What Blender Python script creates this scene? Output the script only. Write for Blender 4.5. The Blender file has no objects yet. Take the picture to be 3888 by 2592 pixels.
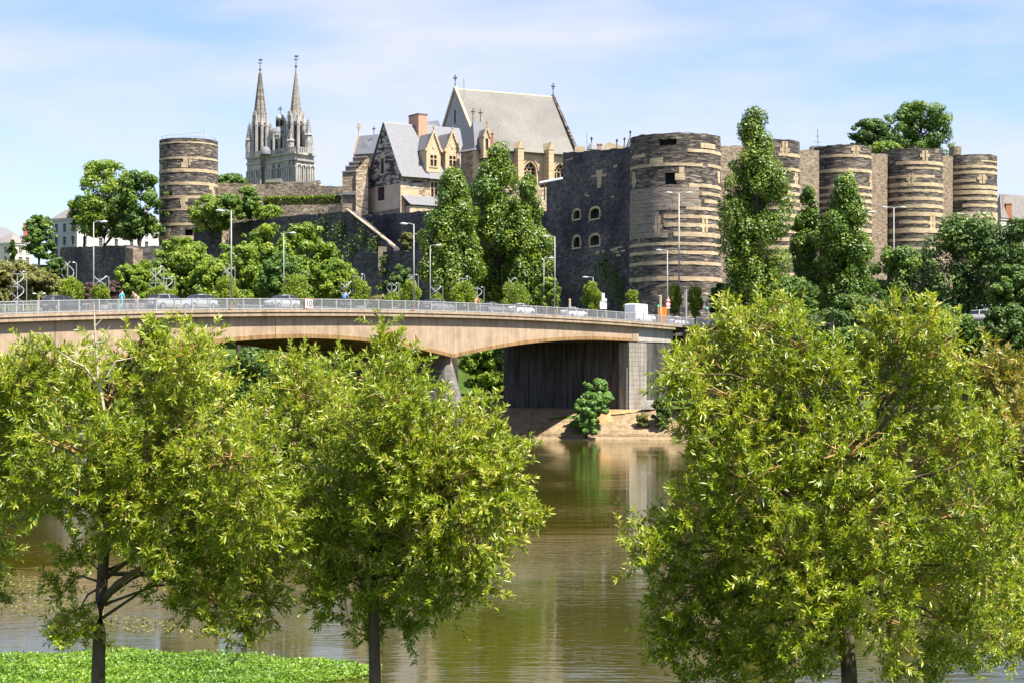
import bpy, math, random
import numpy as np
from mathutils import Vector, Matrix

random.seed(7)
V = Vector
SC = bpy.context.scene
COL = SC.collection

# ------------------------------------------------------------------ camera
CAM_Z = 8.4                    # metres above the river
F = 6500.0                     # focal length in pixels of the 3888 px wide photograph
HOR = 1420.0                   # row of the horizon
cam_d = bpy.data.cameras.new('camera')
cam = bpy.data.objects.new('camera', cam_d)
COL.objects.link(cam)
cam.location = (0, 0, CAM_Z)
cam.rotation_euler = (math.radians(90), 0, 0)
cam_d.sensor_width = 36.0
cam_d.lens = 36.0 * F / 3888.0
cam_d.shift_y = (HOR - 1296.0) / 3888.0
cam_d.clip_start = 0.5
cam_d.clip_end = 9000
SC.camera = cam

# ------------------------------------------------------------------ sky and sun
SUN_AZ = math.radians(36)      # from +X towards the camera
SUN_EL = math.radians(61)
sun_dir = V((math.cos(SUN_EL) * math.cos(SUN_AZ), -math.cos(SUN_EL) * math.sin(SUN_AZ), math.sin(SUN_EL)))
world = bpy.data.worlds.new('World')
SC.world = world
world.use_nodes = True
wn, wl = world.node_tree.nodes, world.node_tree.links
wn.clear()
sky = wn.new('ShaderNodeTexSky')
sky.sky_type = 'NISHITA'
sky.sun_disc = False
sky.sun_elevation = SUN_EL
sky.sun_rotation = math.atan2(sun_dir.x, sun_dir.y)
sky.air_density = 1.0
sky.dust_density = 0.6
sky.ozone_density = 5.0
wtc = wn.new('ShaderNodeTexCoord')
wmap = wn.new('ShaderNodeMapping')
wmap.inputs['Scale'].default_value = (2.2, 2.2, 9.0)
wmap.inputs['Rotation'].default_value = (0.12, 0.05, 0.0)
wnoise = wn.new('ShaderNodeTexNoise')
wnoise.inputs['Scale'].default_value = 2.4
wnoise.inputs['Detail'].default_value = 7
wnoise.inputs['Roughness'].default_value = 0.55
wramp = wn.new('ShaderNodeValToRGB')
wramp.color_ramp.elements[0].position = 0.36
wramp.color_ramp.elements[0].color = (0, 0, 0, 1)
wramp.color_ramp.elements[1].position = 0.72
wramp.color_ramp.elements[1].color = (0.9, 0.9, 0.9, 1)
wmix = wn.new('ShaderNodeMixRGB')
wmix.inputs[2].default_value = (3.95, 4.0, 4.5, 1)
wbg = wn.new('ShaderNodeBackground')
wbg.inputs['Strength'].default_value = 0.09
wout = wn.new('ShaderNodeOutputWorld')
wl.new(wtc.outputs['Generated'], wmap.inputs['Vector'])
wl.new(wmap.outputs[0], wnoise.inputs['Vector'])
wl.new(wnoise.outputs['Fac'], wramp.inputs[0])
wl.new(wramp.outputs[0], wmix.inputs[0])
wtint = wn.new('ShaderNodeMixRGB'); wtint.blend_type = 'MULTIPLY'; wtint.inputs[0].default_value = 1.0
wtint.inputs[2].default_value = (1.03, 0.93, 1.05, 1)
wl.new(sky.outputs[0], wtint.inputs[1])
wl.new(wtint.outputs[0], wmix.inputs[1])
wl.new(wmix.outputs[0], wbg.inputs['Color'])
wl.new(wbg.outputs[0], wout.inputs['Surface'])

sun_l = bpy.data.lights.new('sun', 'SUN')
sun_l.energy = 5.0
sun_l.angle = math.radians(0.53)
sun_l.color = (1.0, 0.93, 0.80)
sun_o = bpy.data.objects.new('sun', sun_l)
COL.objects.link(sun_o)
sun_o.location = (200, -200, 300)
sun_o.rotation_euler = (-sun_dir).to_track_quat('-Z', 'Y').to_euler()

SC.view_settings.view_transform = 'Standard'
SC.view_settings.look = 'None'
SC.view_settings.exposure = 1.32
SC.view_settings.gamma = 1.0
SC.view_settings.use_curve_mapping = False
SC.render.engine = 'CYCLES'
SC.cycles.max_bounces = 6
SC.cycles.diffuse_bounces = 3
SC.cycles.glossy_bounces = 3
SC.cycles.transmission_bounces = 3
SC.cycles.transparent_max_bounces = 4
SC.cycles.caustics_reflective = False
SC.cycles.caustics_refractive = False

# ------------------------------------------------------------------ helpers
def at(x, y, d):               # a point of the place seen at photo column x, row y, d metres away
    return V(((x - 1944.0) / F * d, d, CAM_Z + (HOR - y) / F * d))

def gx(x, d):
    return (x - 1944.0) / F * d

def hz(y, d):
    return CAM_Z + (HOR - y) / F * d

def px_of(P):
    return 1944.0 + F * P[0] / P[1]

def walk(P, e, x):             # how far to go from P along e until the point stands at column x
    r = (x - 1944.0) / F
    return (r * P[1] - P[0]) / (e[0] - r * e[1])

MATS = {}

def new_mat(name):
    m = bpy.data.materials.new(name)
    m.use_nodes = True
    nt = m.node_tree
    nt.nodes.clear()
    out = nt.nodes.new('ShaderNodeOutputMaterial')
    b = nt.nodes.new('ShaderNodeBsdfPrincipled')
    nt.links.new(b.outputs[0], out.inputs[0])
    MATS[name] = m
    return m, nt, b, out

def ramp(nt, stops, src, interp='LINEAR'):
    r = nt.nodes.new('ShaderNodeValToRGB')
    r.color_ramp.interpolation = interp
    els = r.color_ramp.elements
    while len(els) < len(stops):
        els.new(0.5)
    for e, (p, c) in zip(els, stops):
        e.position = p
        e.color = (c[0], c[1], c[2], 1)
    nt.links.new(src, r.inputs[0])
    return r

def pos_noise(nt, scale, detail=4, rough=0.55, stretch=(1, 1, 1), kind='noise', dist=0.0):
    g = nt.nodes.new('ShaderNodeNewGeometry')
    mp = nt.nodes.new('ShaderNodeMapping')
    mp.inputs['Scale'].default_value = stretch
    nt.links.new(g.outputs['Position'], mp.inputs['Vector'])
    if kind == 'noise':
        n = nt.nodes.new('ShaderNodeTexNoise')
        n.inputs['Detail'].default_value = detail
        n.inputs['Roughness'].default_value = rough
        n.inputs['Distortion'].default_value = dist
        n.inputs['Scale'].default_value = scale
        nt.links.new(mp.outputs[0], n.inputs['Vector'])
        return n.outputs['Fac']
    n = nt.nodes.new('ShaderNodeTexVoronoi')
    n.inputs['Scale'].default_value = scale
    nt.links.new(mp.outputs[0], n.inputs['Vector'])
    return n

def add_bump(nt, b, h, strength=0.3, distance=0.1):
    bp = nt.nodes.new('ShaderNodeBump')
    bp.inputs['Strength'].default_value = strength
    bp.inputs['Distance'].default_value = distance
    nt.links.new(h, bp.inputs['Height'])
    nt.links.new(bp.outputs[0], b.inputs['Normal'])

def mixc(nt, fac, a, bcol, mode='MIX'):
    m = nt.nodes.new('ShaderNodeMixRGB')
    m.blend_type = mode
    if isinstance(fac, (int, float)):
        m.inputs[0].default_value = fac
    else:
        nt.links.new(fac, m.inputs[0])
    for i, s in ((1, a), (2, bcol)):
        if isinstance(s, tuple):
            m.inputs[i].default_value = (s[0], s[1], s[2], 1)
        else:
            nt.links.new(s, m.inputs[i])
    return m.outputs[0]

def plain(name, col, rough=0.7, var=0.15, scale=3.0, bump=0.0, metal=0.0, spec=0.5, stretch=(1, 1, 1), dist=0.05):
    m, nt, b, o = new_mat(name)
    n = pos_noise(nt, scale, 5, 0.6, stretch)
    lo = tuple(c * (1 - var) for c in col)
    hi = tuple(min(1, c * (1 + var)) for c in col)
    r = ramp(nt, [(0.3, lo), (0.7, hi)], n)
    nt.links.new(r.outputs[0], b.inputs['Base Color'])
    b.inputs['Roughness'].default_value = rough
    b.inputs['Metallic'].default_value = metal
    b.inputs['Specular IOR Level'].default_value = spec
    if bump:
        add_bump(nt, b, n, bump, dist)
    return m

def streaky(name, stops, zs=4.0, hs=0.5, scale=1.0, rough=0.9, bump=0.6, dist=0.25, big=None, cell=None):
    """stone laid in flat courses: noise stretched along the course"""
    m, nt, b, o = new_mat(name)
    n = pos_noise(nt, scale, 5, 0.65, (hs, hs, zs), dist=0.3)
    r = ramp(nt, stops, n)
    src = r.outputs[0]
    if big:
        nb = pos_noise(nt, big[0], 3, 0.5)
        rb = ramp(nt, [(0.35, big[1]), (0.65, big[2])], nb)
        src = mixc(nt, 1.0, src, rb.outputs[0], 'MULTIPLY')
    if cell:
        vo = pos_noise(nt, 1.0, stretch=(cell[0], cell[0], cell[1]), kind='voronoi')
        bw = nt.nodes.new('ShaderNodeSeparateColor')
        nt.links.new(vo.outputs['Color'], bw.inputs[0])
        rv = ramp(nt, [(0.05, cell[2]), (0.7, (1.0, 1.0, 1.0)), (0.97, cell[3])], bw.outputs[0])
        src = mixc(nt, 1.0, src, rv.outputs[0], 'MULTIPLY')
    nt.links.new(src, b.inputs['Base Color'])
    b.inputs['Roughness'].default_value = rough
    b.inputs['Specular IOR Level'].default_value = 0.2
    add_bump(nt, b, n, bump, dist)
    return m

M = MATS
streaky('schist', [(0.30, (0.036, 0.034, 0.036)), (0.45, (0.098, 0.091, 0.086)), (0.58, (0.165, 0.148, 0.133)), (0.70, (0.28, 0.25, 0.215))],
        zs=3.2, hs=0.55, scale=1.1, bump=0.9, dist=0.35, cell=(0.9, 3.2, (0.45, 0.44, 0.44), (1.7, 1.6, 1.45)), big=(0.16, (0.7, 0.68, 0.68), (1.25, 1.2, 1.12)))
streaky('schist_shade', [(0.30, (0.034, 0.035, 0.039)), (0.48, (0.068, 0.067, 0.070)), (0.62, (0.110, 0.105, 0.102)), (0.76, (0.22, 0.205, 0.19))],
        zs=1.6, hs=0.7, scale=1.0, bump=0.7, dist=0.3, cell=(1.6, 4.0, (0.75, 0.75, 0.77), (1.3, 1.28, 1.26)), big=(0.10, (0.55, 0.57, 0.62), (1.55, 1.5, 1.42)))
streaky('limestone', [(0.28, (0.37, 0.29, 0.19)), (0.5, (0.48, 0.385, 0.26)), (0.75, (0.56, 0.465, 0.335))],
        zs=1.4, hs=0.6, scale=1.4, bump=0.5, dist=0.15, big=(0.5, (0.8, 0.78, 0.76), (1.1, 1.08, 1.02)))
streaky('ashlar_grey', [(0.28, (0.13, 0.11, 0.095)), (0.5, (0.26, 0.215, 0.175)), (0.75, (0.36, 0.30, 0.235))],
        zs=2.4, hs=0.6, scale=1.2, bump=0.5, dist=0.15)
streaky('rubble', [(0.28, (0.17, 0.14, 0.11)), (0.45, (0.40, 0.32, 0.235)), (0.62, (0.55, 0.455, 0.34)), (0.78, (0.66, 0.57, 0.44))],
        zs=1.8, hs=0.9, scale=1.3, bump=0.8, dist=0.25, cell=(1.3, 2.2, (0.6, 0.58, 0.55), (1.3, 1.28, 1.22)), big=(0.2, (0.75, 0.73, 0.72), (1.15, 1.12, 1.08)))
streaky('rubble_brown', [(0.28, (0.08, 0.06, 0.05)), (0.45, (0.20, 0.155, 0.115)), (0.62, (0.31, 0.25, 0.185)), (0.8, (0.44, 0.37, 0.28))],
        zs=1.8, hs=0.9, scale=1.2, bump=0.8, dist=0.25)
streaky('patchy_gable', [(0.40, (0.045, 0.042, 0.042)), (0.47, (0.10, 0.09, 0.085)), (0.52, (0.42, 0.38, 0.32)), (0.7, (0.50, 0.45, 0.37))],
        zs=1.7, hs=0.42, scale=0.8, bump=0.5, dist=0.12)
streaky('plaster', [(0.3, (0.44, 0.36, 0.27)), (0.5, (0.52, 0.43, 0.32)), (0.7, (0.58, 0.49, 0.37))], zs=0.6, hs=0.4, scale=0.8, bump=0.15, dist=0.05)
streaky('dressed_stone', [(0.3, (0.45, 0.35, 0.215)), (0.6, (0.53, 0.425, 0.28)), (0.8, (0.59, 0.49, 0.335))], zs=1.2, hs=0.5, scale=0.9, bump=0.2, dist=0.06)
streaky('cathedral_stone', [(0.3, (0.22, 0.208, 0.20)), (0.5, (0.335, 0.318, 0.30)), (0.75, (0.45, 0.428, 0.395))], zs=0.5, hs=0.5, scale=0.7, bump=0.3, dist=0.2)
streaky('spire_slate', [(0.3, (0.14, 0.125, 0.12)), (0.5, (0.24, 0.21, 0.19)), (0.75, (0.36, 0.31, 0.27))], zs=1.5, hs=0.4, scale=0.9, bump=0.5, dist=0.2)
streaky('slate_roof', [(0.3, (0.135, 0.14, 0.155)), (0.5, (0.165, 0.17, 0.187)), (0.75, (0.20, 0.203, 0.22))], zs=3.0, hs=1.2, scale=1.4, bump=0.2, dist=0.06, rough=0.55)
streaky('chapel_roof', [(0.3, (0.135, 0.132, 0.128)), (0.5, (0.165, 0.161, 0.155)), (0.75, (0.205, 0.198, 0.187))], zs=2.2, hs=1.2, scale=1.5, bump=0.25, dist=0.08,
        rough=0.75, big=(0.13, (0.85, 0.84, 0.83), (1.12, 1.1, 1.06)))
plain('chapel_gable', (0.36, 0.36, 0.35), 0.9, 0.12, 0.8, 0.1)
plain('brick_red', (0.42, 0.17, 0.09), 0.9, 0.2, 2.5, 0.3)
plain('chimney_brick', (0.50, 0.28, 0.19), 0.9, 0.15, 2.5, 0.2)
plain('white_render', (0.54, 0.54, 0.53), 0.9, 0.06, 0.6)
plain('cream_render', (0.62, 0.57, 0.48), 0.9, 0.12, 0.6)
plain('roof_grey', (0.20, 0.18, 0.17), 0.8, 0.2, 1.5, 0.2)
plain('dark_glass', (0.022, 0.026, 0.032), 0.2, 0.3, 0.5, spec=0.3)
plain('dark_void', (0.012, 0.012, 0.014), 0.95, 0.2, 1.0)
plain('red_frame', (0.16, 0.035, 0.035), 0.6, 0.2, 1.0)
plain('lead', (0.30, 0.32, 0.35), 0.5, 0.15, 1.0)
plain('iron', (0.05, 0.05, 0.055), 0.6, 0.2, 2.0)
plain('galvanised', (0.36, 0.37, 0.38), 0.5, 0.10, 2.0)
plain('lamp_grey', (0.30, 0.30, 0.295), 0.5, 0.08, 2.0)
plain('lamp_white', (0.48, 0.49, 0.49), 0.4, 0.05, 2.0)
plain('rust_base', (0.30, 0.13, 0.05), 0.8, 0.3, 6.0)
plain('asphalt', (0.055, 0.055, 0.058), 0.9, 0.2, 4.0, 0.1)
plain('pavement', (0.30, 0.28, 0.25), 0.9, 0.15, 2.0, 0.1)
plain('bark', (0.085, 0.062, 0.042), 0.95, 0.45, 9.0, 0.9, stretch=(1, 1, 0.35), dist=0.04)
plain('bark_far', (0.06, 0.048, 0.038), 0.95, 0.3, 3.0, 0.4)
plain('twig', (0.34, 0.22, 0.075), 0.85, 0.35, 5.0)
plain('dead_wood', (0.46, 0.39, 0.29), 0.9, 0.25, 8.0, 0.3)
plain('rubber', (0.02, 0.02, 0.02), 0.8, 0.2, 3.0)
plain('alloy', (0.45, 0.45, 0.46), 0.35, 0.1, 3.0, metal=0.7)
plain('sign_white', (0.80, 0.80, 0.78), 0.5, 0.03, 2.0)
plain('sign_red', (0.55, 0.05, 0.04), 0.5, 0.05, 2.0)
plain('faded_red', (0.50, 0.17, 0.13), 0.6, 0.1, 2.0)
plain('sign_black', (0.02, 0.02, 0.02), 0.5, 0.05, 2.0)
plain('orange_panel', (0.70, 0.22, 0.02), 0.6, 0.1, 2.0)
plain('skin', (0.50, 0.30, 0.21), 0.6, 0.05, 3.0)
plain('quay_rust', (0.075, 0.05, 0.035), 0.85, 0.4, 1.4, 0.4, stretch=(1, 1, 0.3))

def paint(name, col):
    m = plain(name, col, 0.28, 0.03, 1.0)
    b = [n for n in m.node_tree.nodes if n.type == 'BSDF_PRINCIPLED'][0]
    b.inputs['Coat Weight'].default_value = 0.5
    return m
for nm, c in (('paint_silver', (0.42, 0.44, 0.47)), ('paint_grey', (0.20, 0.21, 0.23)), ('paint_white', (0.80, 0.80, 0.80)),
              ('paint_blue', (0.02, 0.03, 0.16)), ('paint_dark', (0.03, 0.035, 0.05))):
    paint(nm, c)

def emit(name, col, s):
    m, nt, b, o = new_mat(name)
    b.inputs['Base Color'].default_value = (*col, 1)
    b.inputs['Emission Color'].default_value = (*col, 1)
    b.inputs['Emission Strength'].default_value = s
emit('signal_green', (0.02, 0.75, 0.35), 1.5)

def concrete(name, col, streak=0.35):
    m, nt, b, o = new_mat(name)
    n1 = pos_noise(nt, 1.2, 6, 0.6)
    n2 = pos_noise(nt, 1.0, 5, 0.6, (2.2, 2.2, 0.16))
    r1 = ramp(nt, [(0.3, tuple(c * 0.88 for c in col)), (0.7, tuple(c * 1.08 for c in col))], n1)
    r2 = ramp(nt, [(0.35, (1 - streak, 1 - streak, 1 - streak * 1.05)), (0.6, (1, 1, 1))], n2)
    c = mixc(nt, 1.0, r1.outputs[0], r2.outputs[0], 'MULTIPLY')
    nt.links.new(c, b.inputs['Base Color'])
    b.inputs['Roughness'].default_value = 0.9
    b.inputs['Specular IOR Level'].default_value = 0.25
    n4 = pos_noise(nt, 0.35, 5, 0.65)
    r4 = ramp(nt, [(0.36, (0.78, 0.77, 0.75)), (0.55, (1, 1, 1))], n4)
    nt.links.new(mixc(nt, 1.0, c, r4.outputs[0], 'MULTIPLY'), b.inputs['Base Color'])
    n3 = pos_noise(nt, 7.0, 4, 0.6)
    add_bump(nt, b, n3, 0.15, 0.03)
    return m
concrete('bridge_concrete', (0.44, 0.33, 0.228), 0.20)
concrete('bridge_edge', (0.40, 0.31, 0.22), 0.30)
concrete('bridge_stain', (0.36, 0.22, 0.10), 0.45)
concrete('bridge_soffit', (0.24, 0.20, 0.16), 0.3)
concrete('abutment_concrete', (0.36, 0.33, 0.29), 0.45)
concrete('abutment_shade', (0.12, 0.115, 0.115), 0.75)  # darker copy of the abutment concrete, shade put into its colour
concrete('pale_concrete', (0.46, 0.44, 0.40), 0.3)
concrete('bank_concrete', (0.32, 0.235, 0.145), 0.35)
concrete('bank_worn', (0.29, 0.21, 0.13), 0.45)
concrete('pier_masonry', (0.19, 0.175, 0.165), 0.4)

# ground: grass, bare earth
m, nt, b, o = new_mat('ground')
n1 = pos_noise(nt, 0.09, 5, 0.6)
n2 = pos_noise(nt, 2.5, 5, 0.65)
r1 = ramp(nt, [(0.35, (0.045, 0.085, 0.014)), (0.6, (0.085, 0.125, 0.022)), (0.8, (0.15, 0.13, 0.05))], n1)
r2 = ramp(nt, [(0.3, (0.7, 0.7, 0.7)), (0.7, (1.2, 1.2, 1.2))], n2)
nt.links.new(mixc(nt, 1.0, r1.outputs[0], r2.outputs[0], 'MULTIPLY'), b.inputs['Base Color'])
b.inputs['Roughness'].default_value = 0.95
b.inputs['Specular IOR Level'].default_value = 0.15
add_bump(nt, b, n2, 0.5, 0.15)

# earth on the embankment
m, nt, b, o = new_mat('red_earth')
n2 = pos_noise(nt, 1.2, 6, 0.65)
r1 = ramp(nt, [(0.35, (0.30, 0.15, 0.06)), (0.6, (0.44, 0.26, 0.12))], n2)
nt.links.new(r1.outputs[0], b.inputs['Base Color'])
b.inputs['Roughness'].default_value = 0.95
add_bump(nt, b, n2, 0.6, 0.2)

# river water: murky olive body under a rippled surface
m, nt, b, o = new_mat('river_water')
n0 = pos_noise(nt, 0.035, 4, 0.5)
r0 = ramp(nt, [(0.35, (0.029, 0.030, 0.0012)), (0.65, (0.048, 0.043, 0.003))], n0)
nt.links.new(r0.outputs[0], b.inputs['Base Color'])
b.inputs['Roughness'].default_value = 0.04
b.inputs['IOR'].default_value = 1.333
b.inputs['Specular IOR Level'].default_value = 0.5
na = pos_noise(nt, 1.0, 3, 0.5, (0.9, 2.6, 1), dist=0.3)
nb_ = pos_noise(nt, 1.0, 2, 0.5, (0.16, 0.35, 1))
nc = pos_noise(nt, 0.03, 2, 0.5, (1, 2.0, 1))
rc = ramp(nt, [(0.40, (0.12, 0.12, 0.12)), (0.62, (1, 1, 1))], nc)
mul = nt.nodes.new('ShaderNodeMath'); mul.operation = 'MULTIPLY'
nt.links.new(na, mul.inputs[0]); nt.links.new(rc.outputs[0], mul.inputs[1])
add_ = nt.nodes.new('ShaderNodeMath'); add_.operation = 'ADD'
nt.links.new(mul.outputs[0], add_.inputs[0]); nt.links.new(nb_, add_.inputs[1])
nf = pos_noise(nt, 1.0, 2, 0.5, (0.8, 5.5, 1), dist=0.2)
nff = nt.nodes.new('ShaderNodeMath'); nff.operation = 'MULTIPLY_ADD'; nff.inputs[1].default_value = 0.16
nt.links.new(nf, nff.inputs[0]); nt.links.new(add_.outputs[0], nff.inputs[2])
add_bump(nt, b, nff.outputs[0], 0.13, 0.10)

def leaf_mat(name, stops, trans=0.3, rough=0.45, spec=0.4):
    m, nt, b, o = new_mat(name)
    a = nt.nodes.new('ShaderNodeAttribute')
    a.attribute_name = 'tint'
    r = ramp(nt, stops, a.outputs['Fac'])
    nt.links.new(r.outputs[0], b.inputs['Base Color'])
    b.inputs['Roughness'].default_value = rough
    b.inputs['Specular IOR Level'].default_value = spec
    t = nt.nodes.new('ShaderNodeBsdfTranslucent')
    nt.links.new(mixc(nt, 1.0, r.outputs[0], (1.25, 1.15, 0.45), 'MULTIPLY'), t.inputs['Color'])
    mx = nt.nodes.new('ShaderNodeMixShader')
    mx.inputs[0].default_value = trans
    nt.links.new(b.outputs[0], mx.inputs[1])
    nt.links.new(t.outputs[0], mx.inputs[2])
    nt.links.new(mx.outputs[0], o.inputs[0])
    return m
leaf_mat('willow_leaf', [(0.0, (0.080, 0.145, 0.005)), (0.45, (0.235, 0.315, 0.010)), (0.75, (0.41, 0.45, 0.035)), (1.0, (0.66, 0.60, 0.20))], 0.42, 0.36, 0.5)
leaf_mat('willow_leaf_red', [(0.0, (0.09, 0.135, 0.010)), (0.45, (0.21, 0.24, 0.018)), (0.72, (0.34, 0.27, 0.045)), (1.0, (0.46, 0.24, 0.08))], 0.34, 0.36, 0.5)
leaf_mat('poplar_leaf', [(0.0, (0.035, 0.085, 0.006)), (0.5, (0.105, 0.190, 0.012)), (1.0, (0.24, 0.31, 0.030))], 0.30, 0.4, 0.5)
leaf_mat('broad_leaf', [(0.0, (0.032, 0.085, 0.010)), (0.5, (0.085, 0.170, 0.018)), (1.0, (0.19, 0.28, 0.035))], 0.30, 0.5)
leaf_mat('light_leaf', [(0.0, (0.060, 0.130, 0.008)), (0.5, (0.155, 0.255, 0.015)), (1.0, (0.30, 0.37, 0.035))], 0.32, 0.45)
leaf_mat('olive_leaf', [(0.0, (0.075, 0.085, 0.014)), (0.5, (0.155, 0.165, 0.035)), (1.0, (0.27, 0.26, 0.075))], 0.3, 0.5)
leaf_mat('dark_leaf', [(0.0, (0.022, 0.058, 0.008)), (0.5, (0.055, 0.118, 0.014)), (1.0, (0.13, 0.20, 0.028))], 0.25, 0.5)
leaf_mat('blue_leaf', [(0.0, (0.040, 0.085, 0.035)), (0.5, (0.085, 0.150, 0.065)), (1.0, (0.18, 0.26, 0.13))], 0.25, 0.5)
leaf_mat('bush_leaf', [(0.0, (0.045, 0.12, 0.018)), (0.5, (0.12, 0.25, 0.04)), (1.0, (0.26, 0.40, 0.09))], 0.3, 0.45)
leaf_mat('bamboo_leaf', [(0.0, (0.10, 0.17, 0.012)), (0.5, (0.19, 0.28, 0.022)), (1.0, (0.32, 0.38, 0.04))], 0.35, 0.45)
leaf_mat('purple_leaf', [(0.0, (0.045, 0.022, 0.022)), (0.5, (0.085, 0.045, 0.042)), (1.0, (0.15, 0.09, 0.075))], 0.25, 0.6)
leaf_mat('water_plant', [(0.0, (0.055, 0.125, 0.010)), (0.5, (0.125, 0.255, 0.016)), (1.0, (0.27, 0.38, 0.045))], 0.3, 0.4)
leaf_mat('ivy_leaf', [(0.0, (0.025, 0.06, 0.010)), (0.5, (0.07, 0.13, 0.016)), (1.0, (0.20, 0.22, 0.04))], 0.25, 0.5)

# ------------------------------------------------------------------ mesh builders
ORG = {}

def tag(o, label=None, cat=None, group=None, kind=None):
    if label: o['label'] = label
    if cat: o['category'] = cat
    if group: o['group'] = group
    if kind: o['kind'] = kind
    return o

def thing(name, loc, label, cat, group=None):
    o = bpy.data.objects.new(name, None)
    o.empty_display_size = 0.5
    COL.objects.link(o)
    o.location = loc
    ORG[o] = V(loc)
    return tag(o, label, cat, group)

def link_mesh(name, me, parent=None, org=None):
    o = bpy.data.objects.new(name, me)
    COL.objects.link(o)
    if parent is not None:
        o.parent = parent
        ORG[o] = ORG[parent]
    else:
        o.location = org if org is not None else (0, 0, 0)
        ORG[o] = V(o.location)
    return o

class MB:
    def __init__(s):
        s.v, s.f = [], []
    def add(s, vs, fs):
        k = len(s.v)
        s.v += [tuple(p) for p in vs]
        s.f += [tuple(i + k for i in f) for f in fs]
        return s
    def poly(s, pts):
        return s.add(pts, [tuple(range(len(pts)))])
    def obox(s, o, a, b, c):          # corner o and three edge vectors
        o, a, b, c = V(o), V(a), V(b), V(c)
        p = [o, o + a, o + a + b, o + b, o + c, o + a + c, o + a + b + c, o + b + c]
        fs = [(0, 3, 2, 1), (4, 5, 6, 7), (0, 1, 5, 4), (1, 2, 6, 5), (2, 3, 7, 6), (3, 0, 4, 7)]
        if a.cross(b).dot(c) < 0:
            fs = [tuple(reversed(f)) for f in fs]
        return s.add(p, fs)
    def cbox(s, c, ex, ey, ez):       # centre and three half vectors
        c, ex, ey, ez = V(c), V(ex), V(ey), V(ez)
        return s.obox(c - ex - ey - ez, ex * 2, ey * 2, ez * 2)
    def prism(s, pts, e):             # polygon pts pushed along e
        e = V(e); n = len(pts)
        p = [V(q) for q in pts]; q = [w + e for w in p]
        fs = [tuple(reversed(range(n))), tuple(range(n, 2 * n))]
        for i in range(n):
            j = (i + 1) % n
            fs.append((i, j, n + j, n + i))
        return s.add(p + q, fs)
    def tube(s, pts, radii, n=6, cap=True):
        pts = [V(p) for p in pts]
        if not isinstance(radii, (list, tuple)): radii = [radii] * len(pts)
        vs, fs = [], []
        up = V((0, 0, 1))
        for i, p in enumerate(pts):
            t = (pts[min(i + 1, len(pts) - 1)] - pts[max(i - 1, 0)])
            t = t.normalized() if t.length > 1e-9 else V((0, 0, 1))
            a = t.cross(up)
            if a.length < 0.05: a = t.cross(V((1, 0, 0)))
            a.normalize(); b = t.cross(a)
            for k in range(n):
                th = 2 * math.pi * k / n
                vs.append(p + (a * math.cos(th) + b * math.sin(th)) * radii[i])
        for i in range(len(pts) - 1):
            for k in range(n):
                j = (k + 1) % n
                fs.append((i * n + k, i * n + j, (i + 1) * n + j, (i + 1) * n + k))
        if cap:
            fs.append(tuple(reversed(range(n))))
            fs.append(tuple((len(pts) - 1) * n + k for k in range(n)))
        return s.add(vs, fs)
    def lathe(s, c, prof, n=24, a0=0.0, a1=2 * math.pi, cap=True):
        c = V(c); full = abs(a1 - a0 - 2 * math.pi) < 1e-6
        m = n if full else n + 1
        vs, fs = [], []
        for (r, z) in prof:
            for k in range(m):
                th = a0 + (a1 - a0) * k / n
                vs.append(c + V((math.cos(th) * r, math.sin(th) * r, z)))
        for i in range(len(prof) - 1):
            for k in range(n):
                j = (k + 1) % m
                fs.append((i * m + k, i * m + j, (i + 1) * m + j, (i + 1) * m + k))
        if cap and full:
            if prof[0][0] > 1e-4: fs.append(tuple(reversed(range(m))))
            if prof[-1][0] > 1e-4: fs.append(tuple((len(prof) - 1) * m + k for k in range(m)))
        return s.add(vs, fs)
    def mesh(s, name, org=(0, 0, 0), smooth=False):
        me = bpy.data.meshes.new(name)
        ox, oy, oz = org
        me.from_pydata([(x - ox, y - oy, z - oz) for x, y, z in s.v], [], s.f)
        if smooth:
            me.polygons.foreach_set('use_smooth', [True] * len(me.polygons))
        me.update()
        return me
    def build(s, name, mat, parent=None, org=None, smooth=False, kind=None):
        o0 = ORG[parent] if parent is not None else (V(org) if org is not None else V((0, 0, 0)))
        me = s.mesh(name, o0, smooth)
        me.materials.append(M[mat])
        o = link_mesh(name, me, parent, o0)
        if kind: o['kind'] = kind
        return o

Z = V((0, 0, 1))

def arch_pts(u0, u1, vs, vt, kind, n=7):
    um = (u0 + u1) / 2; w = (u1 - u0) / 2
    L = []
    for i in range(n + 1):
        t = i / n
        if kind == 'round':
            th = math.pi - t * math.pi / 2
            L.append((um + w * math.cos(th), vs + (vt - vs) * math.sin(th)))
        else:
            th = t * math.pi / 3
            L.append((u1 - 2 * w * math.cos(th), vs + (vt - vs) * math.sin(th) / math.sin(math.pi / 3)))
    R = [(2 * um - u, v) for u, v in reversed(L[:-1])]
    return L, R

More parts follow.
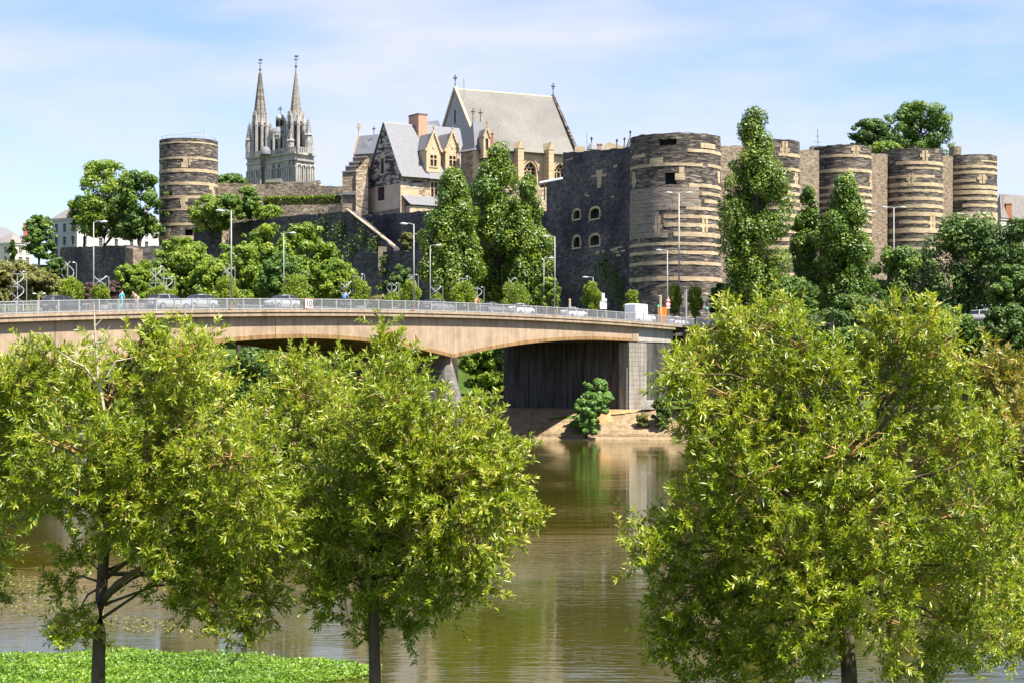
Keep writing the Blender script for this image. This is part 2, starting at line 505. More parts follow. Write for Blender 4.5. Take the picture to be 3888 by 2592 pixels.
def holed_wall(mb, o, eu, n, W, H, holes, depth=0.4):
    """wall W x H from corner o along eu; holes (u0, v0, u1, v1, kind[, spring]) are cut and get reveals"""
    o, eu, n = V(o), V(eu), V(n)
    P = lambda u, v, k=0.0: o + eu * u + Z * v - n * k
    us = sorted(set([0, W] + [h[0] for h in holes] + [h[2] for h in holes]))
    vs = sorted(set([0, H] + [h[1] for h in holes] + [h[3] for h in holes]))
    for i in range(len(us) - 1):
        for j in range(len(vs) - 1):
            uc, vc = (us[i] + us[i + 1]) / 2, (vs[j] + vs[j + 1]) / 2
            if any(h[0] < uc < h[2] and h[1] < vc < h[3] for h in holes): continue
            mb.poly([P(us[i], vs[j]), P(us[i + 1], vs[j]), P(us[i + 1], vs[j + 1]), P(us[i], vs[j + 1])])
    for h in holes:
        u0, v0, u1, v1, kind = h[:5]
        if kind == 'rect':
            loop = [(u0, v0), (u0, v1), (u1, v1), (u1, v0)]
        else:
            sp = h[5]
            L, R = arch_pts(u0, u1, sp, v1, kind)
            loop = [(u0, v0)] + L + R + [(u1, v0)]
            for k in range(len(L) - 1):
                mb.poly([P(u0, v1), P(*L[k]), P(*L[k + 1])])
            LR = [L[-1]] + R
            for k in range(len(LR) - 1):
                mb.poly([P(u1, v1), P(*LR[k]), P(*LR[k + 1])])
        for k in range(len(loop)):
            a, c = loop[k], loop[(k + 1) % len(loop)]
            mb.poly([P(*a), P(*c), P(*c, depth), P(*a, depth)])

def window(parent, o, eu, n, w, h, frame='red_frame', mull=1, trans=1, bar=0.09, name='window', pane='dark_glass'):
    """frame, mullions and transoms in a hole at corner o; the pane is its sub-part"""
    o, eu, n = V(o), V(eu), V(n)
    mb = MB(); t = 0.1
    def bar_(u0, v0, u1, v1): mb.obox(o + eu * u0 + Z * v0, eu * (u1 - u0), -n * t, Z * (v1 - v0))
    bar_(0, 0, bar, h); bar_(w - bar, 0, w, h); bar_(bar, 0, w - bar, bar); bar_(bar, h - bar, w - bar, h)
    for i in range(mull):
        u = w * (i + 1) / (mull + 1); bar_(u - bar / 2, bar, u + bar / 2, h - bar)
    for i in range(trans):
        v = h * (i + 1) / (trans + 1)
        for k in range(mull + 1):
            a = bar if k == 0 else w * k / (mull + 1) + bar / 2
            c = w - bar if k == mull else w * (k + 1) / (mull + 1) - bar / 2
            bar_(a, v - bar / 2, c, v + bar / 2)
    f = mb.build(name, frame, parent)
    MB().poly([o - n * 0.06, o - n * 0.06 + eu * w, o - n * 0.06 + eu * w + Z * h, o - n * 0.06 + Z * h]).build('pane', pane, f)
    return f

# ------------------------------------------------------------------ leaves
def leaf_mesh(name, P, D, N, L, Wd, tint, mat, org, fold=0.25, fine=False):
    """one lance-shaped folded leaf per row: base P, direction D, normal N, length L, half width Wd"""
    n = len(P)
    D = D / (np.linalg.norm(D, axis=1, keepdims=True) + 1e-9)
    S = np.cross(D, N); S /= (np.linalg.norm(S, axis=1, keepdims=True) + 1e-9)
    U = np.cross(S, D)
    L = L[:, None]; Wd = Wd[:, None]
    if fine:
        mid = P + D * L * 0.45
        tip = P + D * L - U * L * 0.10
        vs = np.stack([P, mid + S * Wd + U * Wd * fold, tip, mid - S * Wd + U * Wd * fold, mid], 1).reshape(-1, 3)
        k = (np.arange(n) * 5)[:, None]
        fs = np.concatenate([k + np.array([[0, 1, 4]]), k + np.array([[1, 2, 4]]), k + np.array([[0, 4, 3]]), k + np.array([[4, 2, 3]])], 1).reshape(-1, 3)
        per = 5
    else:
        mid = P + D * L * 0.5
        vs = np.stack([P, mid + S * Wd + U * Wd * fold, P + D * L, mid - S * Wd + U * Wd * fold], 1).reshape(-1, 3)
        k = (np.arange(n) * 4)[:, None]
        fs = np.concatenate([k + np.array([[0, 1, 2]]), k + np.array([[0, 2, 3]])], 1).reshape(-1, 3)
        per = 4
    vs = vs - np.array(org)[None, :]
    me = bpy.data.meshes.new(name)
    me.vertices.add(len(vs)); me.vertices.foreach_set('co', vs.astype(np.float32).ravel())
    me.loops.add(fs.size); me.loops.foreach_set('vertex_index', fs.astype(np.int32).ravel())
    me.polygons.add(len(fs))
    me.polygons.foreach_set('loop_start', np.arange(0, fs.size, 3, dtype=np.int32))
    me.update(calc_edges=True)
    at_ = me.attributes.new('tint', 'FLOAT', 'POINT')
    at_.data.foreach_set('value', np.repeat(np.clip(tint, 0, 1), per).astype(np.float32))
    me.materials.append(M[mat])
    return me

def unit_rand(rng, n):
    v = rng.normal(size=(n, 3))
    return v / (np.linalg.norm(v, axis=1, keepdims=True) + 1e-9)
# ------------------------------------------------------------------ terrain and water
BANK = [V((-900, 900)), V((-250, 395)), V((-75, 274)), V((-20, 234)), V((2, 221)), V((20, 218.5)), V((34, 209)), V((60, 192)), V((220, 70)), V((900, -420))]

def bank_s(x, y):
    best = 1e9; sg = 1
    for a, b in zip(BANK[:-1], BANK[1:]):
        abx, aby = b.x - a.x, b.y - a.y
        t = max(0, min(1, ((x - a.x) * abx + (y - a.y) * aby) / (abx * abx + aby * aby)))
        qx, qy = a.x + t * abx, a.y + t * aby
        dd = math.hypot(x - qx, y - qy)
        if dd < best:
            best = dd
            sg = 1 if abx * (y - a.y) - aby * (x - a.x) > 0 else -1
    return best * sg

def lerp_tab(tab, s):
    if s <= tab[0][0]: return tab[0][1]
    for (a, za), (b, zb) in zip(tab[:-1], tab[1:]):
        if s <= b:
            t = (s - a) / (b - a); t = t * t * (3 - 2 * t)
            return za + (zb - za) * t
    return tab[-1][1]

FAR_TAB = [(-8, -3.0), (0, -0.15), (6, 3.3), (16, 3.7), (19, 4.9), (60, 5.4), (76, 13.4), (130, 18.0), (400, 22.0), (3000, 40.0)]

def near_edge(x):
    return 37.0 + 1.4 * math.sin(x * 0.11) + 0.6 * math.sin(x * 0.37)

def ground_z(x, y):
    e = near_edge(x)
    if y < e + 6:
        t = e - y
        return lerp_tab([(-6, -3.0), (0, -0.1), (3, 0.9), (12, 1.6), (26, 3.4), (40, 6.3), (200, 6.6)], t)
    z = lerp_tab(FAR_TAB, bank_s(x, y))
    if y > 360 and x < -50:                     # the old town's hill left of the castle
        z += max(0.0, 34.0 - z) * lerp_tab([(50, 0.0), (72, 1.0)], -x) * lerp_tab([(372, 0.0), (400, 1.0), (900, 1.0), (1600, 0.0)], y)
    return z

def build_ground():
    def axis(parts):
        out = []
        for a, b, st in parts: out += list(np.arange(a, b, st))
        return out
    xs = axis([(-4000, -600, 400), (-600, -160, 40), (-160, 130, 3.0), (130, 600, 30), (600, 4001, 400)])
    ys = axis([(-600, -20, 60), (-20, 60, 2.5), (60, 190, 8), (190, 330, 2.5), (330, 424, 6), (424, 700, 25), (700, 6001, 400)])
    mb = MB()
    nx = len(xs)
    for y in ys:
        for x in xs:
            mb.v.append((x, y, ground_z(x, y)))
    for j in range(len(ys) - 1):
        for i in range(nx - 1):
            k = j * nx + i
            mb.f.append((k, k + 1, k + nx + 1, k + nx))
    o = mb.build('ground', 'ground', smooth=True)
    o['kind'] = 'structure'
build_ground()

mb = MB().poly([(-900, -450, 0), (900, -450, 0), (900, 900, 0), (-900, 900, 0)])
mb.build('river_water', 'river_water', kind='structure')

# sloped concrete embankment below the abutment, with its slabs
def along_bank(i0, pts_off):
    pass
emb = MB()
edge = [V((-60, 263.3)), V((-40, 248.6)), V((-20, 234)), V((2, 221)), V((20, 218.5)), V((29, 212.3))]
def inward(p, k):
    # direction away from the water at p (roughly along the bridge axis)
    d = V((0.50, 0.866)) if p.x < 1 else V((0.12, 0.99)) if p.x < 18 else V((0.42, 0.90))
    return V((p.x + d.x * k, p.y + d.y * k))
prof = [(-0.6, -0.5), (0.0, 0.10), (0.9, 0.35), (1.0, 0.62), (6.2, 3.55), (7.6, 3.74), (11.5, 3.80)]
for a, b in zip(edge[:-1], edge[1:]):
    for (k0, z0), (k1, z1) in zip(prof[:-1], prof[1:]):
        qa, qb, qc, qd = inward(a, k0), inward(b, k0), inward(b, k1), inward(a, k1)
        emb.poly([(qa.x, qa.y, z0), (qb.x, qb.y, z0), (qc.x, qc.y, z1), (qd.x, qd.y, z1)])
emb_o = emb.build('embankment', 'bank_concrete', kind='structure')
Rs = random.Random(8)
for a, b in zip(edge[2:-1], edge[3:]):
    L = (b - a).length; ns = max(1, int(L / 2.4))
    for i in range(ns):
        for (k0, z0, k1, z1) in ((1.08, .665, 3.6, 2.085), (3.66, 2.12, 6.15, 3.525)):
            q0, q1 = a.lerp(b, (i + .012) / ns), a.lerp(b, (i + .988) / ns)
            A_, B_, C_, D_ = inward(q0, k0), inward(q1, k0), inward(q1, k1), inward(q0, k1)
            lf = .03 + Rs.uniform(0, .03)
            MB().prism([V((A_.x, A_.y, z0)), V((B_.x, B_.y, z0)), V((C_.x, C_.y, z1)), V((D_.x, D_.y, z1))], V((0, -lf * .5, lf))).build('slope_slab', Rs.choice(['bank_concrete', 'bank_concrete', 'bank_worn']), emb_o)
# slab joints and loose soil on the slope
soil = MB()
rng = np.random.default_rng(5)
def soil_patch(cx, cy, rx, ry, z0, h, seed):
    r_ = random.Random(seed); n = 18
    ring = []
    for k in range(n):
        th = 2 * math.pi * k / n; q = r_.uniform(0.75, 1.15)
        ring.append((cx + math.cos(th) * rx * q, cy + math.sin(th) * ry * q))
    def sl(y_, x_):
        # height of the slope under the point
        best = min(edge, key=lambda p: abs(p.x - x_))
        k = (y_ - (218.5 + (20 - x_) * .139 if x_ > 2 else 221)) / 0.99
        return lerp_tab(prof, k)
    vs = [(cx, cy, sl(cy, cx) + h)]
    for (x_, y_) in ring: vs.append((x_ * .5 + cx * .5, y_ * .5 + cy * .5, sl(y_ * .5 + cy * .5, x_) + h * r_.uniform(.5, .9)))
    for (x_, y_) in ring: vs.append((x_, y_, sl(y_, x_) - 0.03))
    fs = []
    for k in range(n):
        j = (k + 1) % n
        fs += [(0, 1 + k, 1 + j), (1 + k, 1 + n + k, 1 + n + j, 1 + j)]
    soil.add(vs, fs)
soil_patch(11.4, 224.3, 1.9, 2.3, 0, 0.3, 1)
soil_patch(10.0, 223.0, 1.3, 1.5, 0, 0.25, 2)
soil_patch(14.2, 225.3, 2.4, .9, 0, 0.2, 3)
soil.build('earth_patch', 'red_earth', emb_o, smooth=True)

# steps up to the grass terrace, beside the abutment
st = thing('river_steps', at(2412, 1545, 221), 'short flight of grey concrete steps at the foot of the bridge abutment', 'steps')
e_b = V((0.588, 0.8088, 0)); n_b = V((0.8088, -0.588, 0))
p0 = V((16.5, 224.6, 3.8))
for k in range(6):
    MB().obox(p0 + e_b * (k * 0.42), V((1.7, 0, 0)), e_b * (2.9 - k * 0.42), Z * (0.2 * (k + 1))).build('step', 'pale_concrete', st)

# rusty sheet piling quay to the right of the slope
qw = thing('quay_wall', (29, 208.2, 0), 'dark rust-brown sheet pile quay wall under the grass bank', 'wall')
qp = [V((28.6, 212.9)), V((34, 208.6)), V((60, 191.6)), V((110, 156))]
for a, b in zip(qp[:-1], qp[1:]):
    L = (b - a).length; e = (b - a) / L; nn = V((e.y, -e.x))
    nseg = int(L / 1.3)
    for i in range(nseg):
        q = a + e * (L * i / nseg); w = L / nseg
        k = 0.0 if i % 2 == 0 else 0.28
        o0 = V((q.x + nn.x * k, q.y + nn.y * k, -0.8))
        MB().obox(o0, V((e.x * (w - .012), e.y * (w - .012), 0)), V((-nn.x * .6, -nn.y * .6, 0)), Z * 5.15).build('sheet_pile', 'quay_rust', qw)
    MB().obox(V((a.x + nn.x * .4, a.y + nn.y * .4, 4.36)), V((e.x * (L - .01), e.y * (L - .01), 0)), V((-nn.x * 1.4, -nn.y * 1.4, 0)), Z * 0.3).build('coping', 'pale_concrete', qw)
# grass terrace behind the quay
gt = MB()
tp = [V((19.4, 225.2)), V((29.0, 213.3)), V((34.3, 209.0)), V((60.3, 192.0)), V((110, 157))]
for a, b in zip(tp[:-1], tp[1:]):
    gt.poly([(a.x, a.y, 4.68), (b.x, b.y, 4.68), (b.x + 12, b.y + 17, 5.6), (a.x + 12, a.y + 17, 5.6)])
gt.build('grass_terrace', 'ground', kind='structure')

# ------------------------------------------------------------------ the bridge
P0 = V((-43.4, 145.0, 0))
WID = 22.0
S_END = 101.0
def zr(s):                     # height of the hand rail
    if s > 112: 
        z112 = CAM_Z + 8.28 - 3.53e-4 * 34 ** 2
        return z112 - 0.024 * (s - 112) + 0.00009 * (s - 112) ** 2
    if s < -40:
        return CAM_Z + 8.28 - 3.53e-4 * 118 ** 2 + 0.083 * (s + 40) * 0.6
    return CAM_Z + 8.28 - 3.53e-4 * (s - 78) ** 2
def BP(s, n, dz=0.0):
    q = P0 + e_b * s + n_b * n
    return V((q.x, q.y, zr(s) + dz))
def s_at(x, n=0.0):
    q = P0 + n_b * n
    return walk(q, e_b, x)
PIERS = [-46.0, 8.5, 63.0]
def depth(s):
    if s > 63:  return 3.75 + 2.55 * max(0, (97 - s) / 34.0) ** 2
    if s > 8.5: return 4.0 + 2.3 * ((s - 35.75) / 27.25) ** 2
    return 4.0 + 2.1 * ((s + 18.75) / 27.25) ** 2

bridge = thing('road_bridge', BP(35, -11, -6), 'long tan concrete bridge with shallow arched spans crossing the river', 'bridge')
def sweep(name, sec, mat, s0, s1, step=2.0, closed=True, smooth=False, parent=None):
    """sec(s) -> list of (n, dz); swept along the bridge"""
    N = max(1, int(round((s1 - s0) / step)))
    mb = MB(); m = None
    for i in range(N + 1):
        s = s0 + (s1 - s0) * i / N
        pts = sec(s); m = len(pts)
        mb.v += [tuple(BP(s, n, dz)) for n, dz in pts]
    for i in range(N):
        for k in range(m if closed else m - 1):
            j = (k + 1) % m
            mb.f.append((i * m + k, (i + 1) * m + k, (i + 1) * m + j, i * m + j))
    if closed:
        mb.f.append(tuple(range(m))); mb.f.append(tuple(N * m + k for k in reversed(range(m))))
    return mb.build(name, mat, parent if parent is not None else bridge, smooth=smooth)
SL = -112.0
for side, nm in ((1, 0), (-1, -WID)):
    f = lambda n, nm=nm, side=side: nm + side * n
    sweep('edge_kerb', lambda s: [(f(0.0), -1.15), (f(0.02), -1.37), (f(-0.62), -1.37), (f(-0.62), -1.15)], 'bridge_edge', SL, 118)
    sweep('drip_groove', lambda s: [(f(-0.14), -1.372), (f(-0.14), -1.525), (f(-0.6), -1.525), (f(-0.6), -1.372)], 'bridge_soffit', SL, 118)
    sweep('cornice', lambda s: [(f(0.06), -1.527), (f(0.06), -1.76), (f(-0.2), -1.83), (f(-1.6), -1.83), (f(-1.6), -1.527)], 'bridge_edge', SL, 118)
    # facade girder in cast lengths between the joints
    cuts = [SL, -75, -46, -19, s_at(195, -1), s_at(1032, -1), 63, s_at(2390, -1)]
    for a, c in zip(cuts[:-1], cuts[1:]):
        sweep('girder_face', lambda s: [(f(-0.50), -1.832), (f(-0.50), -depth(s) + 0.42), (f(-1.5), -depth(s) + 0.42), (f(-1.5), -1.832)], 'bridge_concrete', a + 0.03, c - 0.03)
        sweep('stained_flange', lambda s: [(f(-0.44), -depth(s) + 0.415), (f(-0.44), -depth(s)), (f(-1.5), -depth(s)), (f(-1.5), -depth(s) + 0.415)], 'bridge_stain', a + 0.03, c - 0.03)
sweep('girder_end', lambda s: [(-0.46, -1.834), (-0.46, -3.72), (-1.5, -3.72), (-1.5, -1.834)], 'bridge_concrete', s_at(2390, -1) + 0.03, s_at(2412, -1))
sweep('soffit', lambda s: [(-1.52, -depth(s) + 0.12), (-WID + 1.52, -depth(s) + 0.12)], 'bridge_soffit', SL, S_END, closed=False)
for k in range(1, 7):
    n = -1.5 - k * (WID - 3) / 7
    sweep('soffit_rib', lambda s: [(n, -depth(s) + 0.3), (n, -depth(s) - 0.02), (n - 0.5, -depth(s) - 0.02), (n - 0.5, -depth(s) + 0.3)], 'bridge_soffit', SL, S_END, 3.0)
sweep('roadway', lambda s: [(-4.0, -0.99), (-WID + 4.0, -0.99)], 'asphalt', SL, 118, closed=False)
for a, c in ((-0.63, -4.0), (-WID + 0.63, -WID + 4.0)):
    lo, hi = min(a, c), max(a, c)
    sweep('footway', lambda s: [(lo, -0.87), (lo, -1.5), (hi, -1.5), (hi, -0.87)], 'pavement', SL, 118)
sweep('lane_line', lambda s: [(-8.0, -0.985), (-8.12, -0.985)], 'sign_white', SL, 118, closed=False)
# drain outlet
sj = s_at(1032, -1)
MB().tube([BP(sj + .1, -0.9, -1.9), BP(sj + .1, -0.9, -2.3)], 0.09, 8).build('drain_pipe', 'lamp_white', bridge)
# piers: thin fin at the face and a stone-faced pier with rounded cutwaters
for sp in PIERS:
    zb = zr(sp) - depth(sp)
    MB().obox(BP(sp - 0.16, -0.75, -depth(sp) - 1.0), e_b * 0.32, -n_b * 1.2, Z * (depth(sp) - 1.95)).build('pier_fin', 'bridge_concrete', bridge)
    mb = MB()
    # lens-shaped courses, each its own layer
    th = 1.55
    def ring(hw, ext, z):
        pts = []
        for k in range(9):
            a = -math.pi / 2 + math.pi * k / 8
            q = BP(sp, -1.2) + e_b * (math.sin(a) * hw) + n_b * (math.cos(a) * ext)
            pts.append((q.x, q.y, z))
        for k in range(9):
            a = math.pi / 2 + math.pi * k / 8
            q = BP(sp, -WID + 1.2) + e_b * (math.sin(a) * hw) + n_b * (math.cos(a) * ext)
            pts.append((q.x, q.y, z))
        return pts
    top = zb - 0.75
    prevz = -2.5
    zc = []
    z = 0.0
    lev = [-2.5] + [i * 0.55 for i in range(1, int(top / 0.55))] + [top]
    for z0, z1 in zip(lev[:-1], lev[1:]):
        def wid(z): 
            t = max(0, (top - z) / max(top, 1)); 
            return 0.75 + min(1, t * 2.2) * 0.8, 0.35 + min(1, t * 2.0) * 1.6
        a, b_ = wid(z0), wid(z1)
        r0 = ring(a[0], a[1], z0 + 0.015); r1 = ring(b_[0] + .0, b_[1], z1 - 0.015)
        c = MB(); n = len(r0)
        c.add(r0 + r1, [tuple(reversed(range(n))), tuple(range(n, 2 * n))] + [(i, (i + 1) % n, n + (i + 1) % n, n + i) for i in range(n)])
        c.build('pier_course', 'pier_masonry', bridge)
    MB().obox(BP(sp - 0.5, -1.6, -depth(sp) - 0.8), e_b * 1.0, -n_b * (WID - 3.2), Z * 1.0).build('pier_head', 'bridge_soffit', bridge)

# abutment on the far bank
ab = thing('bridge_abutment', BP(S_END, -11, -12.3), 'grey stained bridge abutment with lit pilaster beside the river steps', 'abutment')
zA = zr(S_END)
MB().obox(BP(S_END, -0.75, 3.2 - zA), e_b * 14, -n_b * (WID - 1.5), Z * (zA - 3.72 - 3.2)).build('front_wall', 'abutment_shade', ab)
pil = MB()
zz = 3.3
i = 0
while zz < zA - 4.0:
    hgt = min(0.62, zA - 3.74 - zz)
    d1 = 0.02 * (i % 2)
    MB().obox(BP(S_END - 0.35, -0.35 + d1 * .5, zz - zA), e_b * (4.4 + d1), -n_b * 1.6, Z * (hgt - 0.025)).build('pilaster_block', 'abutment_concrete', ab)
    zz += hgt; i += 1
MB().obox(BP(S_END - 0.6, -0.55, 3.3 - zA), e_b * 0.12, -n_b * 0.12, Z * 6.0).build('downpipe', 'lamp_grey', ab)
MB().obox(BP(s_at(2414, -1), -0.66, -3.72), e_b * 9.2, -n_b * 2.0, Z * 1.88).build('parapet_panel', 'pale_concrete', ab)
MB().obox(BP(S_END + 4.06, -1.1, 3.2 - zA), e_b * 18, -n_b * 2.0, Z * (zA - 3.74 - 3.2)).build('wing_wall', 'abutment_concrete', ab)
# faint paint scrawl on the river face
g = MB()
rr = random.Random(11)
for k in range(9):
    n_ = -1.6 - k * 0.34
    z0 = 5.0 - zA
    q = BP(S_END - 0.02, n_, z0)
    g.cbox(q + Z * rr.uniform(.4, .9), e_b * 0.008, n_b * 0.06, Z * rr.uniform(.35, .75))
    if k % 2: g.cbox(q + Z * rr.uniform(.2, 1.4), e_b * 0.006, n_b * 0.2, Z * 0.05)
plain('graffiti_red', (0.20, 0.035, 0.03), 0.8, 0.3, 3.0)
plain('graffiti_green', (0.03, 0.09, 0.055), 0.8, 0.3, 3.0)
g.build('graffiti', 'graffiti_green', ab)
g2 = MB()
g2.cbox(BP(S_END - 0.03, -2.7, 6.85 - zA), e_b * 0.008, n_b * 1.2, Z * 0.06)
g2.cbox(BP(S_END - 0.03, -2.1, 6.1 - zA), e_b * 0.008, n_b * 0.25, Z * 0.2)
g2.build('graffiti', 'graffiti_red', ab)

# street leading on from the bridge
rd = MB()
def road_pt(s, n):
    q = P0 + e_b * s + n_b * n
    return V((q.x, q.y, zr(118) - 1.29 + (s - 118) * 0.012))
for s in range(118, 330, 6):
    rd.poly([road_pt(s, 14), road_pt(s + 6, 14), road_pt(s + 6, -WID), road_pt(s, -WID)])
rd.build('street', 'asphalt', kind='structure')
# quay street running along the foot of the castle behind the abutment
rd = MB()
for k in range(-4, 40):
    a = BP(112, 0) - n_b * 0
    q0 = V((a.x, a.y, 0)) + n_b * (k * 5); q1 = q0 + n_b * 5
    z_ = zr(118) - 1.33
    if -5 * 5 < k * 5 < 1: pass
    rd.poly([V((q0.x, q0.y, z_)), V((q1.x, q1.y, z_)), V((q1.x, q1.y, z_)) + e_b * 24, V((q0.x, q0.y, z_)) + e_b * 24])
rd.build('road', 'asphalt', kind='structure')
# retaining wall carrying that street above the bank
rw = thing('street_retaining_wall', BP(112, 40, -10), 'shaded grey retaining wall under the street right of the bridge', 'wall')
MB().obox(BP(112.3, 120, 4.0 - zr(112.3)), e_b * 0.7, -n_b * 119.0, Z * (zr(118) - 1.36 - 4.0)).build('wall_face', 'abutment_shade', rw)
MB().obox(BP(112.2, 120, -1.36 + zr(118) - zr(112.2)), e_b * 0.9, -n_b * 119.0, Z * 0.35).build('coping', 'bridge_edge', rw)

# ------------------------------------------------------------------ railings
def railing(nn, label, s0, s1, parts_max):
    rl = thing('bridge_railing', BP((s0 + s1) / 2, nn, -1.15), label, 'railing')
    sweep('hand_rail', lambda s: [(nn + .05, 0.0), (nn + .05, -.075), (nn - .05, -.075), (nn - .05, 0.0)], 'galvanised', s0, s1, 3.0, parent=rl)
    sweep('bottom_rail', lambda s: [(nn + .03, -.98), (nn + .03, -1.04), (nn - .03, -1.04), (nn - .03, -.98)], 'galvanised', s0, s1, 3.0, parent=rl)
    pm = MB().cbox((0, 0, -0.56), (0.055, 0, 0), (0, 0.045, 0), (0, 0, 0.60)).mesh('post'); pm.materials.append(M['galvanised'])
    bm = MB().cbox((0, 0, -0.53), (0.017, 0, 0), (0, 0.013, 0), (0, 0, 0.452)).mesh('baluster'); bm.materials.append(M['galvanised'])
    rot = math.atan2(e_b.y, e_b.x)
    rest = MB(); cnt = 0
    step = 2.27
    s = s0 + 0.02
    ORGv = ORG[rl]
    order = []
    while s < s1:
        o = link_mesh('post', pm, rl)
        o.location = BP(s, nn) - ORGv; o.rotation_euler = (0, 0, rot)
        nb_r = 19 if parts_max else 10
        for k in range(1, nb_r):
            sb = s + step * k / nb_r
            if sb < s1: order.append(sb)
        s += step
    order.sort(key=lambda q: (q < -3, q))
    for sb in order:
        if cnt < parts_max and sb >= -3:
            o = link_mesh('baluster', bm, rl)
            o.location = BP(sb, nn) - ORGv; o.rotation_euler = (0, 0, rot); cnt += 1
        else:
            rest.cbox(BP(sb, nn, -0.53), e_b * 0.015, n_b * 0.011, Z * 0.452)
    if rest.f:
        rest.build('balusters', 'galvanised', rl, kind='stuff')
railing(-0.16, 'grey galvanised bar railing along the near edge of the bridge', -30, 117.5, 300)
railing(-WID + 0.16, 'grey bar railing along the far edge of the bridge behind the traffic', -10, 117.5, 0)
# short stretch turning right onto the quay street
rl = thing('quay_railing', BP(117.5, 0, -1.1), 'short grey railing turning off the end of the bridge towards the right', 'railing')
A = BP(118.2, -0.1, 0)
for k in range(0, 21):
    q = A + n_b * (k * 1.6)
    MB().cbox(q - Z * .58, n_b * .05, e_b * .045, Z * .58).build('post', 'galvanised', rl)
MB().obox(A - Z * .075 - e_b * .05, n_b * 32, e_b * .1, Z * .075).build('hand_rail', 'galvanised', rl)
MB().obox(A - Z * 1.04 - e_b * .03, n_b * 32, e_b * .06, Z * .06).build('bottom_rail', 'galvanised', rl)
mb = MB()
for k in range(20):
    for j in range(1, 13):
        mb.cbox(A + n_b * (k * 1.6 + j * 1.6 / 13) - Z * .53, n_b * .02, e_b * .015, Z * .45)
mb.build('balusters', 'galvanised', rl, kind='stuff')
mb = MB().obox(A - Z * 1.6 - e_b * .4, n_b * 32, e_b * 1.4, Z * .42)
mb.build('edge_kerb', 'bridge_edge', rl)
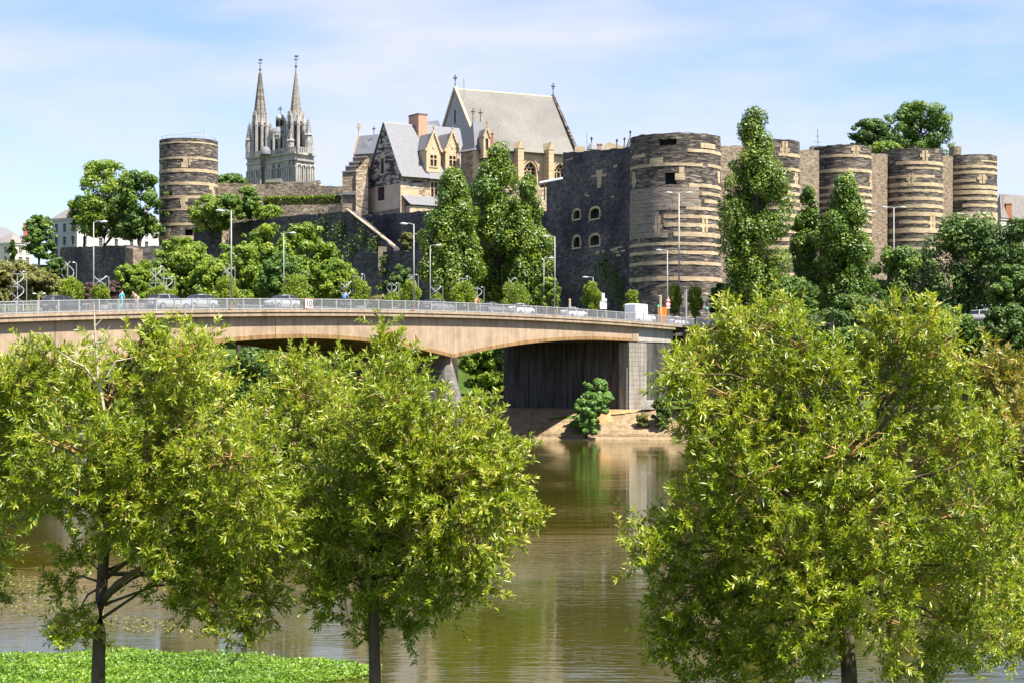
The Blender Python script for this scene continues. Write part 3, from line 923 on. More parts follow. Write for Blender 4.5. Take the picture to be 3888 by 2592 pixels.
# ------------------------------------------------------------------ castle: round towers
def round_tower(label, x0, x1, d, ytop, ybase, bands, loops=(), holes=(), batter=0.0, rough_top=0.35, seed=1, block_parts=290,
                mat='schist', solid=None, extra_w=0.0):
    """tower whose sides stand at columns x0 and x1; bands (ya, yb, a0, a1) in photo rows and degrees (0 = right, 90 = towards us)"""
    xc = (x0 + x1) / 2
    r = (x1 - x0) / 2 / F * d
    c = at(xc, ybase, d); zb = c.z - 3; zt = hz(ytop, d - r * 0.3)
    R = random.Random(seed)
    t = thing('castle_tower', (c.x, c.y, zb), label, 'tower')
    def rad(z):
        k = max(0, min(1, (zt - z) / (zt - zb)))
        return r * (1 + batter * k ** 3)
    NT = 96
    zl = list(np.arange(zb, zt - 0.3, 1.0)) + [zt]
    HL = []
    for (a0, a1, ya, yb) in holes:
        z0, z1 = hz(yb, d - r * .8), hz(ya, d - r * .8)
        zl += [z0, z1]; HL.append((a0, a1, z0, z1))
    zl = sorted(set(round(z, 3) for z in zl))
    mb = MB()
    jit = [R.uniform(0, 1) for _ in range(NT)]
    js = [(jit[k] + jit[(k + 1) % NT] + jit[(k - 1) % NT]) / 3 for k in range(NT)]
    def ang(k): return -2 * math.pi * (k % NT) / NT      # k counts from the right side towards us
    def pt(k, z, inn=0.0):
        rr = rad(z) - inn
        zz = z - (js[k % NT] * rough_top if z >= zl[-1] - 1e-4 else 0)
        return (c.x + rr * math.cos(ang(k)), c.y + rr * math.sin(ang(k)), zz)
    def inhole(k, i):
        a = 360.0 * (k + .5) / NT; z = (zl[i] + zl[i + 1]) / 2
        return any(h[0] < a < h[1] and h[2] < z < h[3] for h in HL)
    dark = MB()
    for i in range(len(zl) - 1):
        for k in range(NT):
            if inhole(k, i):
                dark.poly([pt(k + 1, zl[i], 1.2), pt(k, zl[i], 1.2), pt(k, zl[i + 1], 1.2), pt(k + 1, zl[i + 1], 1.2)])
                for (kk, ii, e0, e1) in ((k - 1, i, (k, zl[i]), (k, zl[i + 1])), (k + 1, i, (k + 1, zl[i]), (k + 1, zl[i + 1]))):
                    if not inhole(kk, ii):
                        mb.poly([pt(*e0), pt(*e1), pt(*e1, 1.2), pt(*e0, 1.2)])
                for ii, z in ((i - 1, zl[i]), (i + 1, zl[i + 1])):
                    if not inhole(k, ii):
                        mb.poly([pt(k, z), pt(k + 1, z), pt(k + 1, z, 1.2), pt(k, z, 1.2)])
            else:
                mb.poly([pt(k + 1, zl[i]), pt(k, zl[i]), pt(k, zl[i + 1]), pt(k + 1, zl[i + 1])])
    # parapet thickness and roof terrace
    for k in range(NT):
        mb.poly([pt(k + 1, zl[-1]), pt(k, zl[-1]), pt(k, zl[-1], 0.9), pt(k + 1, zl[-1], 0.9)])
        a, b_ = pt(k, zl[-1], 0.9), pt(k + 1, zl[-1], 0.9)
        mb.poly([b_, a, (a[0], a[1], zt - 1.4), (b_[0], b_[1], zt - 1.4)])
    mb.poly([(pt(k, zl[-1], .9)[0], pt(k, zl[-1], .9)[1], zt - 1.4) for k in reversed(range(NT))])
    mb.build('tower_wall', mat, t)
    if dark.f: dark.build('opening', 'dark_void', t)
    # pale limestone courses, block by block, a hand proud of the schist
    meshes = {}
    def block_mesh(rr, da, h, proud, mname):
        key = (round(rr, 2), round(da, 2), mname)
        if key not in meshes:
            q = MB(); n = 3
            vs = []
            for k in range(n + 1):
                a = math.radians(da - 0.08) * (k / n - 0.5)
                for (dr, z) in ((proud, 0.012), (proud, 0.988), (-0.2, 0.988), (-0.2, 0.012)):
                    vs.append(((rr + dr) * math.cos(a), (rr + dr) * math.sin(a), z))
            fs = []
            for k in range(n):
                for j in range(4):
                    fs.append((k * 4 + j, (k + 1) * 4 + j, (k + 1) * 4 + (j + 1) % 4, k * 4 + (j + 1) % 4))
            fs += [(0, 1, 2, 3), tuple(n * 4 + j for j in (3, 2, 1, 0))]
            q.add(vs, fs)
            me = q.mesh('limestone_block'); me.materials.append(M[mname])
            meshes[key] = me
        return meshes[key]
    made = [0]
    def put_block(joined, a_mid, da, z0, z1, proud, mname):
        zm = (z0 + z1) / 2; rr = rad(zm)
        if made[0] < block_parts:
            o = link_mesh('limestone_block', block_mesh(rr, da, 1, proud, mname), t)
            o.location = (0, 0, z0 - zb); o.scale = (1, 1, z1 - z0); o.rotation_euler = (0, 0, -math.radians(a_mid))
            made[0] += 1
        else:
            n = 2; vs = []
            for k in range(n + 1):
                a = -math.radians(a_mid) + math.radians(da - 0.16) * (k / n - 0.5)
                for (dr, z) in ((proud, z0 + .02), (proud, z1 - .02), (-0.2, z1 - .02), (-0.2, z0 + .02)):
                    vs.append((c.x + (rr + dr) * math.cos(a), c.y + (rr + dr) * math.sin(a), z))
            fs = []
            for k in range(n):
                for j in range(4):
                    fs.append((k * 4 + j, (k + 1) * 4 + j, (k + 1) * 4 + (j + 1) % 4, k * 4 + (j + 1) % 4))
            fs += [(0, 1, 2, 3), tuple(n * 4 + j for j in (3, 2, 1, 0))]
            joined.add(vs, fs)
    for b_ in bands:
        ya, yb, a0, a1 = b_[:4]; mname = b_[4] if len(b_) > 4 else 'limestone'
        z0, z1 = hz(yb, d - r * .65), hz(ya, d - r * .65)
        rows = max(1, int(round((z1 - z0) / 0.95)))
        joined = MB()
        for q in range(rows):
            h0, h1 = z0 + (z1 - z0) * q / rows, z0 + (z1 - z0) * (q + 1) / rows
            a = a0 + R.uniform(-4, 2) * (1 if a0 > -5 else 0)
            end = a1 + (R.uniform(-4, 4) if a1 < 185 else 0)
            while a < end - 1:
                da = R.choice([6.5, 8.0, 9.5, 11.0])
                da = min(da, end - a)
                if R.random() > 0.006:
                    put_block(joined, a + da / 2, da, h0 - R.choice([0, 0, .06]), h1 + R.choice([0, 0, .06]), R.choice([0.05, 0.07, 0.09]), mname)
                a += da
        if joined.f: joined.build('limestone_course', mname, t, kind='stuff')
    # arrow loops: a cross of dressed blocks round a slit
    for (a, ya, yb, w) in loops:
        z0, z1 = hz(yb, d - r * .8), hz(ya, d - r * .8)
        joined = MB(); q = 0; z = z0
        keep = made[0]; made[0] = 10 ** 9
        while z < z1 - 0.2:
            h = min(0.75, z1 - z)
            ww = w * (1.5 if (q % 3 == 1) else 0.85)
            for sg in (-1, 1):
                put_block(joined, a + sg * (ww / 2 + 0.75), ww, z, z + h, 0.09, 'limestone')
            z += h; q += 1
        made[0] = keep
        lp = joined.build('arrow_loop', 'limestone', t)
        s_ = MB(); am = -math.radians(a)
        rm = rad((z0 + z1) / 2)
        ex = V((math.cos(am), math.sin(am), 0)); ey = V((-math.sin(am), math.cos(am), 0))
        s_.cbox(V((c.x, c.y, (z0 + z1) / 2)) + ex * rm, ex * 0.03, ey * 0.07, Z * ((z1 - z0) * 0.42))
        s_.build('slit', 'dark_void', lp)
    return t, c, r, zt, rad

def B(lst, k=2.036, y0=480.0, a0=-20, a1=200):
    return [(y0 + p[0] / k, y0 + p[1] / k) + ((p[2], p[3]) if len(p) > 2 else (a0, a1)) + tuple(p[4:]) for p in lst]

T1 = round_tower('huge striped round tower nearest the bridge with a dark square opening', 2393, 2735, 300, 517, 1215,
    B([(190, 214, -15, 82), (215, 238, 138, 165), (298, 320, -15, 178), (455, 481, -15, 80), (515, 540, -15, 62),
       (572, 600, -15, 60), (632, 656, -15, 85), (695, 720, -15, 112), (760, 786, -15, 112), (826, 862, -15, 100),
       (905, 928, -15, 180), (970, 995, -15, 178), (1052, 1076, -15, 180), (1168, 1200, -15, 182), (1322, 1336, -10, 40),
       (140, 178, 40, 62), (255, 300, 112, 126), (338, 432, 20, 30), (330, 430, 84, 92),
       (484, 512, 66, 180, 'ashlar_grey'), (545, 570, 66, 180, 'ashlar_grey'), (602, 630, 64, 180, 'ashlar_grey'), (660, 694, 116, 180, 'ashlar_grey'),
       (515, 543, 66, 180, 'ashlar_grey'), (573, 600, 64, 180, 'ashlar_grey'), (632, 658, 90, 180, 'ashlar_grey'),
       (696, 757, 116, 180, 'ashlar_grey'), (760, 822, 116, 180, 'ashlar_grey'), (826, 868, 104, 180, 'ashlar_grey')]),
    loops=((56, 815, 884, 4.5), (118, 820, 890, 3.0), (160, 645, 705, 3.5)), holes=((95, 108, 660, 704), (92, 118, 532, 556)), batter=0.05, seed=3, block_parts=290)

def B5(lst): return B(lst, 1.742, 350.0)
k5 = 1.742
T2 = round_tower('striped castle tower mostly hidden behind the tallest poplar', 2830, 3035, 318, 536, 1180,
    B5([(410, 432, -15, 82), (508, 524, -15, 95), (612, 632), (664, 686), (710, 730), (760, 782), (812, 832), (862, 884), (915, 936), (968, 990), (1020, 1045), (1085, 1105), (1200, 1225)]),
    loops=((72, 540, 595, 7), (40, 650, 700, 6)), seed=5, batter=0.04)
T3 = round_tower('striped castle tower with a slim poplar in front of its middle', 3090, 3307, 332, 556, 1160,
    B5([(420, 437, -15, 150), (515, 535, -15, 185), (625, 642), (672, 690), (715, 735), (760, 776), (800, 816), (850, 866), (905, 930), (960, 980), (1030, 1050), (1100, 1120)]),
    loops=((74, 556, 592, 6), (28, 655, 708, 5)), seed=6, batter=0.04)
T4 = round_tower('striped castle tower standing between two thin lamp posts, fourth from the bridge', 3345, 3577, 345, 570, 1140,
    B5([(465, 486, -15, 130), (505, 517, 40, 110), (548, 570, 0, 30), (556, 574, 60, 150), (605, 630, -15, 150), (650, 666, -15, 190), (700, 722), (750, 772), (800, 826), (858, 876, -15, 130), (905, 936, -15, 150), (975, 991), (1030, 1052), (1095, 1112)]),
    loops=((78, 575, 615, 6), (104, 660, 705, 5), (62, 815, 870, 6)), holes=((152, 164, 860, 905),), seed=7, batter=0.04)
T5 = round_tower('striped castle tower at the right-hand end of the row', 3580, 3782, 358, 592, 1100,
    B5([(458, 466, 20, 80), (490, 507, -15, 150), (527, 546), (582, 600, 90, 160), (622, 645, -15, 150), (656, 681), (700, 720), (745, 765, 0, 120), (797, 840, -15, 190), (852, 872), (905, 925), (960, 980)]),
    loops=((78, 665, 700, 7), (24, 812, 848, 6)), holes=((150, 158, 815, 835),), seed=8, batter=0.04)
T0 = round_tower('lone dark round tower at the left with a metal guard rail on top', 607, 826, 395, 533, 930,
    [(543, 548, -15, 200), (600, 608, -15, 200), (645, 657, -15, 200), (695, 706, -15, 200), (747, 757, -15, 200), (797, 803, -15, 200), (850, 860, -15, 200), (898, 912, -15, 200),
     (706, 747, 20, 32), (706, 750, 128, 134), (757, 797, 84, 92), (870, 898, 120, 134), (601, 640, 84, 90)],
    loops=((80, 600, 632, 4), (150, 620, 652, 5)), holes=((90, 95, 608, 624), (88, 93, 770, 790), (112, 120, 732, 752), (70, 86, 874, 912)), seed=9, batter=0.02, rough_top=0.12)
# guard rail on the lone tower
gr = thing('guard_rail', (T0[1].x, T0[1].y, T0[3]), 'thin metal guard rail and viewing frame on top of the lone left tower', 'railing')
rr = T0[2] - 0.5
ringp = [V((T0[1].x + rr * math.cos(a), T0[1].y + rr * math.sin(a), T0[3] + 0.75)) for a in np.linspace(0, 2 * math.pi, 33)]
MB().tube(ringp, 0.05, 5).build('hand_rail', 'galvanised', gr)
for k in range(0, 32, 2):
    MB().tube([ringp[k] - Z * 1.0, ringp[k]], 0.04, 5).build('post', 'galvanised', gr)
fb = MB()
q0 = at(705, 522, 392); q0.z = T0[3] - 0.2
for dx in (0, 1.1, 2.2, 3.3, 4.2):
    fb.tube([q0 + V((dx, 0, 0)), q0 + V((dx, 0, 1.9))], 0.06, 5)
for dz in (0.9, 1.85):
    fb.tube([q0 + V((0, 0, dz)), q0 + V((4.2, 0, dz))], 0.05, 5)
fb.tube([q0 + V((4.2, 0, 0)), q0 + V((4.2, 0, 2.9))], 0.07, 5)
fb.build('viewing_frame', 'galvanised', gr)

# ------------------------------------------------------------------ castle walls
def wall(name, label, pts, zbase, mat, thick=1.6, cat='wall', cap=None, capt=0.25, seed=1, crumble=0.25, holes=None):
    """run of wall through plan/top points (x, ytop, d); every stretch is one panel with a broken top line"""
    R = random.Random(seed)
    Q = [at(*p) for p in pts]
    t = thing(name, (Q[0].x, Q[0].y, zbase), label, cat)
    for (a, b_) in zip(Q[:-1], Q[1:]):
        e = V((b_.x - a.x, b_.y - a.y, 0)); L = e.length; e = e / L
        n = V((e.y, -e.x, 0))
        if n.y > 0: n = -n
        N = max(2, int(L / 1.2))
        mb = MB(); tops = []
        for i in range(N + 1):
            k = i / N
            p = V((a.x + (b_.x - a.x) * k, a.y + (b_.y - a.y) * k, a.z + (b_.z - a.z) * k - R.uniform(0, crumble)))
            tops.append(p)
        for i in range(N):
            p, q = tops[i], tops[i + 1]
            pb, qb = V((p.x, p.y, zbase)), V((q.x, q.y, zbase))
            zs_ = [zbase, (zbase + p.z) / 2]
            mb.poly([pb, qb, q, p])
            mb.poly([p, q, q - n * thick, p - n * thick])
            mb.poly([qb - n * thick, pb - n * thick, p - n * thick, q - n * thick])
        mb.poly([V((a.x, a.y, zbase)), tops[0], tops[0] - n * thick, V((a.x, a.y, zbase)) - n * thick])
        mb.poly([V((b_.x, b_.y, zbase)), tops[-1], tops[-1] - n * thick, V((b_.x, b_.y, zbase)) - n * thick])
        mb.build('wall_face', mat, t)
        if cap:
            cm = MB(); nst = max(1, int(L / 1.7))
            for i in range(nst):
                k0, k1 = i / nst + .004, (i + 1) / nst - .004
                p = a.lerp(b_, k0); q = a.lerp(b_, k1)
                MB().obox(p + n * 0.12 - Z * 0.06, q - p, -n * (thick + .24), Z * (capt + R.uniform(0, .06))).build('coping_stone', cap, t)
    return t

# tall shaded wall beside the huge tower (openings cut through)
bA, bB = at(2075, 1200, 331), at(2398, 1200, 300)
eW = V((bB.x - bA.x, bB.y - bA.y, 0)); LW = eW.length; eW /= LW
nW = V((eW.y, -eW.x, 0))
if nW.y > 0: nW = -nW
bz = 12.0
def wu(x):
    q = V((bA.x, bA.y, 0)); return walk(q, eW, x)
def wd(x): return bA.y + eW.y * wu(x)
bast = thing('castle_wall', (bA.x, bA.y, bz), 'tall shaded schist wall with four arched windows left of the huge tower', 'wall')
topL, topR = hz(580, wd(2135)), hz(556, 300)
Hb = min(topL, topR) - bz
holes = []
wins = [(2178, 2202, 800, 832), (2242, 2276, 792, 830), (2178, 2202, 900, 940), (2242, 2276, 894, 932)]
for (x0, x1, ya, yb) in wins:
    dd = wd((x0 + x1) / 2)
    v1, v0 = hz(ya, dd) - bz, hz(yb, dd) - bz
    holes.append((wu(x0), v0, wu(x1), v1, 'round', v0 + (v1 - v0) * 0.72))
u2135 = wu(2137)
mb = MB()
Hlow = hz(690, wd(2100)) - bz
off = V((bA.x, bA.y, bz)) + eW * u2135
holed_wall(mb, off, eW, nW, LW - u2135, Hb, [(h[0] - u2135, h[1], h[2] - u2135, h[3], 'round', h[5]) for h in holes], 0.9)
# sloping broken top
N = 26; R = random.Random(4)
prev = None
for i in range(N + 1):
    u = u2135 + (LW - u2135) * i / N
    p = V((bA.x, bA.y, 0)) + eW * u
    zt_ = topL + (topR - topL) * i / N - R.uniform(0, 0.3)
    cur = (V((p.x, p.y, bz + Hb)), V((p.x, p.y, max(zt_, bz + Hb))))
    if prev:
        mb.poly([prev[0], cur[0], cur[1], prev[1]])
        mb.poly([prev[1], cur[1], cur[1] - nW * 2, prev[1] - nW * 2])
    prev = cur
p = off
mb.poly([p, p + Z * (topL - bz), p + Z * (topL - bz) - nW * 8, p - nW * 8])
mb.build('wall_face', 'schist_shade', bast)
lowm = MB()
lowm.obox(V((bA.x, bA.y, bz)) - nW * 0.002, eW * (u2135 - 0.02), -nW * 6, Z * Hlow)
lowm.build('lower_wall', 'schist_shade', bast)
for h in holes:
    u0, v0, u1, v1, kd, sp = h
    P_ = lambda u, v, k=0.0: V((bA.x, bA.y, bz)) + eW * u + Z * v + nW * k
    w = 0.45
    sur = MB(); R = random.Random(int(u0 * 10))
    # jamb stones and arch stones
    n_j = 5
    for sgn, uu in ((-1, u0), (1, u1)):
        for j in range(n_j):
            va, vb = v0 + (sp - v0) * j / n_j, v0 + (sp - v0) * (j + 1) / n_j
            ww = w * (1.7 if j % 2 else 0.9)
            MB().obox(P_(uu, va + .02, 0.08), eW * (sgn * ww), -nW * 0.4, Z * (vb - va - .04)).build('jamb_stone', 'limestone', bast)
    L_, R_ = arch_pts(u0, u1, sp, v1, 'round', 3); pts = L_ + R_
    L2, R2 = arch_pts(u0 - w, u1 + w, sp, v1 + w, 'round', 3); pts2 = L2 + R2
    for j in range(len(pts) - 1):
        MB().prism([P_(*pts[j], .08), P_(*pts[j + 1], .08), P_(*pts2[j + 1], .08), P_(*pts2[j], .08)], -nW * 0.4).build('arch_stone', 'limestone', bast)
    MB().obox(P_(u0 - w, v0 - 0.3, .12), eW * (u1 - u0 + 2 * w), -nW * 0.5, Z * 0.29).build('sill', 'limestone', bast)
    MB().poly([P_(u0 - .3, v0 - .3, -.85), P_(u1 + .3, v0 - .3, -.85), P_(u1 + .3, v1 + .3, -.85), P_(u0 - .3, v1 + .3, -.85)]).build('opening', 'dark_void', bast)
# cross-shaped patch of pale stones and stray pale stones
def patch(x0, x1, ya, yb):
    dd = wd((x0 + x1) / 2); u0, u1 = wu(x0), wu(x1)
    v1, v0 = hz(ya, dd) - bz, hz(yb, dd) - bz
    MB().obox(V((bA.x, bA.y, bz)) + eW * u0 + Z * v0 + nW * 0.07, eW * (u1 - u0), -nW * 0.3, Z * (v1 - v0)).build('pale_stone', 'limestone', bast)
for p in ((2265, 2288, 647, 663), (2265, 2288, 664, 674), (2246, 2264, 666, 674), (2289, 2304, 661, 670), (2267, 2284, 675, 690), (2268, 2283, 691, 703), (2269, 2281, 704, 714),
          (2220, 2230, 738, 742), (2228, 2236, 742, 748), (2324, 2330, 744, 751), (2150, 2174, 604, 608), (2262, 2276, 955, 967), (2286, 2296, 950, 960),
          (2318, 2345, 945, 953), (2330, 2352, 955, 962), (2335, 2365, 938, 943), (2340, 2356, 966, 974), (2360, 2374, 950, 956), (2330, 2344, 628, 636)):
    patch(*p)

# dark ramparts to the left, from the lone tower to the poplars
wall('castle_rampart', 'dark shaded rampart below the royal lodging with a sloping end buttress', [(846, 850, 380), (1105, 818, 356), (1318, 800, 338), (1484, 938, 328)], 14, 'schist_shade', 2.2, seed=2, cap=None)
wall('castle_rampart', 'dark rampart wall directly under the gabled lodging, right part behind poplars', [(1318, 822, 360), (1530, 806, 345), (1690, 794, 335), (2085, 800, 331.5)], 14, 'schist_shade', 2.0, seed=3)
# lit sloping coping of the buttress
cp = thing('buttress_coping', at(1400, 870, 335), 'pale sunlit sloping coping strip on the rampart buttress', 'coping')
a, b_ = at(1308, 797, 338.2), at(1488, 936, 327.6)
for k in range(14):
    p, q = a.lerp(b_, k / 14 + .003), a.lerp(b_, (k + 1) / 14 - .003)
    MB().obox(p + V((0.2, -0.5, 0)), q - p, V((0.5, 1.0, 0)), Z * 0.22).build('coping_stone', 'rubble', cp)
wall('lower_wall', 'low dark wall with a lit stone pilaster in front of the rampart', [(1345, 962, 320), (1440, 956, 312), (1640, 945, 300)], 14, 'schist_shade', 1.2, seed=4)
pl = thing('wall_pilaster', at(1445, 1150, 311), 'narrow sunlit stone pilaster with creeper on the low dark wall', 'pilaster')
for k in range(9):
    p = at(1436, 1140, 311); p.z = 14 + k * 1.95
    MB().obox(p, V((1.35, 0.15, 0)), V((0, 2.2, 0)), Z * 1.9).build('pilaster_stone', 'rubble_brown', pl)
wall('castle_rampart', 'dark wall with pale quoins just right of the lone round tower', [(735, 862, 384), (862, 862, 376)], 14, 'schist_shade', 2.0, seed=5)
qn = thing('quoin_column', at(852, 1000, 374), 'column of pale quoin stones on the rampart corner by the round tower', 'quoins')
for k in range(9):
    p = at(842, 1000, 375.3); p.z = hz(868, 375) - (k + 1) * 0.62
    MB().obox(p, V((1.1 + .2 * (k % 2), 0, 0)), V((0, 1, 0)), Z * 0.6).build('quoin', 'rubble', qn)
for k in range(5):
    p = at(1157, 860, 351.5); p.z = hz(815, 351) - (k + 1) * 0.62
    MB().obox(p, V((1.0 + .2 * (k % 2), 0, 0)), V((0, 1, 0)), Z * 0.6).build('quoin', 'rubble_brown', qn)
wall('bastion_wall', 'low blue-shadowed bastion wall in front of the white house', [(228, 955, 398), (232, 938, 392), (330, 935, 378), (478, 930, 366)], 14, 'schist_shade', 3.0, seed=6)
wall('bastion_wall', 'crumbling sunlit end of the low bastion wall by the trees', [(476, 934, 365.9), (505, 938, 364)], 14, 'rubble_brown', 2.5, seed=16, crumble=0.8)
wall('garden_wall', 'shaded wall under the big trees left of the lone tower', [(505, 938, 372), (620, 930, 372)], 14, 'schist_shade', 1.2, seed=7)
wall('parapet_wall', 'long sunlit rubble wall joining the lone tower to the lodging', [(818, 692, 396), (1000, 698, 392), (1192, 694, 386), (1222, 703, 385), (1305, 706, 382)], 30, 'rubble', 1.2, seed=8, crumble=0.35)
wall('terrace_wall', 'low sunlit terrace wall with plants below the hedge', [(1000, 785, 372), (1160, 782, 368), (1310, 772, 364)], 30, 'rubble', 1.0, seed=9)
wall('terrace_wall', 'pale garden wall with grey coping beside the lodging buttress', [(1205, 748, 378), (1305, 742, 376)], 30, 'rubble', 0.8, seed=10, cap='lead', crumble=0.05)
# curtain walls between the striped towers
for i, (xa, xb, ya, da, lab) in enumerate(((2700, 2880, 550, 306, 'sunlit curtain wall between the huge tower and the tallest poplar'),
                                       (3010, 3110, 566, 324, 'narrow sunlit curtain wall left of the middle striped tower'),
                                       (3290, 3370, 582, 338, 'narrow sunlit curtain wall right of the middle striped tower'),
                                       (3560, 3620, 590, 351, 'narrow sunlit curtain wall before the last striped tower'))):
    wall('curtain_wall', lab, [(xa, ya, da - 1.5), (xb, ya + 2, da + 3.5)], 16, 'rubble_brown', 2.0, seed=20 + i)
tt = round_tower('small stone turret rising behind the last two striped towers', 3604, 3650, 385, 556, 700, [], holes=(), seed=31, mat='rubble_brown')
# raised ground inside the walls
plat = MB()
pp = [at(850, 800, 384), at(1110, 800, 362), at(1330, 800, 364), at(1700, 800, 340), at(2090, 800, 336), at(2395, 800, 312), at(2560, 800, 308), at(2930, 800, 326), at(3200, 800, 338), at(3460, 800, 350), at(3680, 800, 362), at(3700, 800, 520), at(800, 800, 560)]
pb = [V((p.x, p.y, 37.0)) for p in pp]; pa = [V((p.x, p.y, 10.0)) for p in pp]
plat.poly(pb)
for i in range(len(pp)):
    j = (i + 1) % len(pp); plat.poly([pa[i], pa[j], pb[j], pb[i]])
plat.build('castle_mound', 'ground', kind='structure')

# ------------------------------------------------------------------ houses of the castle
def axes(adeg):
    a = math.radians(adeg)
    er = V((math.cos(a), math.sin(a), 0)); ew = V((-math.sin(a), math.cos(a), 0))
    return er, ew
def finial(parent, p, h=2.0, mat='iron', r=0.09):
    mb = MB().tube([p, p + Z * h], [r, r * .5], 6)
    mb.cbox(p + Z * h * .72, V((h * .17, 0, 0)), V((0, r, 0)), Z * (r * 1.3))
    mb.lathe(p + Z * (h * .5), [(0.01, 0), (r * 2.6, h * .06), (0.01, h * .12)], 6)
    mb.lathe(p + Z * (h * .88), [(0.01, 0), (r * 2.2, h * .05), (0.01, h * .11)], 6)
    return mb.build('finial', mat, parent)

def roof_slab(mb, a, b_, c, d_, th=0.22):
    n = (b_ - a).cross(d_ - a).normalized()
    if n.z < 0: n = -n
    mb.prism([a, b_, c, d_], n * th)

# main gabled lodging ------------------------------------------------
er, ew = axes(33)
lod = thing('royal_lodging', at(1520, 815, 352), 'gabled stone castle lodging with steep slate roof and two stone dormers', 'house')
C0 = at(1522, 815, 352); zg = C0.z - 2
Wg = walk(C0, ew, 1398)
zE = hz(668, 352); Lr = 40.0
C0 = V((C0.x, C0.y, zg))
n_s = -ew; n_g = -er
ridge0 = C0 + ew * (Wg * 0.5); 
zR = hz(468, ridge0.y)
# lower plastered gable wall with tall window, upper patchy gable
hw = zE - zg
win = []
def gu(x): return walk(C0, ew, x)
u_a, u_b = gu(1460), gu(1432)     # tall lower window
dm = C0.y + ew.y * u_a
v1_, v0_ = hz(692, dm) - zg, hz(760, dm) - zg
u_c, u_d = gu(1459), gu(1447)
v3_, v2_ = hz(611, dm) - zg, hz(644, dm) - zg
hPl = hz(695, 352) - zg
mb = MB()
holed_wall(mb, C0, ew, n_g, Wg, hPl, [(u_a, v0_, u_b, min(v1_, hPl - .1), 'rect')], 0.35)
mb.build('plaster_wall', 'plaster', lod)
window(lod, C0 + ew * u_a + Z * v0_ - n_g * 0.25, ew, n_g, u_b - u_a, min(v1_, hPl - .1) - v0_, 'red_frame', 1, 5, 0.08)
for (uu, vv, ww, hh) in ((u_a - .35, v0_ - .3, .33, min(v1_, hPl - .1) - v0_ + .6), (u_b + .02, v0_ - .3, .33, min(v1_, hPl - .1) - v0_ + .6)):
    MB().obox(C0 + ew * uu + Z * vv + n_g * 0.06, ew * ww, -n_g * 0.3, Z * hh).build('window_jamb', 'dressed_stone', lod)
mb = MB()
# patchy band up to the eave and the gable triangle (with a small window)
C1 = C0 + Z * hPl
holed_wall(mb, C1, ew, n_g, Wg, hw - hPl, [(u_c, v2_ - hPl, u_d, hw - hPl - .02, 'rect')] if v2_ - hPl > 0 and v2_ < hw - .3 else [], 0.3)
gp = lambda u, z: V((C0.x, C0.y, 0)) + ew * u + Z * z
apex = gp(Wg / 2, zR)
mb.poly([gp(0, zE), gp(Wg, zE), apex])
mb.build('gable_wall', 'patchy_gable', lod)
fr = MB()
zc = hz(630, dm)
for (du, dz, w_, h_) in ((-1.0, -1.6, .3, 3.2), (.7, -1.6, .3, 3.2), (-1.0, -1.95, 2.0, .33), (-1.0, 1.62, 2.0, .33)):
    fr.obox(gp(gu(1453) + du, zc + dz) + n_g * 0.1, ew * w_, -n_g * 0.3, Z * h_)
wf = fr.build('window', 'dressed_stone', lod)
MB().obox(gp(gu(1453) - .69, zc - 1.6) + n_g * 0.02, ew * 1.38, -n_g * 0.1, Z * 3.2).build('pane', 'dark_glass', wf)
MB().obox(gp(gu(1449) - .3, hz(533, dm) - .7) + n_g * 0.02, ew * .6, -n_g * 0.1, Z * 1.4).build('gable_slit', 'dark_void', lod)
# base course of rubble under the plaster
MB().obox(C0 + n_g * 0.1 - Z * 1.5, ew * (Wg + .05), -n_g * 0.25, Z * (hz(790, 352) - zg + 1.5)).build('base_course', 'rubble_brown', lod)
# long side: rubble wall with windows
L_side = walk(C0, er, 1700)
def su(x): return walk(C0, er, x)
dS = lambda x: C0.y + er.y * su(x)
wz1, wz0 = hz(694, dS(1648)) - zg, hz(752, dS(1648)) - zg
holes = [(su(1636), wz0, su(1660), wz1, 'rect')]
mb = MB()
holed_wall(mb, C0, er, n_s, Lr, hw, holes, 0.35)
mb.build('side_wall', 'rubble', lod)
def stone_window(parent, u0, v0, u1, v1):
    o = C0 + er * u0 + Z * v0
    s = 0.32
    mb = MB()
    for (a, b2, c2, d2) in ((-s, -s, 0, v1 - v0 + s), (u1 - u0, -s, u1 - u0 + s, v1 - v0 + s), (0, -s, u1 - u0, 0), (0, v1 - v0, u1 - u0, v1 - v0 + s)):
        mb.obox(o + er * a + Z * b2 + n_s * 0.08, er * (c2 - a), -n_s * 0.35, Z * (d2 - b2))
    mb.obox(o + er * ((u1 - u0) / 2 - .1) + n_s * 0.04, er * 0.2, -n_s * .2, Z * (v1 - v0))
    for sg in (0, 1):
        w2 = (u1 - u0) / 2 - .1
        mb.obox(o + er * (sg * (w2 + .2)) + Z * ((v1 - v0) * .62) + n_s * 0.04, er * w2, -n_s * .2, Z * 0.2)
    f = mb.build('window_surround', 'dressed_stone', parent)
    window(parent, o - n_s * 0.22, er, n_s, u1 - u0, v1 - v0, 'red_frame', 3, 1, 0.10)
stone_window(lod, *holes[0][:4])
# pale render patch and dark band on the side wall
MB().obox(C0 + er * 0.6 + Z * (hz(742, 352) - zg) + n_s * .03, er * (su(1590) - .6), -n_s * .1, Z * (hz(714, 352) - hz(742, 352))).build('render_patch', 'dressed_stone', lod)
MB().obox(C0 + er * 0.5 + Z * (hz(712, 352) - zg) + n_s * .04, er * (su(1606) - .5), -n_s * .1, Z * (hz(682, 352) - hz(712, 352))).build('schist_band', 'patchy_gable', lod)
for k in range(9):
    MB().obox(C0 + er * (-.05) + Z * (1.5 + k * .82) + n_s * .07 + n_g * .07, er * (.8 + .3 * (k % 2)), -n_s * .3, Z * .78).build('quoin', 'dressed_stone', lod)
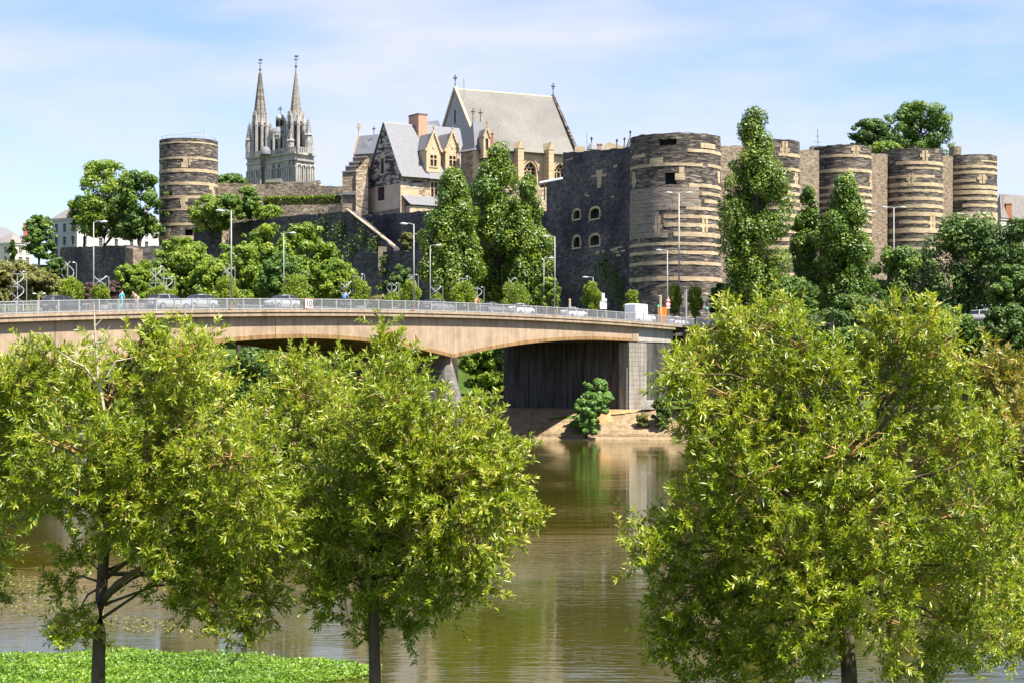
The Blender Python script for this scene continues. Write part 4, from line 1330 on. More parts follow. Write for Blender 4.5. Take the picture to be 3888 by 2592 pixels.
# back and far walls
MB().poly([C0 + ew * Wg, C0 + ew * Wg + er * Lr, C0 + ew * Wg + er * Lr + Z * hw, C0 + ew * Wg + Z * hw]).build('rear_wall', 'rubble_brown', lod)
# roof with a sweep at the eave
u_r1 = walk(ridge0, er, 1592); u_e1 = Lr
mb = MB()
rA = V((apex.x, apex.y, zR)) + n_g * 0.25; rB = V((apex.x, apex.y, zR)) + er * (u_r1)
eA = gp(0, zE) + n_s * 0.8 + n_g * 0.25 - Z * 0.35; eB = gp(0, zE) + er * su(1624) + n_s * 0.8 - Z * .35
kA = eA.lerp(rA, 0.17) - Z * 0.55; kB = eB.lerp(rB, 0.17) - Z * 0.55
roof_slab(mb, kA, kB, rB, rA); roof_slab(mb, eA, eB, kB, kA)
fA = gp(Wg, zE) - n_s * 0.8 + n_g * 0.25; fB = fA + er * (u_r1 + 1)
roof_slab(mb, rA, rB, fB, fA)
rf = mb.build('roof', 'slate_roof', lod)
MB().tube([rA, rB], 0.22, 6).build('ridge_cap', 'lead', rf)
# lower continuing roof behind the dormers
zR2 = hz(483, dS(1700) + Wg * .45)
mb = MB()
rC = V((apex.x, apex.y, zR2)) + er * (u_r1 - .5); rD = V((apex.x, apex.y, zR2)) + er * walk(ridge0, er, 1742)
eC = gp(0, zE) + er * su(1624) + n_s * 0.8 - Z * .4; eD = gp(0, zE) + er * su(1770) + n_s * 0.8 - Z * .4
roof_slab(mb, eC, eD, rD, rC)
roof_slab(mb, rC, rD, rD + ew * (Wg / 2) - Z * (zR2 - zE), rC + ew * (Wg / 2) - Z * (zR2 - zE))
mb.poly([rB, rC, eC, eB])
mb.prism([rD, eD, rD + ew * (Wg / 2) - Z * (zR2 - zE)], er * 0.3)
rf2 = mb.build('lower_roof', 'slate_roof', lod)
MB().tube([rC, rD], 0.2, 6).build('ridge_cap', 'lead', rf2)
# dormers
def dormer(x0, x1, yap, ysh, ybot, yw0, yw1, par):
    u0, u1 = su(x0), su(x1); dd = dS((x0 + x1) / 2)
    zb_, zs_, za_ = hz(ybot, dd), hz(ysh, dd), hz(yap, dd)
    o = gp(0, 0) + er * u0 + n_s * 0.12; o = V((o.x, o.y, zb_))
    w = u1 - u0
    wu0, wu1 = w * .28, w * .72
    wv0, wv1 = hz(yw1, dd) - zb_, hz(yw0, dd) - zb_
    mb = MB()
    holed_wall(mb, o, er, n_s, w, zs_ - zb_, [(wu0, wv0, wu1, wv1, 'rect')], 0.3)
    mb.poly([o + Z * (zs_ - zb_), o + er * w + Z * (zs_ - zb_), o + er * (w / 2) + Z * (za_ - zb_)])
    for uu in (0, w):
        mb.poly([o + er * uu, o + er * uu - n_s * 6, o + er * uu - n_s * 6 + Z * (zs_ - zb_), o + er * uu + Z * (zs_ - zb_)])
    dmr = mb.build('dormer', 'dressed_stone', par)
    # crow steps
    R_ = 7
    st = MB()
    for k in range(R_):
        t0 = k / R_
        for sg in (0, 1):
            p = o + Z * (zs_ - zb_) + (er * w if sg else V((0, 0, 0)))
            q = o + er * (w / 2) + Z * (za_ - zb_)
            c_ = p.lerp(q, t0 + .06)
            st.cbox(c_ + Z * .1, er * .2, n_s * .28, Z * .28)
    for uu in (-.15, w + .15):
        st.cbox(o + er * uu + Z * (zs_ - zb_), er * .25, n_s * .35, Z * .3)
    st.build('crow_step', 'dressed_stone', dmr)
    # carved shield
    sh = o + er * (w / 2) + Z * (zs_ - zb_ + (za_ - zs_) * .22) + n_s * .09
    MB().prism([sh + er * -.4 + Z * .5, sh + er * .4 + Z * .5, sh + er * .35 - Z * .2, sh - Z * .6, sh + er * -.35 - Z * .2], -n_s * .2).build('shield', 'plaster', dmr)
    # surround, frame, glass
    f = MB()
    ow = o + er * wu0 + Z * wv0
    f.obox(ow + er * ((wu1 - wu0) / 2 - .1) + n_s * .02, er * .2, -n_s * .2, Z * (wv1 - wv0))
    for sg in (0, 1):
        w2 = (wu1 - wu0) / 2 - .1
        f.obox(ow + er * (sg * (w2 + .2)) + Z * ((wv1 - wv0) * .6) + n_s * .02, er * w2, -n_s * .2, Z * .18)
    f.obox(ow - er * .3 - Z * .3 + n_s * .12, er * (wu1 - wu0 + .6), -n_s * .3, Z * .28)
    f.build('mullion', 'dressed_stone', dmr)
    window(par, ow - n_s * .2, er, n_s, wu1 - wu0, wv1 - wv0, 'red_frame', 3, 1, 0.09)
    # little roof running back
    ap = o + er * (w / 2) + Z * (za_ - zb_ - .35) - n_s * .3
    mb = MB()
    for uu in (-.15, w + .15):
        s0 = o + er * uu + Z * (zs_ - zb_) - n_s * .3
        roof_slab(mb, s0, ap, ap - n_s * 7.5, s0 - n_s * 5.0, .15)
    mb.build('dormer_roof', 'slate_roof', par)
    finial(par, o + er * (w / 2) + Z * (za_ - zb_), 1.1, 'dressed_stone', .12)
dormer(1618, 1672, 500, 572, 655, 590, 632, lod)
dormer(1690, 1744, 500, 574, 655, 594, 634, lod)
# stone panel below the first dormer
MB().obox(gp(0, 0) + er * su(1622) + n_s * .06 + Z * (hz(694, dS(1645)) - 0), er * (su(1668) - su(1622)), -n_s * .1, Z * (hz(655, dS(1645)) - hz(694, dS(1645)))).build('wall_panel', 'rubble_brown', lod)
# chimney
ch = at(1606, 500, dS(1606) + Wg * .42)
MB().obox(V((ch.x - .9, ch.y - .6, zR - 7)), er * 2.1, ew * 4.2, Z * (hz(436, ch.y) - zR + 7)).build('chimney', 'chimney_brick', lod)
MB().obox(V((ch.x - .9, ch.y - .6, hz(436, ch.y))) - er * .1 - ew * .1, er * 2.3, ew * 4.4, Z * .25).build('chimney_cap', 'rubble_brown', lod)
# lean-to slate roof at the foot and its wall
mb = MB()
la = gp(0, hz(743, 352)) + er * .1 + n_s * .08; lb = gp(0, hz(743, 352)) + er * su(1690) + n_s * .08
lc = gp(0, hz(777, 350)) + er * 1.0 + n_s * 2.2; ld = gp(0, hz(777, 350)) + er * su(1690) + n_s * 2.2
roof_slab(mb, lc, ld, lb, la, .15)
mb.build('lean_to_roof', 'slate_roof', lod)
MB().obox(V((lc.x, lc.y, zg)) + n_s * (-.25), er * (su(1690) - 1.0), -n_s * 1.7, Z * (lc.z - zg - .12)).build('lean_to_wall', 'rubble', lod)
# stepped buttresses on the left corner
bt = thing('lodging_buttress', at(1370, 820, 366), 'big sunlit rubble buttress on the left corner of the lodging', 'buttress')
def slab_px(x0, x1, ya0, ya1, yb, d, dep, mat, par, nm):
    a, b2 = at(x0, ya0, d), at(x1, ya1, d)
    lo = hz(yb, d)
    MB().prism([V((a.x, d, lo)), V((b2.x, d, lo)), V((b2.x, d, b2.z)), V((a.x, d, a.z))], V((0, dep, 0))).build(nm, mat, par)
slab_px(1351, 1397, 648, 597, 830, 360, 3.0, 'rubble', bt, 'buttress_face')
for k, (xa, xb, ya, yb) in enumerate(((1300, 1350, 652, 840), (1312, 1352, 632, 652), (1325, 1362, 617, 632), (1340, 1392, 597, 617))):
    slab_px(xa, xb, ya + 4, ya, yb, 360.6 + k * .5, 8, 'rubble_brown', bt, 'buttress_step')
    a = at(xa - 1, ya + 4, 360.3 + k * .5)
    MB().obox(a, V((gx(xb, 360) - gx(xa, 360) + .2, 0, .2)), V((0, 8.4, 0)), Z * .3).build('buttress_slate', 'slate_roof', bt)
slab_px(1298, 1350, 735, 725, 740, 360.0, 1.0, 'slate_roof', bt, 'drip_course')
# gallery wing with dark slate roof behind the gable, left
er2, ew2 = axes(20)
wg = thing('gallery_wing', at(1340, 640, 385), 'dark slate roofed wing peeking out left of the patchy gable', 'house')
q0, q1 = at(1362, 520, 386), at(1440, 513, 380)
e0, e1 = at(1344, 590, 381), at(1430, 585, 372)
mb = MB(); roof_slab(mb, e0, e1, q1, q0)
rb0, rb1 = q0 + V((3, 7, -5)), q1 + V((3, 7, -5))
roof_slab(mb, q0, q1, rb1, rb0)
mb.build('roof', 'slate_roof', wg)
MB().prism([V((e0.x, e0.y, 36)), e0, q0, rb0, V((rb0.x, rb0.y, 36))], V((.4, .0, 0))).build('gable_wall', 'dressed_stone', wg)
MB().poly([V((e0.x + .6, e0.y, 36)), V((e1.x, e1.y, 36)), e1, e0 + V((.6, 0, 0))]).build('wall', 'rubble_brown', wg)
st = MB()
for k in range(8):
    p = e0.lerp(q0, (k + .3) / 8)
    st.cbox(p + Z * .2, V((.22, 0, 0)), V((0, .4, 0)), Z * .3)
st.build('crow_step', 'dressed_stone', wg)
finial(wg, q0, 3.2, 'dressed_stone', .16); finial(wg, q1 - V((1.2, 0, 0)), 1.9, 'iron', .1)
# small dark roof behind the chimney
br = thing('rear_roof', at(1650, 470, 400), 'small dark slate roof between the chimney and the chapel gable', 'roof')
MB().prism([at(1622, 480, 395), at(1671, 480, 392), at(1664, 457, 396), at(1622, 463, 399)], V((1, 6, -2))).build('roof_slope', 'slate_roof', br)

# stair turret with slate pyramid ---------------------------------------
stt = thing('stair_turret', at(1800, 700, 356), 'square stair turret with pointed slate roof and its own dormer before the chapel', 'turret')
er3, ew3 = axes(40)
tc = at(1806, 700, 354)
wl_ = -walk(tc, ew3, 1750) if False else walk(tc, ew3, 1750); wr_ = walk(tc, er3, 1870)
zE3 = hz(571, 354); zT3 = hz(463, 358)
base = V((tc.x, tc.y, 36))
MB().obox(base, er3 * wr_, ew3 * wl_, Z * (zE3 - 36)).build('turret_wall', 'rubble_brown', stt)
for k in range(12):
    MB().obox(base - er3 * .06 - ew3 * .06 + Z * (zE3 - 36 - (k + 1) * .8), er3 * (.8 + .4 * (k % 2)), ew3 * (1.1 - .4 * (k % 2)), Z * .77).build('quoin', 'dressed_stone', stt)
mb = MB()
c1, c2, c3, c4 = [V((p.x, p.y, zE3)) for p in (base - er3 * .5 - ew3 * .5, base + er3 * (wr_ + .5) - ew3 * .5, base + er3 * (wr_ + .5) + ew3 * (wl_ + .5), base - er3 * .5 + ew3 * (wl_ + .5))]
mid = (c1 + c2 + c3 + c4) / 4
t1_, t2_ = V((mid.x, mid.y, zT3)) - er3 * 1.0, V((mid.x, mid.y, zT3)) + er3 * 1.0
ks = lambda p, t: p.lerp(t, .22) - Z * 1.3
for quad in ((c1, c2, t2_, t1_), (c2, c3, t2_, t2_), (c3, c4, t1_, t2_), (c4, c1, t1_, t1_)):
    a, b2, tb, ta = quad
    ka, kb = a.lerp(ta, .2) - Z * .9, b2.lerp(tb, .2) - Z * .9
    mb.poly([a, b2, kb, ka])
    if (ta - tb).length < .01: mb.poly([ka, kb, ta])
    else: mb.poly([ka, kb, tb, ta])
mb.build('roof', 'slate_roof', stt)
MB().poly([c4, c3, c2, c1]).build('eave', 'slate_roof', stt)
finial(stt, t1_, 2.6, 'iron', .1); finial(stt, t2_, 2.6, 'iron', .1)
# dormer on the turret
do = at(1836, 590, 352.5); w = gx(1863, 352.5) - do.x
zs_, za_ = hz(520, 352.5), hz(482, 352.5); zb_ = hz(600, 352.5)
dw = V((0.94, 0.34, 0)); dn = V((0.34, -0.94, 0)); do.z = zb_
mb = MB(); holed_wall(mb, do, dw, dn, w, zs_ - zb_, [(w * .3, 1.6, w * .7, 4.0, 'rect')], .3)
mb.poly([do + Z * (zs_ - zb_), do + dw * w + Z * (zs_ - zb_), do + dw * (w / 2) + Z * (za_ - zb_)])
for uu in (0, w):
    mb.poly([do + dw * uu, do + dw * uu - dn * 4, do + dw * uu - dn * 4 + Z * (zs_ - zb_), do + dw * uu + Z * (zs_ - zb_)])
dmr = mb.build('dormer', 'dressed_stone', stt)
window(stt, do + dw * (w * .3) + Z * 1.6 - dn * .2, dw, dn, w * .4, 2.4, 'red_frame', 1, 1, .1)
mb = MB(); ap = do + dw * (w / 2) + Z * (za_ - zb_ - .3) - dn * .25
for uu in (-.1, w + .1):
    s0 = do + dw * uu + Z * (zs_ - zb_) - dn * .25
    roof_slab(mb, s0, ap, ap - dn * 4.2, s0 - dn * 3.2, .12)
mb.build('dormer_roof', 'slate_roof', stt)
st = MB()
for k in range(6):
    for sg in (0, 1):
        p = do + Z * (zs_ - zb_) + (dw * w if sg else V((0, 0, 0))); q = do + dw * (w / 2) + Z * (za_ - zb_)
        st.cbox(p.lerp(q, k / 6 + .07) + Z * .08, dw * .16, dn * .22, Z * .22)
st.build('crow_step', 'dressed_stone', dmr)
finial(stt, do + dw * (w / 2) + Z * (za_ - zb_), 1.3, 'dressed_stone', .12)
bc = thing('brick_chimney', at(1864, 545, 368), 'small orange brick chimney against the chapel roof beside the turret', 'chimney')
p = at(1858, 530, 362)
MB().obox(V((p.x, p.y, 40)), V((.85, 0, 0)), V((0, 1, 0)), Z * (hz(508, 362) - 40)).build('stack', 'brick_red', bc)
MB().obox(V((p.x - .1, p.y - .1, hz(508, 362))), V((1.05, 0, 0)), V((0, 1.2, 0)), Z * .3).build('cap', 'chimney_brick', bc)

# chapel ---------------------------------------------------------------
er4, ew4 = axes(27)
chp = thing('castle_chapel', at(1830, 690, 372), 'tall chapel with huge pale slate roof, buttresses and pointed windows', 'chapel')
K0 = at(1808, 700, 372)
Wc = walk(K0, ew4, 1652)
zEc = hz(566, 372); zgc = 36.0
K0 = V((K0.x, K0.y, zgc)); nS = -ew4; nG = -er4
rid = K0 + ew4 * (Wc / 2); zRc = hz(345, rid.y + 1)
Lc = walk(rid, er4, 2100)
u_e = walk(K0, er4, 2160)
cu = lambda x: walk(K0, er4, x)
cd = lambda x: K0.y + er4.y * cu(x)
Le = max(Lc, u_e)
holes = []
for (x0, x1, yt, ysp, yb) in ((1988, 2036, 612, 648, 720), (2104, 2146, 618, 652, 705)):
    dd = cd(x0)
    holes.append((cu(x0), hz(yb, dd) - zgc, cu(x1), hz(yt, dd) - zgc, 'pointed', hz(ysp, dd) - zgc))
mb = MB(); holed_wall(mb, K0, er4, nS, Le, zEc - zgc, holes, 1.0)
mb.build('side_wall', 'dressed_stone', chp)
for h in holes:
    u0, v0, u1, v1, kd, sp = h
    P_ = lambda u, v, k=0.0: K0 + er4 * u + Z * v + nS * k
    # moulded arch
    L_, R_ = arch_pts(u0, u1, sp, v1, 'pointed', 6); pts = [P_(u0, v0)] + [P_(*q) for q in L_ + R_] + [P_(u1, v0)]
    MB().tube([p + nS * .1 for p in pts], .16, 6).build('arch_moulding', 'limestone', chp)
    L_, R_ = arch_pts(u0 - .5, u1 + .5, sp, v1 + .8, 'pointed', 6); pts = [P_(*q) for q in L_ + R_]
    MB().tube([p + nS * .12 for p in pts], .2, 6).build('arch_moulding', 'dressed_stone', chp)
    gl = MB().poly([P_(u0 - .1, v0, -.9), P_(u1 + .1, v0, -.9), P_(u1 + .1, v1, -.9), P_(u0 - .1, v1, -.9)]).build('window', 'dark_glass', chp)
    tr = MB(); w = u1 - u0
    for k in (1, 2): tr.obox(P_(u0 + w * k / 3 - .08, v0, -.55), er4 * .16, -nS * .2, Z * (sp - v0 + .3))
    for row, (n_, zz, rr) in enumerate(((3, sp + .3, w / 6.6), (2, sp + .3 + w / 3.4, w / 6.6), (1, sp + .3 + 2 * w / 3.4, w / 7.5))):
        for k in range(n_):
            uc = u0 + w / 2 + (k - (n_ - 1) / 2) * w / 3
            ring_ = [P_(uc + rr * math.cos(a), zz + rr * math.sin(a), -.5) for a in np.linspace(0, 2 * math.pi, 9)]
            tr.tube(ring_, .11, 4, cap=False)
    tr.build('tracery', 'dressed_stone', gl)
# other walls
mb = MB()
mb.poly([K0, K0 + ew4 * Wc, K0 + ew4 * Wc + Z * (zEc - zgc), V((rid.x, rid.y, zRc)), K0 + Z * (zEc - zgc)])
mb.build('gable_wall', 'chapel_gable', chp)
MB().poly([K0 + ew4 * Wc, K0 + ew4 * Wc + er4 * Le, K0 + ew4 * Wc + er4 * Le + Z * (zEc - zgc), K0 + ew4 * Wc + Z * (zEc - zgc)]).build('rear_wall', 'dressed_stone', chp)
G2 = K0 + er4 * Le
MB().poly([G2, G2 + ew4 * Wc, G2 + ew4 * Wc + Z * (zEc - zgc), V((rid.x, rid.y, zRc)) + er4 * Le, G2 + Z * (zEc - zgc)]).build('end_wall', 'chapel_gable', chp)
gsl = V((rid.x, rid.y, 0)) + nG * .05; MB().cbox(V((gsl.x, gsl.y, hz(444, rid.y))), ew4 * .25, nG * .05, Z * 1.5).build('gable_slit', 'dark_void', chp)
zl_ = zRc
rA = V((rid.x, rid.y, zl_)) + er4 * .3; rB = V((rid.x, rid.y, zl_)) + er4 * (Le - .3)
eA = K0 + Z * (zEc - zgc - .3) + nS * 1.0 + er4 * .3; eB = eA + er4 * (Le - .2)
kA, kB = eA.lerp(rA, .13) - Z * .7, eB.lerp(rB, .13) - Z * .7
mb = MB(); roof_slab(mb, kA, kB, rB, rA, .25); roof_slab(mb, eA, eB, kB, kA, .25)
fA = K0 + ew4 * Wc + Z * (zEc - zgc) - nS * .8 + er4 * .3; roof_slab(mb, rA, rB, fA + er4 * (Le - .6), fA, .25)
rf = mb.build('roof', 'chapel_roof', chp)
MB().tube([rA + Z * .1, rB + Z * .1], .3, 6).build('ridge_cap', 'dressed_stone', rf)
# raised gable copings with finials
for (base_e, tip, mt) in (((K0 + Z * (zEc - zgc)), V((rid.x, rid.y, zl_)), 'dressed_stone'), (G2 + Z * (zEc - zgc), V((rid.x, rid.y, zl_)) + er4 * Le, 'schist')):
    for sd in (0, 1):
        p = base_e + nS * 1.0 if sd == 0 else base_e + ew4 * Wc - nS * .8
        n_ = 16
        for k in range(n_):
            a, b2 = p.lerp(tip, k / n_ + .003), p.lerp(tip, (k + 1) / n_ - .003)
            MB().obox(a - er4 * .3 - Z * .1, b2 - a, er4 * .6, Z * .95).build('gable_coping', mt, chp)
    finial(chp, tip + Z * .8, 2.6, 'iron', .13)
# buttresses with gabled tops
for (x0, x1, yt, ysh) in ((1962, 1987, 541, 570), (2078, 2100, 545, 575)):
    u0, u1 = cu(x0) - 1.0, cu(x1) - 1.2
    w = u1 - u0; pr = 2.6
    zs_, za_ = hz(ysh, cd(x0)), hz(yt, cd(x0))
    o = K0 + er4 * u0
    zz = 0; k = 0
    while zgc + zz < zs_ - .3:
        hh = min(.95, zs_ - zgc - zz)
        MB().obox(o + Z * zz, er4 * w, nS * (pr - .02 * (k % 2)), Z * (hh - .03)).build('buttress_block', 'dressed_stone', chp)
        zz += hh; k += 1
    p0_, p1_ = V((o.x, o.y, zs_)), V((o.x, o.y, zs_)) + er4 * w
    ap = p0_.lerp(p1_, .5) + Z * (za_ - zs_)
    MB().prism([p0_ - er4 * .15 + nS * (pr + .1), p1_ + er4 * .15 + nS * (pr + .1), ap + nS * (pr + .1)], -nS * (pr + 1.2)).build('buttress_cap', 'limestone', chp)
# frieze under the eave
MB().obox(K0 + Z * (zEc - zgc - 2.3) + nS * .05, er4 * (Le - .1), -nS * .2, Z * 1.7).build('frieze', 'plaster', chp)
lr = MB().tube([at(1762, 370, 380), at(1761, 298, 380)], .05, 5)
lr.build('lightning_rod', 'iron', chp)
# light roof of the lean-to left of the shaded wall
lt = thing('covered_walk', at(2100, 720, 345), 'low timber covered walk with pale zinc roof at the shaded wall', 'shelter')
a, b2 = at(2050, 700, 340), at(2141, 683, 332)
roofp = MB(); roof_slab(roofp, a, b2, b2 + V((0, 5, .9)), a + V((0, 5, .9)), .2); roofp.build('roof', 'galvanised', lt)
for x in (2065, 2098, 2130):
    p = at(x, 760, 336); MB().obox(V((p.x, p.y, p.z)), V((.25, 0, 0)), V((0, .25, 0)), Z * (hz(694, 336) - p.z)).build('post', 'bark_far', lt)
p = at(2050, 703, 338.0); MB().obox(p, V((gx(2138, 334) - p.x, -4, .4)), V((.2, 1, 0)), -Z * .5).build('beam', 'bark_far', lt)

# roofs and pinnacles peeking over the shaded wall
rp = thing('rear_gatehouse', at(2310, 560, 360), 'pale gabled roof and stone chimney peeking over the shaded wall', 'house')
MB().prism([at(2290, 575, 350), at(2372, 575, 350), at(2372, 558, 350), at(2308, 540, 350), at(2297, 552, 350)], V((0, 6, 0))).build('gable', 'dressed_stone', rp)
MB().obox(at(2268, 585, 350), V((1.0, 0, 0)), V((0, 1.5, 0)), Z * (hz(548, 350) - hz(585, 350))).build('chimney', 'chimney_brick', rp)
MB().obox(at(2268, 549, 349.9) - V((.1, 0, 0)), V((1.2, 0, 0)), V((0, 1.7, 0)), Z * .3).build('chimney_cap', 'dressed_stone', rp)
MB().prism([at(2183, 590, 352), at(2222, 590, 352), at(2222, 556, 352), at(2183, 556, 352)], V((0, 5, 0))).build('stone_block', 'dressed_stone', rp)
for x, yt in ((2246, 520), (2342, 528), (2371, 522), (2393, 496)):
    p = at(x, 570, 348)
    mb = MB().lathe(p, [(1.1 if x < 2260 or x > 2390 else .3, 0), (.12, hz(yt + 22, 348) - p.z)], 8)
    mb.build('spirelet', 'slate_roof', rp)
    finial(rp, V((p.x, p.y, hz(yt + 22, 348) - .05)), (22) * 348 / F, 'iron', .13)
MB().tube([at(2230, 575, 350), at(2228, 510, 350)], .05, 5).build('aerial', 'iron', rp)
# aerial mast behind the towers
am = thing('radio_mast', at(3106, 560, 370), 'small aerial mast on a grey cap behind the striped towers', 'mast')
p = at(3106, 565, 370)
MB().obox(p - V((1.4, 0, 1)), V((2.8, 0, 0)), V((0, 2.8, 0)), Z * 1.6).build('cap', 'roof_grey', am)
mb = MB().tube([p + Z * .5, at(3104, 492, 370)], .06, 5)
for y_, w_ in ((518, .9), (540, 1.5)): mb.tube([at(3104, y_, 370) - V((w_ / 2, 0, 0)), at(3104, y_, 370) + V((w_ / 2, 0, 0))], .04, 4)
mb.build('aerial', 'iron', am)
MB().tube([p + V((-1.3, 0, 1.5)), p + V((1.3, 0, 1.5))], .05, 5).build('rail', 'galvanised', am)

# ------------------------------------------------------------------ houses left and right
def town_house(name, label, xL, xC, xR, d, yE, yR, yB, adeg, wall_mat, roof_mat, cols_l, cols_r, rows, chim=(), winw=1.1, winh=2.0):
    er, ew = axes(adeg)
    C = at(xC, yB, d); t = thing(name, C, label, 'house')
    zb_ = C.z - 2; C = V((C.x, C.y, zb_))
    Wl = walk(C, ew, xL); Wr = walk(C, er, xR)
    H = hz(yE, d) - zb_
    for (e, n, W, cols, nm) in ((ew, -er, Wl, cols_l, 'left_wall'), (er, -ew, Wr, cols_r, 'front_wall')):
        holes = []
        for r_ in rows:
            zc = hz(r_, d) - zb_
            for k in range(cols):
                u = W * (k + .5) / cols
                holes.append((u - winw / 2, zc - winh / 2, u + winw / 2, zc + winh / 2, 'rect'))
        mb = MB(); holed_wall(mb, C, e, n, W, H, holes, .25)
        mb.build(nm, wall_mat, t)
        for h in holes:
            window(t, C + e * h[0] + Z * h[1] - n * .18, e, n, h[2] - h[0], h[3] - h[1], 'white_render' if wall_mat != 'white_render' else 'lead', 1, 2, .07)
            MB().obox(C + e * (h[0] - .1) + Z * (h[1] - .16) + n * .1, e * (h[2] - h[0] + .2), -n * .2, Z * .15).build('sill', 'white_render', t)
    F_ = C + ew * Wl + er * Wr
    MB().poly([C + ew * Wl, F_, F_ + Z * H, C + ew * Wl + Z * H]).poly([C + er * Wr, F_, F_ + Z * H, C + er * Wr + Z * H]).build('rear_wall', wall_mat, t)
    ov = .4
    c = [C - er * ov - ew * ov, C + er * (Wr + ov) - ew * ov, C + er * (Wr + ov) + ew * (Wl + ov), C - er * ov + ew * (Wl + ov)]
    c = [p + Z * H for p in c]
    rz = hz(yR, d + Wl / 2) - zb_
    ins = min(Wl, Wr) * .45
    if Wr >= Wl: ra, rb_ = C + ew * Wl / 2 + er * ins + Z * rz, C + ew * Wl / 2 + er * (Wr - ins) + Z * rz
    else: ra, rb_ = C + er * Wr / 2 + ew * ins + Z * rz, C + er * Wr / 2 + ew * (Wl - ins) + Z * rz
    mb = MB()
    if Wr >= Wl:
        mb.poly([c[0], c[1], rb_, ra]).poly([c[1], c[2], rb_]).poly([c[2], c[3], ra, rb_]).poly([c[3], c[0], ra])
    else:
        mb.poly([c[0], c[1], ra]).poly([c[1], c[2], rb_, ra]).poly([c[2], c[3], rb_]).poly([c[3], c[0], ra, rb_])
    mb.poly(list(reversed(c)))
    mb.build('roof', roof_mat, t)
    MB().obox(C - er * .25 - ew * .25 + Z * (H - .45), er * (Wr + .5), ew * .2, Z * .43).obox(C - er * .25 - ew * .05 + Z * (H - .45), er * .2, ew * (Wl + .3), Z * .43).build('cornice', 'white_render', t)
    for (x, yt, dd) in chim:
        p = at(x, yt, dd)
        MB().obox(V((p.x - .6, p.y, zb_ + H - .5)), V((1.3, 0, 0)), V((0, 1.0, 0)), Z * (p.z - zb_ - H + .5)).build('chimney', 'brick_red', t)
        MB().obox(V((p.x - .7, p.y - .1, p.z)), V((1.5, 0, 0)), V((0, 1.2, 0)), Z * .25).build('chimney_cap', 'chimney_brick', t)
    return t
town_house('white_house', 'white three-storey house with hipped roof and red chimney left of the big trees', 198, 292, 640, 402, 826, 770, 985, 55, 'white_render', 'roof_grey', 3, 6, [862, 912, 958], ((273, 775, 408),))
town_house('cream_house', 'pale house with red-edged roof at the far left edge', -30, 38, 118, 430, 922, 886, 1010, 55, 'cream_render', 'roof_grey', 2, 3, [948, 985], ((97, 850, 440),), 1.2, 1.5)
town_house('grey_house', 'long grey slate roof behind the pale house at the far left', -90, -20, 92, 470, 905, 860, 1000, 58, 'white_render', 'slate_roof', 2, 5, [935], ())
town_house('roofed_house', 'brown tiled house roof with red chimney at the far right edge', 3770, 3800, 4010, 385, 828, 735, 960, 35, 'cream_render', 'roof_grey', 1, 4, [850, 900], ((3830, 775, 386),))
ta = thing('roof_aerial', at(3808, 780, 384), 'thin television aerial beside the roofed house at the right edge', 'aerial')
mb = MB().tube([at(3808, 800, 384), at(3808, 740, 384)], .05, 5)
for y_, w_ in ((744, 1.7), (756, .8)): mb.tube([at(3808, y_, 384) - V((w_ / 2, 0, 0)), at(3808, y_, 384) + V((w_ / 2, 0, 0))], .045, 4)
mb.build('aerial_rods', 'iron', ta)

# ------------------------------------------------------------------ cathedral
cat = thing('cathedral', at(1060, 690, 560), 'pale stone cathedral with twin pointed spires and central domed lantern on the skyline', 'cathedral')
a_ = math.radians(50)
erC = V((math.cos(a_), math.sin(a_), 0)); ewC = V((-math.sin(a_) * 1.0, math.cos(a_), 0))
dC = 560.0
Q0 = at(1125, 700, dC); Q0 = V((Q0.x, Q0.y, hz(735, dC)))
Wf = walk(Q0, ewC, 938); Ws = walk(Q0, erC, 1192)
zBal = hz(577, dC); H = zBal - Q0.z
nF, nSd = -erC, -ewC
def cx2(zx): return 800 + zx / 2.904
def cy2(zy): return 180 + zy / 2.904
fu = lambda x: walk(Q0, ewC, x); su2 = lambda x: walk(Q0, erC, x)
def lancets(o, e, n, u0, u1, z0, z1, cnt, par, deep=1.2):
    pass
